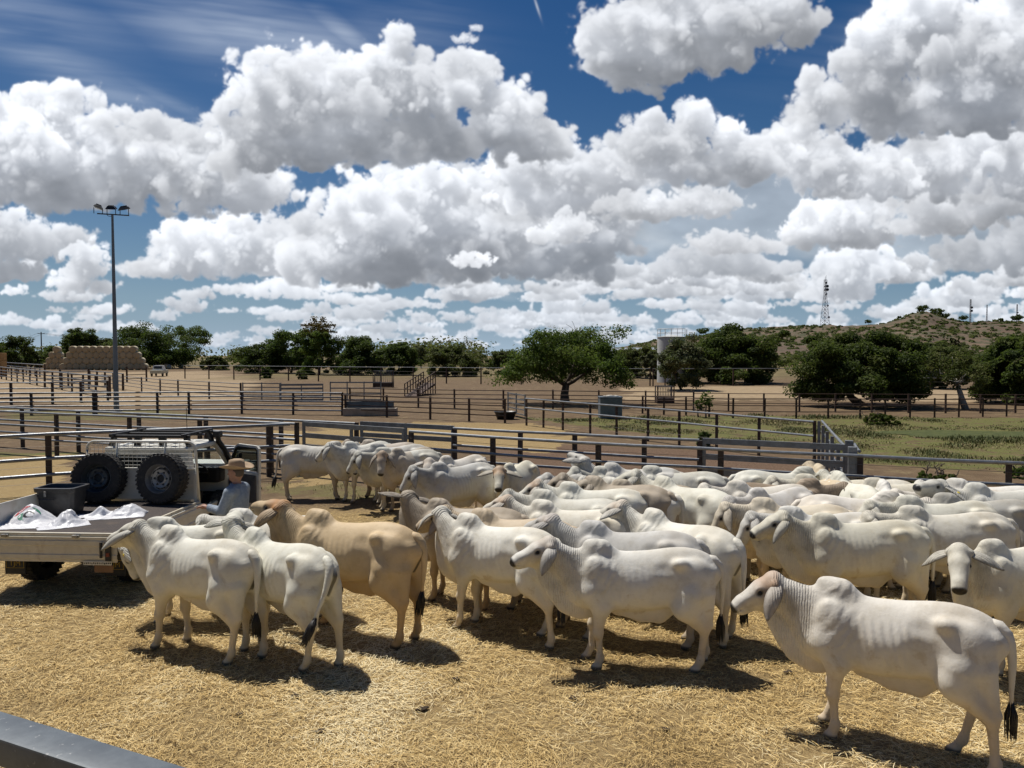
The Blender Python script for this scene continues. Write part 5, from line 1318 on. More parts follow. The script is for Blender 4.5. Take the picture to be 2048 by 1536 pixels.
def m_cow():
    t = NT('cattle_hide')
    rest = t.attr('rest', 'GEOMETRY', 1); mk = t.node('ShaderNodeSeparateColor', {0:t.attr('marks')})
    dark, poll, inner = mk.outputs[0], mk.outputs[1], mk.outputs[2]
    oi = t.node('ShaderNodeObjectInfo'); coat = oi.outputs['Color']; alpha = oi.outputs['Alpha']; rnd = oi.outputs['Random']
    off = t.node('ShaderNodeCombineXYZ', {0:t.math('MULTIPLY',rnd,17.0),1:t.math('MULTIPLY',rnd,31.0)}).outputs[0]
    p = t.vmath('ADD', rest, off)
    sx = t.node('ShaderNodeSeparateXYZ', {0:rest}); x, y, z = sx.outputs[0], sx.outputs[1], sx.outputs[2]
    n1 = t.noise(p, 2.2, 5, .6); n2 = t.noise(p, 9, 6, .65); n3 = t.noise(p, 60, 4, .6)
    coat = t.mix(1.0, coat, (.97,.965,.92), 'MULTIPLY')
    c = t.mix(t.maprange(n1,.35,.7), coat, t.mix(.55, coat, (.76,.74,.70), 'MULTIPLY'))
    # grey shading natural to the breed: neck, hump, hindquarter skin
    gn = t.math('MULTIPLY', t.maprange(x,.30,.75), t.maprange(z,.75,1.0))
    c = t.mix(t.math('MULTIPLY', gn, t.maprange(n2,.25,.75,.25,.70)), c, t.mix(1.0, c, (.60,.585,.57), 'MULTIPLY'))
    c = t.mix(t.math('MULTIPLY', t.maprange(n2,.48,.68), .55), c, t.mix(1.0, c, (.86,.835,.78), 'MULTIPLY'))
    sc = t.noise(t.vmath('MULTIPLY', p, (1.0,1.0,3.5)), 13, 5, .75); c = t.mix(t.math('MULTIPLY', t.maprange(sc,.58,.70), .45), c, t.mix(1.0, c, (1.16,1.15,1.13), 'MULTIPLY'))
    hip = t.math('MULTIPLY', t.maprange(t.node('ShaderNodeVectorMath',{0:rest,1:(-.50,0,1.34)},operation='DISTANCE').outputs['Value'],.55,.12), t.maprange(n1,.35,.6)); c = t.mix(t.math('MULTIPLY',hip,.35), c, t.mix(1.0, c, (.78,.70,.60), 'MULTIPLY'))
    stn = t.noise(p, 3.4, 6, .72, .4); c = t.mix(t.math('MULTIPLY', t.maprange(stn,.56,.68), t.maprange(z,1.28,.75,.12,.55)), c, t.mix(1.0, c, (.72,.61,.44), 'MULTIPLY'))
    # dusty tan on belly, legs and chest
    low = t.math('MULTIPLY', t.maprange(t.math('ADD', z, t.math('MULTIPLY', n2, .45)), 1.05, .55), .72)
    c = t.mix(low, c, t.mix(1.0, c, (.86,.70,.50), 'MULTIPLY'))
    spl = t.math('MULTIPLY', t.maprange(t.noise(p, 26, 5, .75), .62, .72), t.maprange(z, .55, .2))
    c = t.mix(t.math('MULTIPLY',spl,.8), c, (.13,.085,.05))
    # coloured poll and face
    c = t.mix(t.math('MULTIPLY', poll, alpha), c, (.36,.175,.065))
    c = t.mix(t.math('MULTIPLY', inner, .9), c, (.15,.14,.135))
    c = t.mix(dark, c, (.018,.016,.015))
    # fine rib of hide folds on the neck, hair grain all over
    w = t.node('ShaderNodeTexWave', {'Vector':p,'Scale':13.0,'Distortion':4.0,'Detail':3.0,'Detail Scale':.9,'Detail Roughness':.62}, wave_type='BANDS', bands_direction='X')
    fold = t.math('MULTIPLY', w.outputs[1], t.math('MULTIPLY', t.maprange(x,.56,.74), t.maprange(z,.48,.66)))
    fold = t.math('MULTIPLY', fold, t.maprange(x,1.08,.98))
    rib = t.node('ShaderNodeTexWave', {'Vector':t.vmath('ADD', rest, t.node('ShaderNodeCombineXYZ',{0:t.math('MULTIPLY',z,-.18)}).outputs[0]),'Scale':4.4,'Distortion':1.2,'Detail':1.0}, wave_type='BANDS', bands_direction='X').outputs[1]
    ribm = t.math('MULTIPLY', t.math('MULTIPLY', t.maprange(x,-.24,-.08), t.maprange(x,.36,.24)), t.math('MULTIPLY', t.maprange(z,.70,.86), t.maprange(z,1.20,1.08)))
    rib = t.math('MULTIPLY', t.math('MULTIPLY', rib, ribm), t.maprange(rnd,0,1,.2,1.0,False))
    shf = t.node('ShaderNodeTexWave', {'Vector':p,'Scale':5.0,'Distortion':5.0,'Detail':3.0,'Detail Scale':1.4}, wave_type='BANDS', bands_direction='DIAGONAL').outputs[1]
    shm = t.math('MULTIPLY', t.math('MULTIPLY', t.maprange(x,.18,.36), t.maprange(x,.66,.52)), t.maprange(z,.72,.95))
    rump = t.node('ShaderNodeTexWave', {'Vector':rest,'Scale':9.0,'Distortion':3.0,'Detail':2.0}, wave_type='BANDS', bands_direction='Z').outputs[1]
    fold2 = t.math('MULTIPLY', rump, t.math('MULTIPLY', t.maprange(x,-.70,-.80), t.maprange(z,.9,1.05)))
    fold = t.math('MULTIPLY', fold, t.maprange(n2,.28,.62,.15,1.0))
    b1 = t.bump(t.math('ADD', fold, t.math('MULTIPLY',fold2,.10)), .75, .009)
    b1 = t.bump(t.math('ADD', t.math('MULTIPLY',rib,1.0), t.math('MULTIPLY', t.math('MULTIPLY',shf,shm), .6)), .55, .012, b1)
    mus = t.noise(p, 4.5, 3, .55, .6)
    b2 = t.bump(t.math('ADD', t.math('MULTIPLY',mus,2.2), n2), .20, .016, b1); hair = t.noise(t.vmath('MULTIPLY', p, (1.0,1.0,.30)), 34, 5, .7); b2 = t.bump(hair, .35, .006, b2)
    b3 = t.bump(n3, .25, .003, b2)
    rough = t.mix(dark, (.62,)*3, (.38,)*3)
    return t.principled(c, rough, 0, b3, .35, **{'Sheen Weight':.0})
def m_switch():
    t = NT('tail_hair'); p = t.obj()
    return t.principled(t.mix(t.noise(p, 40, 3), (.010,.009,.009), (.035,.030,.026)), .55)
MCOW, MSWITCH = m_cow(), m_switch()
M_TAG = m_plain('ear_tag_plastic', (.80,.62,.05), .4)
SCULPT = {}
def cow(name_label, x, y, heading, scale=1.0, lod=0, coat=(.80,.765,.70), poll=0.0, tail=(0,0,0), tuft=True,
        ears=(58,58), earfwd=.25, eartag=None, group='Brahman cattle standing in the straw pen', seed=0, **rig):
    h = (.0125,.019)[lod]
    if h not in SCULPT: SCULPT[h] = sculpt(h)
    S = SCULPT[h]; rg = Rig(**rig)
    rs = np.random.RandomState(seed+11)
    if rig.get('np_',0) > -12: rig['np_'] = rig.get('np_',0)+9; rig['hpit'] = rig.get('hpit',0)-9
    rig['np_'] = rig.get('np_',0)+rs.uniform(-4,4); rig['hpit'] = rig.get('hpit',0)+rs.uniform(-5,5); rig.setdefault('fat', rs.uniform(.84,1.0)); rig.setdefault('belly', rs.uniform(.97,1.10))
    parts = [(rg.apply(S['V'], S['sN'], S['wh']), [tuple(q) for q in S['Q'].tolist()] if 'Qt' not in S else S['Qt'], S['V'])]
    S['Qt'] = parts[0][1]
    if 'marks' not in S:
        V = S['V']; ha, hn, wh = S['ha'], S['hn'], S['wh']
        ss = lambda q, a, b: (lambda t: t*t*(3-2*t))(np.clip((q-a)/(b-a),0,1))
        ay = np.abs(V[:,1])
        nose = ss(ha,.462,.492)*ss(hn,-.085,-.062)*(wh > .5)
        eye = (1-ss(np.hypot((ha-.185)*.55, hn+.034), .013, .030))*(wh > .5)*(ay > .05)*.85
        hoof = 1-ss(V[:,2], .035, .060)
        vul = (1-ss(np.abs(V[:,1]),.022,.045))*(V[:,0] < -.72)*ss(V[:,2],.70,.85)*(1-ss(V[:,2],1.06,1.15))*.85
        dk = np.maximum(np.maximum(nose, eye), np.maximum(hoof*.8, vul))
        pl = wh*(1-ss(ha,.06,.26))*ss(hn,-.16,-.06)
        S['marks'] = np.stack([dk, pl, np.zeros_like(dk), np.ones_like(dk)], 1)
    marks = [S['marks']]
    for s, dr in ((-1, ears[1]), (1, ears[0])):
        V, F, inn = ear_geo(s, dr, earfwd)
        parts.append((rg.head(V), F, V)); m = np.zeros((len(V),4)); m[:,3] = 1; m[:,2] = .30+.5*inn; m[:,1] = .2; 
        uu = np.repeat(np.linspace(0,1,13),7); uu = np.concatenate([uu,uu]); vv = np.abs(np.tile(np.linspace(-1,1,7),26)); m[:,0] = .45*np.maximum(np.clip((uu-.78)*4.5,0,1), np.clip((vv-.72)*3.5,0,1)); marks.append(m)
        V, F = ball_geo(hp(.185,-.036,s*.084), .0215); parts.append((rg.head(V), F, V))
        m = np.zeros((len(V),4)); m[:,0] = 1; m[:,3] = 1; marks.append(m)
    # tail: swing sideways (y), kick back (x), curl
    sy, kx, cl = tail
    n = 12; pts = []; rad = []
    for i in range(n):
        u = i/(n-1)
        q_ = float(np.interp(u, (0,.07,.14,.22,.32,.45,1), range(7)));  xx = float(np.interp(q_, range(7), (-.69,-.76,-.815,-.848,-.862,-.868,-.845))) + kx*u*u
        zz = float(np.interp(q_, range(7), (1.225,1.215,1.180,1.115,1.02,.90,.46)))
        yy = sy*u**1.6 + cl*math.sin(u*math.pi)*.12
        pts.append((xx,yy,zz + abs(sy)*.35*u*u)); rad.append((.046*(1-u)**1.6+.0135)*min(1,.75+u*4))
    V, F = tube_geo(pts, rad, 10); parts.append((V, F, V)); m = np.zeros((len(V),4)); m[:,3] = 1; marks.append(m)
    base = 0; VV = []; FF = []; RR = []
    for V, F, r0 in parts:
        VV.append(V); RR.append(r0); FF.append([tuple(base+i for i in f) for f in F] if base else F); base += len(V)
    VV = np.concatenate(VV); RR = np.concatenate(RR); MM = np.concatenate(marks)
    nq = np.array([len(f) for L in FF for f in L], np.int32); li = np.fromiter((i for L in FF for f in L for i in f), np.int32)
    me = bpy.data.meshes.new('cow'); me.vertices.add(len(VV)); me.vertices.foreach_set('co', VV.astype(np.float32).ravel())
    me.loops.add(len(li)); me.loops.foreach_set('vertex_index', li)
    me.polygons.add(len(nq)); me.polygons.foreach_set('loop_start', np.concatenate([[0],np.cumsum(nq)[:-1]]).astype(np.int32))
    me.polygons.foreach_set('use_smooth', np.ones(len(nq), bool))
    me.update(calc_edges=True)
    a = me.attributes.new('rest','FLOAT_VECTOR','POINT'); a.data.foreach_set('vector', RR.astype(np.float32).ravel())
    a = me.attributes.new('marks','FLOAT_COLOR','POINT'); a.data.foreach_set('color', MM.astype(np.float32).ravel())
    me.materials.append(MCOW)
    o = bpy.data.objects.new('cow', me); COL.objects.link(o)
    o.location = (x, y, 0); o.rotation_euler = (0,0,R(heading)); v_ = rs.uniform(-.03,.03); o.scale = (scale*(1+v_), scale*(1+rs.uniform(-.03,.03)), scale*(1-v_*.5))
    k_ = rs.uniform(.86,1.0); o.color = (coat[0]*k_, coat[1]*k_*rs.uniform(.985,1.005), coat[2]*k_*rs.uniform(.93,1.02), poll)
    tag(o, name_label, 'cow', group)
    if tuft:
        e = np.array(pts[-1]); d = np.array(pts[-1])-np.array(pts[-3]); d /= np.linalg.norm(d)
        mb = MB()
        for k in range(64):
            a0 = rs.rand()*6.28; sp = rs.rand()**.5; L = .20+.13*rs.rand()
            o0 = np.array([math.cos(a0), math.sin(a0), 0])
            p0 = e - d*(.09+.05*rs.rand()) + o0*.012
            p1 = p0 + d*L*.45 + o0*(.030*sp+.006); p2 = p0 + d*L*.8 + o0*(.036*sp); p3 = p0 + d*L + o0*(.030*sp) + np.array([.02*(rs.rand()-.5)]*3)
            mb.tube([p0,p1,p2,p3], [.004,.0055,.004,.0008], 4)
        t = mb.build('tail_tuft', MSWITCH, o, True)
    if eartag:
        s = 1 if eartag == 'left' else -1
        V, F, inn = ear_geo(s, ears[0] if s > 0 else ears[1], earfwd)
        c = V[5*7+3]; nn = np.cross(V[6*7+3]-c, V[5*7+5]-c); nn /= np.linalg.norm(nn)
        if nn@np.array([1,0,0]) < 0: nn = -nn
        c = rg.head((c+nn*.012)[None])[0]; mb = MB()
        q = rg.head((V[5*7+3]+nn*1.0)[None])[0]-rg.head(V[5*7+3][None])[0]; q = Vector(q).normalized()
        Mx = Matrix.Translation(Vector(c)) @ q.to_track_quat('Z','Y').to_matrix().to_4x4()
        mb.lathe([(.012,-.006),(.019,-.004),(.020,.004),(.012,.007)], 12, Mx)
        mb.build('ear_tag', M_TAG, o, True)
    return o

# ------------------------------------------------------------------ the tray-back utility truck and what lies on it
from mathutils.bvhtree import BVHTree
M_PAINT = m_plain('white_truck_paint', (.66,.64,.57), .38, 0, .06, 1.5, .03, None, (.34,.26,.16), .45)
M_CREAM = m_plain('dusty_cream_paint', (.56,.51,.40), .45, 0, .10, 2.0, .05, None, (.30,.21,.12), .55)
M_RUBBER = m_plain('tyre_rubber', (.020,.019,.018), .80, 0, .25, 8, .2, None, (.10,.08,.06), .45)
M_TRIM = m_plain('black_trim', (.012,.012,.013), .55, 0, .2)
M_DARKCH = m_plain('chassis_dark', (.020,.018,.016), .8, 0, .3, 4, .1, None, (.09,.065,.04), .5)
M_RIM = m_plain('wheel_steel', (.27,.265,.255), .45, .6, .15, 5, .05, None, (.16,.12,.09), .5)
t_ = NT('truck_glass'); M_GLASS = t_.principled((.012,.015,.016), .05, 0, None, .6)
t_ = NT('door_glass'); M_CLEAR = t_.principled((.75,.82,.80), .02, 0, None, .5, **{'Transmission Weight':.95,'IOR':1.1})
def text_mesh(txt, size, mat, name, parent=None, depth=.002):
    cu = bpy.data.curves.new(name, 'FONT'); cu.body = txt; cu.size = size; cu.extrude = depth; cu.align_x = 'CENTER'; cu.align_y = 'CENTER'
    tmp = bpy.data.objects.new(name, cu); COL.objects.link(tmp); dg = bpy.context.evaluated_depsgraph_get()
    me = bpy.data.meshes.new_from_object(tmp.evaluated_get(dg)); bpy.data.objects.remove(tmp); bpy.data.curves.remove(cu)
    me.name = name; me.materials.clear(); me.materials.append(mat); o = bpy.data.objects.new(name, me); COL.objects.link(o)
    if parent: o.parent = parent
    return o
def wheel_parts(root, M, r=.42, w=.25, rim_m=None):
    """knobbly tyre + pressed steel rim, axis along local z of M, outer face +z"""
    mb = MB(); h = w/2
    mb.lathe([(r*.56,-h*.75),(r*.60,-h*.95),(r*.80,-h),(r*.93,-h*.92),(r*.985,-h*.72),(r*.985,h*.72),(r*.93,h*.92),(r*.80,h),(r*.60,h*.95),(r*.56,h*.75)], 48, M, close=True)
    for k in range(36):
        a = 2*math.pi*k/36
        for s, off in ((-1,0),(1,.5),(0,.25)):
            aa = a+off*2*math.pi/36; c = Vector((r*.988*math.cos(aa), r*.988*math.sin(aa), s*h*.60)); rot = Matrix.Rotation(aa,3,'Z') @ Matrix.Rotation(s*.25,3,'X')
            mb.box(M @ c, (.008,.050,h*.50), M.to_3x3() @ rot)
            if s: mb.box(M @ Vector((r*.945*math.cos(aa), r*.945*math.sin(aa), s*h*.93)), (.05,.026,.007), M.to_3x3() @ rot)
    ty = mb.build('tyre', M_RUBBER, root); smooth_angle(ty, 30)
    mb = MB()
    mb.lathe([(r*.565,h*.78),(r*.60,h*.86),(r*.575,h*.90),(r*.53,h*.60),(r*.49,h*.10),(r*.43,h*.02),(r*.39,h*.32),(r*.36,h*.40),(r*.24,h*.30),(r*.18,h*.42),(r*.165,h*.40),(r*.155,h*.05),(.0,h*.03)], 44, M, cap=False)
    for k in range(6):
        a = 2*math.pi*k/6; mb.lathe([(.019,0),(.019,.012),(0,.013)], 6, M @ Matrix.Translation((r*.265*math.cos(a), r*.265*math.sin(a), h*.31)), mi=1)
        mb.lathe([(.016,0),(.016,.003),(0,.003)], 10, M @ Matrix.Translation((r*.425*math.cos(a+.3), r*.425*math.sin(a+.3), h*.045)), mi=1)
    mb.lathe([(r*.158,0),(r*.158,.004),(0,.004)], 20, M @ Matrix.Translation((0,0,h*.10)), mi=1)
    for k in range(10):
        a = 2*math.pi*k/10; mb.box(M @ Vector((r*.40*math.cos(a), r*.40*math.sin(a), h*.30)), (.018,.050,.02), M.to_3x3() @ Matrix.Rotation(a,3,'Z'), mi=1)  # black discs and slots put in for the dark inside hub and vent holes
    rm = mb.build('rim', [rim_m or M_RIM, M_TRIM], root); smooth_angle(rm, 30)
TR = empty('tray_truck', (-6.44,10.22,0), R(-3.2)); tag(TR, 'white tray-back utility truck with open driver door, backed into the pen at the left', 'utility truck')
FZ, TL, HW = .92, 2.28, 1.01
def truck():
    e = TR
    # tray floor: checker rubber mat over a steel deck
    MB().cbox((0,TL/2,FZ-.045),(2*HW,TL,.07),.01).build('tray_deck', M_CREAM, e)
    t = NT('tray_mat'); p = t.obj(); v = t.node('ShaderNodeTexVoronoi', {'Vector':t.vmath('MULTIPLY',p,(34,34,34)),'Randomness':.0}, feature='F1').outputs[0]
    n = t.noise(p,4,5,.6); c = t.mix(t.maprange(v,.15,.45), (.090,.066,.056), (.040,.030,.026)); c = t.mix(t.math('MULTIPLY',t.maprange(n,.5,.75),.5), c, (.17,.12,.08))
    MB().box((0,TL/2,FZ-.003),(2*HW-.08,TL-.07,.012)).build('tray_mat', t.principled(c,.75,0,t.bump(v,.7,.01)), e)
    # coaming rails and the dropped tail and right boards
    mb = MB(); mb.cbox((0,-.02,FZ-.02),(2*HW+.02,.05,.07),.012); mb.cbox((HW+.012,TL/2,FZ-.02),(.045,TL,.07),.012); mb.cbox((-HW-.012,TL/2,FZ-.02),(.045,TL,.07),.012); mb.build('tray_edge', M_CREAM, e)
    def board(L):
        mb = MB(); zs = [(0,0),(-.045,.0),(-.050,.012),(-.115,.014),(-.125,.004),(-.235,.004),(-.245,.016),(-.30,.016),(-.31,.004),(-.345,.004)]
        th = .022
        for (z0,o0),(z1,o1) in zip(zs[:-1],zs[1:]):
            mb.add([(-L/2,-o0,z0),(L/2,-o0,z0),(L/2,-o1,z1),(-L/2,-o1,z1),(-L/2,th-o0,z0),(L/2,th-o0,z0),(L/2,th-o1,z1),(-L/2,th-o1,z1)], [(0,1,2,3),(7,6,5,4),(0,4,5,1),(3,2,6,7),(0,3,7,4),(1,5,6,2)])
        return mb
    b = board(2*HW-.02).build('tailgate', M_CREAM, e); b.location = (0,-.075,FZ-.035)
    for x in (-.6,.42): 
        mb = MB(); mb.cbox((x,-.078,FZ-.022),(.10,.03,.035),.006); mb.cbox((x+.02,-.096,FZ-.022),(.03,.02,.045),.004); mb.build('latch', M_RIM, e)
    b = board(TL-.03).build('side_board', M_PAINT, e); b.location = (HW+.065,TL/2,FZ-.03); b.rotation_euler = (0,0,R(90))
    MB().cbox((-HW-.012,TL/2,FZ+.17),(.03,TL-.02,.31),.008).build('side_board', M_PAINT, e)
    # lamp cluster, plate and reflector below the tail
    mb = MB(); mb.cbox((.80,-.115,.72),(.035,.02,.22),.006); mb.cbox((.90,-.112,.70),(.085,.02,.26),.008); mb.build('tail_strap', M_TRIM, e)
    MB().cbox((.90,-.126,.66),(.05,.012,.055),.004).build('tail_lamp', m_plain('tail_lamp_red', (.16,.02,.015), .25), e)
    pl = MB().cbox((.74,-.10,.535),(.40,.012,.055),.004).build('number_plate', m_plain('plate_white', (.60,.57,.48), .5), e)
    mb = MB(); rr = random.Random(1)
    for k in range(15): mb.box((.56+.026*k,-.1075,.535+rr.uniform(-.004,.004)),(rr.choice((.010,.014,.017)),.003,.022))
    mb.build('lettering', M_TRIM, pl)
    MB().cbox((.82,-.09,.455),(.26,.02,.10),.006).build('step_board', m_plain('rusty_board', (.22,.12,.055), .8), e)
    # chassis
    mb = MB()
    for s in (-1,1): mb.cbox((s*.40,2.45,.70),(.09,4.6,.14),.01)
    for y in (.1,.75,1.6,2.4,3.9): mb.cbox((0,y,.74),(1.2,.09,.10),.01)
    mb.tube([(-.75,.86,.42),(.75,.86,.42)], .055, 10); mb.lathe([(0,-.16),(.15,-.11),(.19,0),(.15,.11),(0,.16)], 16, Matrix.Translation((.0,.86,.42)) @ Matrix.Rotation(R(90),4,'X'))
    for s in (-1,1): mb.bar((s*.52,.2,.60),(s*.52,.86,.50),.07,.04); mb.bar((s*.52,.86,.50),(s*.52,1.6,.60),.07,.04)
    mb.cbox((-.15,.28,.60),(.55,.35,.22),.03); mb.build('chassis', M_DARKCH, e)
    for s in (-1,1):
        for y in (.86,3.75):
            w = empty('wheel', (s*.74,y,.42)); w.parent = e
            wheel_parts(w, Matrix.Rotation(R(90*s),4,'Y'))
    for s in (-1,1):
        f = MB().cbox((s*.74,.30,.44),(.31,.02,.40),.006).build('mud_flap', M_TRIM, e)
        m = m_plain('faded_yellow_print', (.34,.22,.03), .7)
        l = text_mesh('TJM', .105, m, 'lettering', f); l.location = (s*.74,.287,.40); l.rotation_euler = (R(90),0,0)
        mb = MB(); 
        for (x,z,w,h) in ((0,.335,.26,.006),(0,.465,.26,.006),(-.13,.40,.006,.136),(.13,.40,.006,.136)): mb.box((s*.74+x,.288,z),(w,.004,h))
        mb.build('printed_frame', m, f)
    # headboard frame with mesh
    y0 = TL+.03
    def arch(x, zt, r, n=6):
        P = [(-x,y0,FZ),(-x+.05,y0,zt-r)]
        for k in range(n+1): a = math.pi-math.pi/2*k/n; P.append((-x+.05+r+r*math.cos(a),y0,zt-r+r*math.sin(a)))
        Q = [(-q[0],q[1],q[2]) for q in P[::-1]]; return P+Q
    hb = MB(); hb.tube(arch(1.0,1.93,.14), .023, 10); hb.tube([(-.92,y0,1.47),(.92,y0,1.47)], .018, 8)
    for x in (-.42,.42): hb.tube([(x,y0,1.47),(x,y0,1.93)], .018, 8)
    f = hb.build('headboard', M_PAINT, e, True)
    mb = MB(); 
    for k in range(25): x = -.90+.075*k; mb.tube([(x,y0+.004,1.47),(x,y0+.004,1.915 if abs(x) < .8 else 1.84)], .0035, 4)
    for k in range(6): z = 1.53+.066*k; mb.tube([(-.93,y0-.004,z),(.93,y0-.004,z)], .0035, 4)
    mb.build('wire_mesh', M_PAINT, f)
    mb = MB(); mb.cbox((0,y0+.008,1.21),(1.92,.018,.53),.005); 
    for x in (-.5,0,.5): mb.cbox((x,y0-.006,1.21),(.06,.014,.50),.004)
    mb.cbox((0,y0-.006,1.19),(1.9,.014,.05),.004); mb.build('headboard_sheet', M_PAINT, f)
    for s in (-1,1): MB().bar((s*.955,y0,FZ),(s*.955,y0,1.40),.05,.07).build('headboard_post', M_PAINT, f)
    # cab
    cy0, cy1 = TL+.14, TL+1.72; wl, wt = .80, .69; zr = 1.77
    mb = MB()
    # back wall with a window hole: build as a frame
    def quadbox(P, th): pass
    mb.cbox((0,cy0+.03,1.14),(2*wl,.06,.60),.02)
    mb.cbox((0,cy0+.075,1.72),(2*wt+.06,.06,.10),.02)
    for s in (-1,1): mb.bar((s*(wl-.07),cy0+.03,1.40),(s*(wt-.02),cy0+.075,1.72),.13,.06, up=(0,1,0))
    # sides: sill, B pillar behind the door, A pillar
    for s in (-1,1):
        mb.cbox((s*(wl-.03),(cy0+cy1)/2,.62),(.07,cy1-cy0,.16),.02)
        mb.bar((s*(wl-.03),cy0+.10,.65),(s*(wl-.03),cy0+.10,1.38),.07,.22, up=(0,1,0))
        mb.bar((s*(wl-.03),cy0+.10,1.36),(s*(wt-.01),cy0+.14,1.75),.055,.17, up=(0,1,0))
        mb.bar((s*(wl-.02),cy1-.06,1.30),(s*(wt-.01),cy1-.42,1.75),.06,.055, up=(0,1,0))
        mb.bar((s*(wt+.0),cy0+.1,1.755),(s*(wt+.0),cy1-.40,1.755),.05,.05)
    mb.cbox((-(wl-.02),cy0+.85,.98),(.05,1.22,.70),.03)                           # closed passenger door
    mb.cbox((0,cy1+.02,1.02),(2*wl,.06,.60),.02)                                  # firewall
    mb.cbox((0,cy1+.62,1.12),(1.45,1.15,.22),.06); mb.cbox((0,cy1+.66,.90),(1.68,1.10,.32),.08)
    mb.cbox((0,cy1+1.24,.98),(1.55,.06,.34),.02)
    smooth_angle(mb.build('cab', M_PAINT, e), 40)
    rf = MB(); rf.cbox((0,(cy0+cy1)/2-.12,zr),(2*wt+.10,cy1-cy0-.30,.085),.038)
    for k in range(5): rf.cbox((-.44+.22*k,(cy0+cy1)/2-.12,zr+.044),(.07,cy1-cy0-.45,.012),.005)
    smooth_angle(rf.build('roof', M_PAINT, e), 40)
    MB().bar((0,cy0+.035,1.44),(0,cy0+.08,1.68),2*wt-.14,.012, up=(0,1,0)).build('rear_window', M_GLASS, e)
    MB().bar((0,cy1-.06,1.32),(0,cy1-.40,1.73),2*wt-.02,.010, up=(0,1,0)).build('windscreen', M_CLEAR, e)
    MB().bar((-(wl-.02),cy0+.82,1.35),(-(wt+.0),cy0+.78,1.71),.012,.98, up=(0,1,0)).build('side_window', M_GLASS, e)
    mb = MB()
    for s in (-1,1): mb.cbox((s*.38,cy0+.52,.86),(.52,.55,.16),.05); mb.cbox((s*.38,cy0+.26,1.20),(.50,.15,.62),.05); mb.cbox((s*.38,cy0+.25,1.60),(.26,.10,.18),.04)
    mb.cbox((0,cy1-.18,1.14),(1.44,.30,.30),.06); mb.cbox((0,(cy0+cy1)/2,.60),(1.5,cy1-cy0,.06),.01); mb.build('interior', M_TRIM, e)
    mb = MB(); M = Matrix.Translation((.38,cy1-.42,1.20)) @ Matrix.Rotation(R(-62),4,'X'); mb.lathe([(.165,0),(.185,.014),(.205,0),(.185,-.014)], 24, M, close=True); mb.tube([M@Vector((-.17,0,0)),M@Vector((.17,0,0))],.014,6); mb.build('steering_wheel', M_TRIM, e, True)
    # open driver door, hinged at the front
    h = Vector((wl,cy1-.10,0)); ang = R(-34)                                      # door runs from hinge outwards and back
    d = empty('door', h); d.parent = e; d.rotation_euler = (0,0,ang)
    L = 1.02
    mb = MB(); mb.cbox((L/2,0,.91),(L,.055,.66),.025); smooth_angle(mb.build('door_skin', M_PAINT, d), 40)
    mb = MB(); mb.cbox((L/2,-.034,.93),(L-.14,.02,.52),.02); mb.cbox((L/2-.1,-.055,1.02),(.40,.03,.05),.012); mb.build('door_trim', m_plain('grey_door_trim', (.10,.10,.105), .7), d)
    mb = MB(); 
    A = [(.02,1.24),(.27,1.66),(.37,1.715),(L-.07,1.715),(L-.015,1.67),(L-.015,1.24)]
    for (x0,z0),(x1,z1) in zip(A[:-1],A[1:]): mb.bar((x0,0,z0),(x1,0,z1),.045,.045, up=(0,1,0))
    mb.build('window_frame', M_PAINT, d)
    mb = MB(); B = [(.055,1.26),(.285,1.64),(.38,1.685),(L-.08,1.685),(L-.045,1.65),(L-.045,1.26)]
    for (x0,z0),(x1,z1) in zip(B[:-1],B[1:]): mb.bar((x0,-.006,z0),(x1,-.006,z1),.022,.05, up=(0,1,0))
    mb.build('window_seal', M_TRIM, d)
    mb = MB(); mb.add([(x,0,z) for x,z in B]+[(x,.006,z) for x,z in B], [(0,1,2,3,4,5),(11,10,9,8,7,6)]+[(i,i+6,(i+1)%6+6,(i+1)%6) for i in range(6)])
    t = NT('tinted_door_glass'); tg = t.node('ShaderNodeMixShader', {0:.42,1:t.node('ShaderNodeBsdfTransparent',{0:(.55,.60,.58,1)}).outputs[0],2:t.node('ShaderNodeBsdfPrincipled',{'Base Color':(.015,.017,.018,1),'Roughness':.06}).outputs[0]}); t.node('ShaderNodeOutputMaterial',{'Surface':tg.outputs[0]})
    mb.build('window', t.mat, d)
    mr = MB(); mr.cbox((.12,.14,1.42),(.16,.07,.24),.02); mr.bar((.06,.02,1.34),(.10,.12,1.36),.03,.03); m_ = mr.build('mirror', M_TRIM, d)
    MB().box((.12,.102,1.42),(.135,.006,.215)).build('mirror_glass', NT('mirror_face').principled((.75,.78,.8),.03,1.0), m_)
    # roof rack
    mb = MB(); ry0, ry1 = cy0+.18, cy1-.55
    for y in (ry0,(ry0+ry1)/2,ry1): mb.cbox((0,y,1.985),(1.42,.07,.05),.01)
    for s in (-1,1): mb.cbox((s*.64,(ry0+ry1)/2,2.01),(.06,ry1-ry0+.25,.055),.012)
    mb.build('roof_rack', M_TRIM, e)
    for s in (-1,-.33,.33,1):
        for y in (ry0,ry1): MB().bar((s*.70,y,1.795),(s*.64,y,1.975), .11,.05).build('rack_foot', M_TRIM, e)
    # snorkel and aerial
    mb = MB(); mb.tube([(wl+.05,cy1+.35,1.18),(wl+.05,cy1+.02,1.24),(wl+.01,cy1-.28,1.62),(wl-.03,cy1-.44,1.80),(wl-.03,cy1-.46,1.88)], [.05,.055,.05,.05,.05], 8); mb.cbox((wl-.03,cy1-.47,1.93),(.13,.17,.12),.02); smooth_angle(mb.build('snorkel', M_TRIM, e))
    MB().tube([(-.6,cy1+1.1,1.2),(-.62,cy1+1.1,2.3)], .006, 5).build('aerial', M_TRIM, e)
truck()
def tw(x, y, z): return TR.matrix_basis @ Vector((x,y,z))
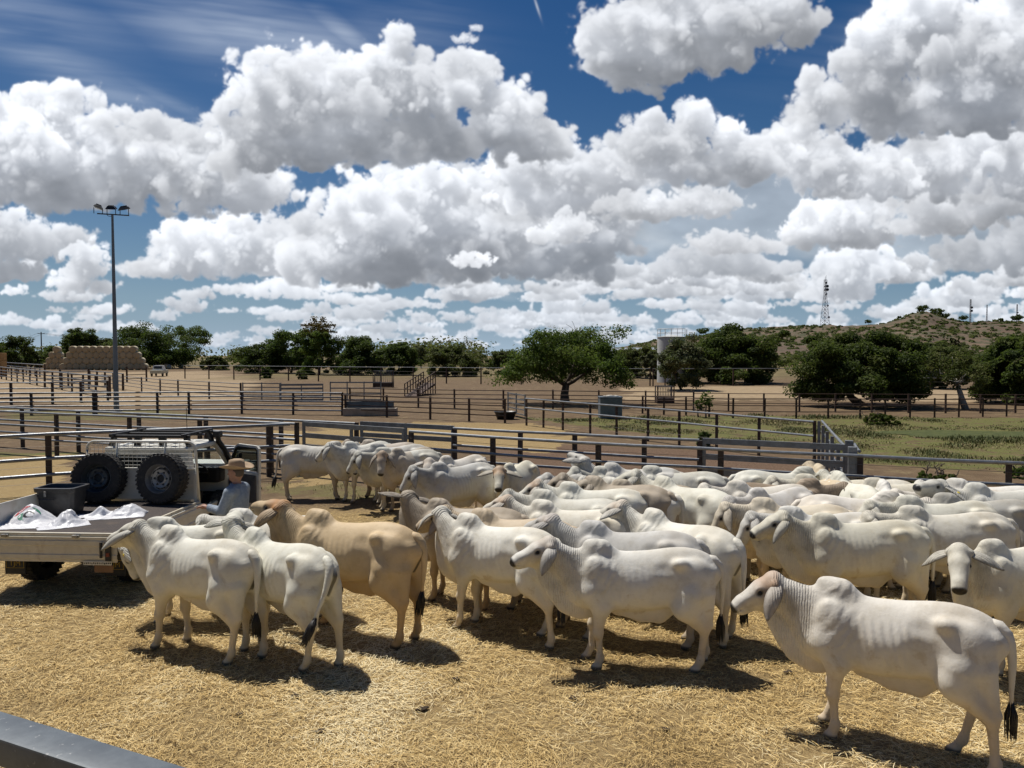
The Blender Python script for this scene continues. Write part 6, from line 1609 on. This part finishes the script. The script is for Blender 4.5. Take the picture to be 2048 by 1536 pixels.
for x, yw, lab in ((-.585,.10,'spare wheel with a dark rim leaning on the headboard, left, behind the black bin'),(.50,-.10,'spare wheel with a pale steel rim leaning on the headboard, right')):
    p = tw(x, TL-.22, FZ+.425); w = empty('spare_wheel', p); tag(w, lab, 'spare wheel', 'spare wheels on the tray')
    M = Euler((0,0,R(-4)+yw)).to_matrix().to_4x4() @ Matrix.Rotation(R(90-7),4,'X')
    wheel_parts(w, M, .415, .25, M_RIM if x > 0 else m_plain('dark_wheel_steel', (.075,.085,.09), .5, .5, .2))
def bin_():
    p = tw(-.71, 1.30, FZ+.006); e = empty('plastic_bin', p, R(-2)); tag(e, 'dark grey plastic bin with a lipped rim, on the tray beside the left wheel', 'storage bin')
    m = m_plain('dark_grey_plastic', (.030,.031,.033), .42, 0, .2, 4, .1, None, (.11,.09,.07), .4)
    mb = MB()
    def ring(w, d, z, r=.09, n=5):
        P = []
        for cx, cy, a0 in ((1,1,0),(-1,1,90),(-1,-1,180),(1,-1,270)):
            for k in range(n): a = R(a0+90*k/(n-1)); P.append((cx*(w/2-r)+r*math.cos(a), cy*(d/2-r)+r*math.sin(a), z))
        return P
    R_ = [ring(.52,.36,0),ring(.58,.42,.30),ring(.60,.44,.42),ring(.60,.44,.43),ring(.65,.49,.44),ring(.66,.50,.50),ring(.66,.50,.52),ring(.58,.42,.525),ring(.56,.40,.50),ring(.48,.32,.04)]
    n = len(R_[0]); V = [q for r in R_ for q in r]; F = [tuple(range(n-1,-1,-1)), tuple((len(R_)-1)*n+k for k in range(n))]
    for i in range(len(R_)-1):
        for k in range(n): F.append((i*n+k,i*n+(k+1)%n,(i+1)*n+(k+1)%n,(i+1)*n+k))
    mb.add(V,F); smooth_angle(mb.build('shell', m, e), 40)
    e.scale = (1,1,.80)
    mb = MB(); mb.cbox((-.10,-.262,.42),(.03,.02,.11),.004); mb.build('latch', M_RIM, e)
    mb = MB(); mb.tube([(-.20,-.235,.30),(-.19,-.27,.31),(0,-.275,.31),(.02,-.24,.30)], .012, 6); mb.build('handle', m, e)
bin_()
def feed_bag(lab, c, L, W, H, rz, seed, prints=None, twist=0.0, peak=None):
    """crumpled woven-plastic bag: pillow with creases, its foot on the tray"""
    rs = np.random.RandomState(seed); nu, nv = 64, 40
    U, Vv = np.meshgrid(np.linspace(-1,1,nu), np.linspace(-1,1,nv))
    def crease(X, Y, s, k): return np.abs(fb(X,Y,s,seed+k)-.5)*2
    edge = np.clip((1-np.abs(U)**3.2)*(1-np.abs(Vv)**3.2),0,1)**.5
    X = U*L/2*(1+.10*(fb(U,Vv,1.5,seed)-.5)); Y = Vv*W/2*(1+.25*(fb(U,Vv,1.2,seed+1)-.5)+.2*twist*U)
    Y = Y*(1-.35*abs(twist)*U**2)
    top = H*edge*(.45+.9*fb(U,Vv,1.3,seed+2)) - .055*crease(U,Vv,2.2,3)*edge*(H/.2) - .025*crease(U,Vv,5.0,4) + .014*(fb(U,Vv,9,seed+7)-.5)
    tent = np.min([np.abs(a_[0])+.10+(U*np.cos(a_[1])+Vv*np.sin(a_[1])-a_[2])*a_[3] for a_ in zip(rs.rand(11)*.55, rs.rand(11)*6.28, rs.rand(11)-.5, .5+rs.rand(11)*.7)], 0)
    tent2 = np.min([np.abs(((U*np.cos(q)+Vv*np.sin(q)*.8)*k_+o_) % 2 - 1) for q,k_,o_ in zip(rs.rand(4)*6.28, 1.6+rs.rand(4)*2.2, rs.rand(4)*2)], 0)
    top = edge*(H*np.clip(tent,0,1.2)*1.15 + .055*tent2 + .03*(crease(U,Vv,3.0,4)-.5)) + .004
    if peak: top += peak[2]*np.maximum(0,1-np.hypot((U-peak[0])/.75,(Vv-peak[1])/.85))*edge
    top = np.maximum(top, .006); bot = np.zeros_like(top)+.001
    V = np.concatenate([np.stack([X,Y,top],-1).reshape(-1,3), np.stack([X,Y,bot],-1).reshape(-1,3)]); n = nu*nv
    i = np.arange(n).reshape(nv,nu); q = np.stack([i[:-1,:-1],i[:-1,1:],i[1:,1:],i[1:,:-1]],-1).reshape(-1,4); F = q.tolist()+(q[:,::-1]+n).tolist()
    B = np.concatenate([i[0,:],i[1:,-1],i[-1,-2::-1],i[-2:0:-1,0]]); F += [(int(B[(k+1)%len(B)]),int(B[k]),int(B[k])+n,int(B[(k+1)%len(B)])+n) for k in range(len(B))]
    me = bpy.data.meshes.new('feed_bag'); me.from_pydata(V.tolist(),[],F); me.shade_smooth(); me.materials.append(M_BAG)
    o = bpy.data.objects.new('feed_bag', me); COL.objects.link(o); o.location = c; o.rotation_euler = (0,0,rz); tag(o, lab, 'feed bag', 'empty feed bags on the tray')
    if prints:
        bv = BVHTree.FromPolygons([Vector(v) for v in V], F)
        for kind, val, mat, px, py, sz, rot, nm in prints:
            if kind == 'text':
                po = text_mesh(val, sz, mat, nm, o, 0.0); pts = [v.co.copy() for v in po.data.vertices]; pm = po.data
                bm = bmesh.new(); bm.from_mesh(pm); bmesh.ops.triangulate(bm, faces=bm.faces); bmesh.ops.subdivide_edges(bm, edges=[q for q in bm.edges if q.calc_length() > sz*.2], cuts=2, use_grid_fill=False); bm.to_mesh(pm); bm.free()
            else:
                m2 = MB(); r0, r1, a0, a1 = val; k = 14
                P = []
                for j in range(k+1):
                    a = a0+(a1-a0)*j/k; f = math.sin(math.pi*min(.96,.04+j/k)); P += [((r0+(r1-r0)*(.5-.5*f))*math.cos(a)*1.5, (r0+(r1-r0)*(.5-.5*f))*math.sin(a), 0), ((r1-(r1-r0)*(.5-.5*f))*math.cos(a)*1.5, (r1-(r1-r0)*(.5-.5*f))*math.sin(a), 0)]
                m2.add(P, [(2*j,2*j+2,2*j+3,2*j+1) for j in range(k)]); po = m2.build(nm, mat, o); pm = po.data
            c_, s_ = math.cos(rot), math.sin(rot)
            for v in pm.vertices:
                x, y = v.co.x*c_-v.co.y*s_+px, v.co.x*s_+v.co.y*c_+py
                hit = bv.ray_cast(Vector((x,y,2)), Vector((0,0,-1)))[0]; v.co = Vector((x,y,(hit.z if hit else .01)+.004))
    return o
t_ = NT('woven_plastic'); p_ = t_.obj(); n_ = t_.noise(p_, 30, 5, .65); M_BAG = t_.principled(t_.mix(t_.maprange(n_,.3,.7), (.60,.60,.62), (.74,.74,.76)), .38, 0, t_.bump(n_,.35,.01), .4, **{'Subsurface Weight':.15,'Subsurface Radius':(.05,.05,.05)})
M_PR, M_PG, M_PK = m_plain('red_print', (.50,.045,.06), .5), m_plain('green_print', (.03,.22,.13), .5), m_plain('black_print', (.02,.02,.022), .5)
M_PGREY = m_plain('grey_print', (.25,.26,.28), .5)
feed_bag('white feed bag with a red and green logo at the left of the tray', tw(-.76,.50,FZ+.004), .96, .74, .42, R(12), 3, [('arc',(.10,.15,1.6,3.0),M_PR,.06,.0,0,0,'logo'),('arc',(.04,.085,2.4,4.4),M_PG,.06,-.01,0,0,'logo'),('arc',(.09,.125,.5,1.5),M_PG,.07,.0,0,0,'logo'),('arc',(.03,.055,0,5.8),M_PK,.08,.0,0,0,'logo')], .1, (.1,.45,.28))
feed_bag('crumpled plain white feed bag in the middle of the tray between the two printed ones', tw(-.17,.50,FZ+.004), .66, .64, .46, R(38), 14, None, .5, (.2,.1,.20))
feed_bag('long white feed bag with black lettering stretching toward the right spare wheel', tw(.20,1.08,FZ+.004), 1.0, .54, .46, R(18), 25, [('text','NZAN',M_PK,.16,.02,.085,.25,'lettering')], -.3, (.6,.1,.20))

# ------------------------------------------------------------------ the stockman
def stockman():
    s = 1.0; base = at_y(474,1000,10.75); e = empty('person', (base.x,10.75,0), R(172)); tag(e, 'person in a felt hat and light blue shirt reaching toward the open cab', 'person')
    e.scale = (1.05,)*3
    P = []                                               # kind, args, k, set (s skin, t torso/arms, l legs)
    E = lambda c, r, k=.03, g='s', rot=None, sub=False: P.append(('e',(c,r,rot),k,g,sub)); Cn = lambda a,b,ra,rb,k=.03,g='s',sub=False: P.append(('c',(a,b,ra,rb,1.0),k,g,sub))
    E((.0,0,1.605),(.098,.077,.105)); E((.045,0,1.535),(.058,.052,.058),.03); E((.065,0,1.60),(.045,.055,.07),.03)
    Cn((.098,0,1.615),(.122,0,1.578),.010,.016,.015); E((.09,0,1.632),(.02,.05,.012),.02); E((.10,0,1.545),(.014,.026,.008),.010); E((.085,0,1.508),(.02,.022,.018),.02)
    for y in (-1,1): E((.100,y*.031,1.612),(.016,.016,.010),.012,'s',None,True); E((-.005,y*.079,1.595),(.022,.011,.034),.012); E((.088,y*.031,1.612),(.014,.014,.012),.006)
    E((.112,0,1.537),(.010,.024,.003),.006,'s',None,True)
    Cn((-.005,0,1.40),(.005,0,1.54),.060,.056,.03)
    E((0,0,1.24),(.125,.180,.20),.05,'t'); E((.015,0,1.03),(.122,.160,.19),.06,'t'); E((0,0,.93),(.12,.165,.13),.05,'t')
    for y in (-1,1): Cn((0,y*.07,1.385),(0,y*.175,1.355),.062,.064,.05,'t')
    # near arm reaching forward, far arm hanging bent
    Cn((0,.195,1.345),(.10,.235,1.10),.058,.046,.03,'t'); Cn((.10,.235,1.10),(.335,.17,1.135),.046,.031,.02,'t')
    Cn((0,-.195,1.345),(.03,-.245,1.08),.058,.046,.03,'t'); Cn((.03,-.245,1.08),(.23,-.20,.97),.045,.031,.02,'t')
    def hand(w, d, up, sd):
        w, d, up, sd = map(np.array,(w,d,up,sd)); Cn(w-d*.05, w+d*.01, .027,.026,.015)
        E(w+d*.055,(.045,.030,.030),.015)
        for k, (o, L) in enumerate(((-.028,.070),(-.009,.082),(.010,.076),(.027,.060))):
            b0 = w+d*.088+sd*o; b1 = b0+d*L*.5-up*.008; b2 = b1+d*L*.32-up*.024; Cn(b0-d*.03,b0,.0105,.0100,.006); Cn(b0,b1,.0100,.0092,.004); Cn(b1,b2,.0090,.0078,.004)
        t0 = w+d*.03+up*.018-sd*.03; t1 = t0+d*.045-sd*.022; Cn(t0,t1,.013,.0105,.008); Cn(t1,t1+d*.030+sd*.004,.0100,.0085,.004)
    hand((.365,.16,1.14),(.97,-.12,.05),(0,0,1),(.12,.97,0)); hand((.255,-.195,.955),(.85,.2,-.45),(.4,0,.9),(-.2,.97,0))
    for y in (-1,1):
        Cn((0,y*.088,.90),(.015,y*.10,.50),.090,.060,.04,'l'); Cn((.015,y*.10,.50),(-.01,y*.105,.10),.060,.044,.03,'l'); Cn((-.02,y*.105,.06),(.14,y*.115,.035),.050,.038,.03,'l')
    def sculpt_p(name, sel, infl, mat, lo=(-.22,-.34,-.01), hi=(.56,.34,1.74), h=.0075, clip=None):
        f = Field(lo,hi,h)
        for kd,a,k,g,sub in P:
            if g not in sel: continue
            c0 = np.array(a[0],float); c1 = np.array(a[1],float) if kd == 'c' else c0; r = max(a[2],a[3]) if kd == 'c' else max(a[1]); m = r+k+infl+2*h
            sl,X,Y,Z = f.win(np.minimum(c0,c1)-m,np.maximum(c0,c1)+m); d = (d_ell(X,Y,Z,*a) if kd == 'e' else d_cone(X,Y,Z,*a)); f.put(sl, d-(0 if sub else infl), k, sub)
        if clip is not None:
            sl,X,Y,Z = f.win(lo,hi); f.F = np.maximum(f.F, clip(X,Y,Z)).astype(np.float32)
        f.F[0]=f.F[-1]=1; f.F[:,0]=f.F[:,-1]=1; f.F[:,:,0]=f.F[:,:,-1]=1
        V,Q = surface_nets(f.F, f.lo.astype(float), h); me = bpy.data.meshes.new(name); me.from_pydata(V.tolist(),[],Q.tolist()); me.shade_smooth(); me.materials.append(mat); o = bpy.data.objects.new(name, me); COL.objects.link(o); o.parent = e; return o
    skin = m_plain('sun_tanned_skin', (.36,.19,.125), .55, 0, .12, 20)
    sculpt_p('body', 'stl', 0, skin)
    t = NT('blue_work_shirt'); p = t.obj(); n = t.noise(p,14,4,.6,.8); n2 = t.noise(t.vmath('MULTIPLY',p,(1,1,.4)),7,3,.55,1.2)
    c = t.mix(t.maprange(n,.3,.7), (.21,.255,.31), (.30,.345,.40)); sh = t.principled(c,.85,0,t.bump(t.math('ADD',n2,t.math('MULTIPLY',n,.4)),.9,.035))
    noise3 = lambda X,Y,Z: .006*np.sin(Z*38+Y*22+np.sin(X*30)*1.5)*np.cos(Y*26+Z*12)
    sculpt_p('shirt','t',.022,sh,clip=lambda X,Y,Z: np.maximum(np.maximum(.90-Z+0*X, Z-1.452+0*X), np.maximum(np.where((Y>.05)&(Z>1.05)&(X>.2), X-.325, -1), np.where((Z<1.05)&(np.abs(Y)>.05)&(X>.12), X-.215, -1)))+noise3(X,Y,Z))
    sculpt_p('collar','t',.030,sh,clip=lambda X,Y,Z: np.maximum(np.abs(Z-1.435-.1*X)-.020, np.sqrt(X**2+Y**2)-.092)) 
    jm = m_plain('dark_work_trousers', (.035,.038,.045), .85, 0, .25, 8, .3)
    sculpt_p('trousers','tl',.014,jm,clip=lambda X,Y,Z: np.maximum(Z-.93+0*X+0*Y,.11-Z+0*X+0*Y)+np.where(np.abs(Y)>.21,1,0))
    bo = m_plain('brown_boot_leather', (.07,.04,.022), .6)
    sculpt_p('boots','l',.012,bo,clip=lambda X,Y,Z: np.maximum(Z-.17+0*X+0*Y,.004-Z+0*X+0*Y))
    hf = m_plain('felt_hat', (.34,.245,.155), .85, 0, .10, 14, .25); mb = MB(); n = 40
    prof = [(.082,1.665,0),(.096,1.662,0),(.13,1.668,.3),(.175,1.684,.8),(.205,1.699,1),(.207,1.705,1),(.175,1.691,.8),(.13,1.676,.3),(.104,1.674,0),(.100,1.70,0),(.096,1.75,0),(.088,1.785,0),(.060,1.797,0),(.03,1.785,0),(.0,1.775,0)]
    V = []; 
    for r,z,k in prof:
        for j in range(n):
            a = 2*math.pi*j/n; c_, s_ = math.cos(a), math.sin(a); ex = 1.16
            zz = z + k*(.030*s_*s_-.022*c_*c_) - (.022*max(0,1-abs(s_)*2.2)*(1 if z > 1.77 else 0)) 
            V.append((r*ex*c_-.002, r*.95*s_, zz-.004))
    F = [tuple(range(n))]
    for i in range(len(prof)-1):
        for j in range(n): F.append((i*n+j,i*n+(j+1)%n,(i+1)*n+(j+1)%n,(i+1)*n+j))
    mb.add(V,F); ht = mb.build('hat', hf, e, True)
    mb = MB(); mb.lathe([(.101,1.674),(.1035,1.676),(.1025,1.695),(.099,1.697)], 40, Matrix.Diagonal((1.10,.95,1,1)) @ Matrix.Translation((-.002,0,-.004)), close=True); mb.build('hat_band', m_plain('hat_band_leather', (.13,.08,.045), .7), ht, True)
    sculpt_h = MB(); 
    Vh = []; 
    hm = m_plain('grey_brown_hair', (.10,.075,.055), .8); mb = MB(); mb.lathe([(.0,1.66),(.080,1.66),(.083,1.62),(.079,1.575),(.06,1.55)], 28, Matrix.Translation((-.022,0,0)) @ Matrix.Diagonal((.98,.99,1,1))); mb.build('hair', hm, e, True)
    for y in (-1,1):
        q = MB(); V,F = ball_geo(np.array([.0935,y*.031,1.612]),.0105); q.add([tuple(v) for v in V],F); q.build('eye', M_TRIM, e, True)
stockman()

# ------------------------------------------------------------------ the herd
def C(label, px, py, head, ref='hump', s=1.0, dz=0.0, **k):
    """hump (or rump) seen at a photo pixel fixes where the animal stands"""
    lx, lz = {'hump':(.45,1.405),'rump':(-.46,1.345),'rear':(-.60,0.0),'front':(.52,0.0)}[ref]
    p = at(px, py, lz*s+dz); a = R(head)
    k.setdefault('lod', 0 if p.y < 10.2 else 1)
    return cow(label, p.x-math.cos(a)*lx*s, p.y-math.sin(a)*lx*s, head, s, seed=px+py, **k)
WH, CR, GR, TN, GB, BR = (.82,.805,.765), (.82,.785,.71), (.66,.65,.625), (.66,.50,.335), (.50,.43,.36), (.36,.285,.225)
# front row
C('white cow nearest the truck, rump turned to us, head raised over the tray edge', 487,1322,156,'rear',1.0, coat=WH, ny=6, np_=6, hy=4, hpit=10, legs=(.09,-.09,.11,-.11), tail=(.02,.02,.3), ears=(64,60), earfwd=.55)
C('white cow second from the truck in front, tail swung left with a black tuft', 640,1337,147,'rear',.99, coat=WH, ny=-14, np_=24, hy=-30, hpit=20, legs=(0,.05,.12,-.12), tail=(.30,.04,.5), ears=(55,60), earfwd=.2)
C('tan cow with a red-brown poll standing behind the two white ones by the truck', 803,1287,158,'rear',1.08, coat=TN, poll=.95, ny=-4, np_=20, hy=-2, hpit=16, legs=(0,0,.03,-.03), tail=(-.06,.06,.0), ears=(70,66), earfwd=.05)
C('white cow in the middle whose head is hidden behind the tan cow', 1088,1285,150,'rear',1.0, coat=WH, ny=-34, np_=6, hy=-22, hpit=6, legs=(.05,-.04,-.14,.14), tail=(.10,-.05,.0), ears=(60,52), earfwd=.1)
C('clean grey-white cow standing broadside in the front centre, head up facing left', 1390,1334,176,'rear',.99, coat=(.78,.77,.735), poll=.22, ny=6, np_=8, hy=8, hpit=8, legs=(-.04,.07,.07,-.07), tail=(-.03,-.02,.1), ears=(70,62), earfwd=.18)
C('large white cow in the front right corner with a ginger forehead, the nearest of all', 1942,1530,149,'rear',.99, coat=CR, poll=.62, ny=10, np_=-6, hy=12, hpit=10, legs=(-.04,.06,-.12,.16), tail=(-.02,-.03,.1), ears=(72,64), earfwd=.22)
C('white cow with its head lowered beneath the truck tray, yellow tag in its ear', 322,1240,182,'front',.93, coat=WH, ny=14, np_=-98, hy=0, hpit=30, tail=(.0,.0,.0), ears=(35,30), earfwd=.1, eartag='left')
C('white cow hidden behind the tan one, only its back showing below the cowboy', 489,1016,174,'hump',.98, coat=WH, ny=-10, np_=-30, hpit=-10, tail=(0,0,.1))
# middle row
C('white cow with a deep dark flank hollow, broadside behind the front right one', 1650,1029,177,'hump',1.0, coat=CR, ny=2, np_=8, hy=4, hpit=4, legs=(.05,-.05,.02,-.06), tail=(.05,-.02,.2), ears=(70,62), earfwd=.5)
C('white cow at the right edge turning its face to us with ears out', 1985,1083,196,'hump',1.0, coat=CR, ny=20, np_=2, hy=20, hpit=-8, roll=5, legs=(0,.05,0,0), ears=(38,42), earfwd=-.25)
o_ = at_y(2032,1147,7.3)
cow('white cow mostly out of frame on the right, only its dark nose showing', o_.x+1.45, o_.y, 180, .98, coat=WH, np_=0, hpit=6, ears=(66,60), seed=9)
C('long white cow with its head held low, behind the one with the dark flank hollow', 1829,1012,177,'hump',1.0, coat=CR, ny=-4, np_=-24, hpit=-4, tail=(0,0,.1))
C('grey-white cow directly behind the broadside centre one, looking away', 1190,1042,166,'hump',1.0, coat=GR, poll=.2, ny=-14, np_=14, hy=-16, hpit=6, ears=(52,50))
C('white cow seen from the rear right of centre, ears spread and head turned away', 1432,1056,131,'rump',1.0, coat=WH, poll=.3, ny=14, np_=14, hy=2, hpit=2, tail=(0,-.02,.1), legs=(0,0,-.05,.08), ears=(24,24))
C('cow with a ginger-tinted back between the hidden-head white one and the fence side', 968,1019,163,'hump',.99, coat=(.68,.56,.43), ny=8, np_=4, hy=0, hpit=6)
C('grey cow with its left ear flung out sideways, behind the ginger-backed one', 880,997,163,'hump',1.0, coat=GB, ny=-26, np_=22, hy=-34, hpit=10, ears=(8,14), earfwd=.1)
C('grey-white cow with head dipped and tail end toward us, middle of the herd', 1092,977,157,'hump',1.0, coat=GR, ny=8, np_=-10, hy=10, hpit=0, tail=(0,-.02,.1), ears=(60,58), earfwd=.4)
C('white cow with a small tan poll just in front of the dipped-head grey one', 1090,998,160,'hump',1.0, coat=CR, poll=.5, ny=-10, np_=8, hy=-8, hpit=8, tail=(0,0,.1))
C('tan-grey cow in the middle of the herd with a dark tail hanging down its rump', 1190,953,153,'hump',1.02, coat=GB, ny=10, np_=4, hy=10, hpit=0, tail=(0,-.02,.1), ears=(70,66), earfwd=.2)
C('white cow with an orange tinted face peering left behind the dipped-head grey one', 1140,966,166,'hump',.98, coat=WH, poll=.6, ny=0, np_=6, hy=6, hpit=0, ears=(70,60))
C('darker grey cow behind the orange-faced one, face half covered', 1160,948,170,'hump',.98, coat=GR, ny=4, np_=6, hy=6, hpit=2)
C('white cow facing us alone in the gap, both ears spread, orange forehead', 1052,921,248,'rump',.97, coat=CR, poll=.7, ny=6, np_=4, hy=14, hpit=-6, ears=(22,22), earfwd=-.05)
C('big white cow seen from behind, right of centre, with a broad round rump', 1428,975,128,'rump',1.04, coat=WH, ny=26, np_=16, hy=14, hpit=0, tail=(0,-.02,.1), ears=(40,40))
C('white rump squeezed between the tan-grey cow and the broad rumped one', 1322,976,142,'rump',.98, coat=WH, np_=-10, tail=(0,0,.1))
C('white cow by the fence with its head raised above the herd, looking away', 1225,926,176,'hump',1.02, coat=GR, ny=-20, np_=30, hy=-30, hpit=24, ears=(50,45))
C('grey faced cow left of the raised head, drooping ears, close to the fence', 1205,934,184,'hump',.97, coat=GR, ny=14, np_=2, hy=14, hpit=-6, ears=(74,70))
C('brownish-backed cow with a pale face behind the tan-grey one', 1245,960,172,'hump',.98, coat=GB, ny=6, np_=10, hy=8, hpit=4, ears=(66,60))
C('grey-white rump close to the fence, right of the broad rumped cow', 1412,941,166,'rump',1.0, coat=GR, np_=-20, tail=(0,0,.0))
C('white cow facing right beside the fence with its tail at the left', 1500,941,-6,'rump',1.0, coat=WH, np_=-20, tail=(0,-.04,.0))
C('brown-grey backed cow facing right, the darkest back in the right half', 1500,962,-2,'rump',1.0, coat=BR, np_=-16, tail=(0,-.03,.0))
C('white cow with its hump toward us and face turned left beside the dark-flank one', 1516,978,212,'hump',1.0, coat=WH, ny=-18, np_=-22, hy=-10, hpit=-4, ears=(66,60), earfwd=.3)
C('white cow lying close behind the dark brown-grey back, blotched shoulder', 1585,966,186,'rump',.99, coat=CR, np_=-10, hy=10)
C('long pale cow facing right with its head low toward its neighbour', 1640,988,-8,'rump',1.0, coat=CR, np_=-24, hpit=-6, ears=(60,60))
C('cow with a tan-topped rump seen from behind near the gate corner', 1674,951,84,'rump',1.03, coat=(.70,.585,.455), np_=-10, tail=(0,0,.0))
C('white cow half hidden right of the tan-topped rump, dark ear showing', 1728,957,168,'rump',.98, coat=CR, ny=10, np_=-14)
C('white round rump seen from behind with a crease down the middle', 1738,973,93,'rump',1.02, coat=WH, np_=-16, tail=(0,0,.0))
C('white cow behind the creased round rump, head resting low to the left', 1790,956,176,'rump',.99, coat=CR, ny=10, np_=-24, hy=10)
C('small white rump right of the creased round one', 1806,989,80,'rump',.98, coat=WH, np_=-20, tail=(0,0,.0))
C('white cow lifting its pale head high above the herd at the right, ear tag showing', 1955,966,178,'hump',1.06, coat=WH, ny=10, np_=14, hy=12, hpit=26, ears=(18,40), earfwd=-.5, eartag='left')
C('white cow left of the lifted head, seen as a long back', 1862,961,182,'rump',1.0, coat=CR, np_=-24)
C('cream cow with a long level back running to the right edge, behind the low-headed one', 1985,979,180,'rump',1.0, coat=CR, np_=-18)
C('white cow with a dark tail switch between the two long backs at the right', 1950,1000,178,'rump',.99, coat=WH, np_=-22, tail=(.1,0,.2))
C('grey cow at the right edge, coat darker than its neighbours', 2030,998,174,'rump',1.0, coat=(.56,.54,.52), np_=-20)
C('white back low between the dark-flank cow and the low-headed one', 1716,1024,176,'rump',.95, coat=WH, np_=-24, dz=0.0)
C('cream cow showing a thin strip of back above the dark-flank one', 1660,1010,172,'rump',.97, coat=(.74,.66,.54), np_=-24)
C('white cow cut by the right edge close to the last fence post', 2046,972,160,'rump',.98, coat=WH, np_=-18)
# by the back fence on the left
C('white cow standing broadside at the far left of the fence group, tail at the left', 580,998,4,'rear',.97, coat=GR, ny=-20, np_=-6, hy=0, hpit=-6, tail=(-.04,-.10,.1), legs=(0,.04,-.02,.05))
C('white cow in the fence group with its head across its left neighbour, facing us', 697,1004,232,'front',.99, coat=WH, ny=-38, np_=6, hy=-18, hpit=-12, ears=(72,66), lod=1)
C('cow at the back of the fence group, only its dark grey head and neck showing', 735,992,184,'front',.97, coat=GB, ny=0, np_=2, hy=0, hpit=-4)
C('thin grey cow in the fence group lowering its head to the left', 752,1006,206,'front',.97, coat=GR, ny=-8, np_=-44, hy=10, hpit=-4, ears=(58,52))
C('cow staring straight at us from the fence group with a tan forehead', 792,1024,238,'front',.98, coat=(.62,.555,.48), poll=.4, ny=8, np_=0, hy=24, hpit=-22, ears=(66,66))
C('grey back showing behind the staring tan-forehead cow', 850,897,196,'rump',.98, coat=GR, np_=-20)
C('white cow peeping at us over its neighbour in the fence group, ears out', 950,910,232,'rump',.97, coat=CR, poll=.2, ny=6, np_=4, hy=24, hpit=-8, ears=(24,24))
C('grey-white cow at the right end of the fence group, head drooped to the left', 960,925,214,'rump',.98, coat=GR, ny=-14, np_=-6, hy=-6, hpit=-14, ears=(74,70))
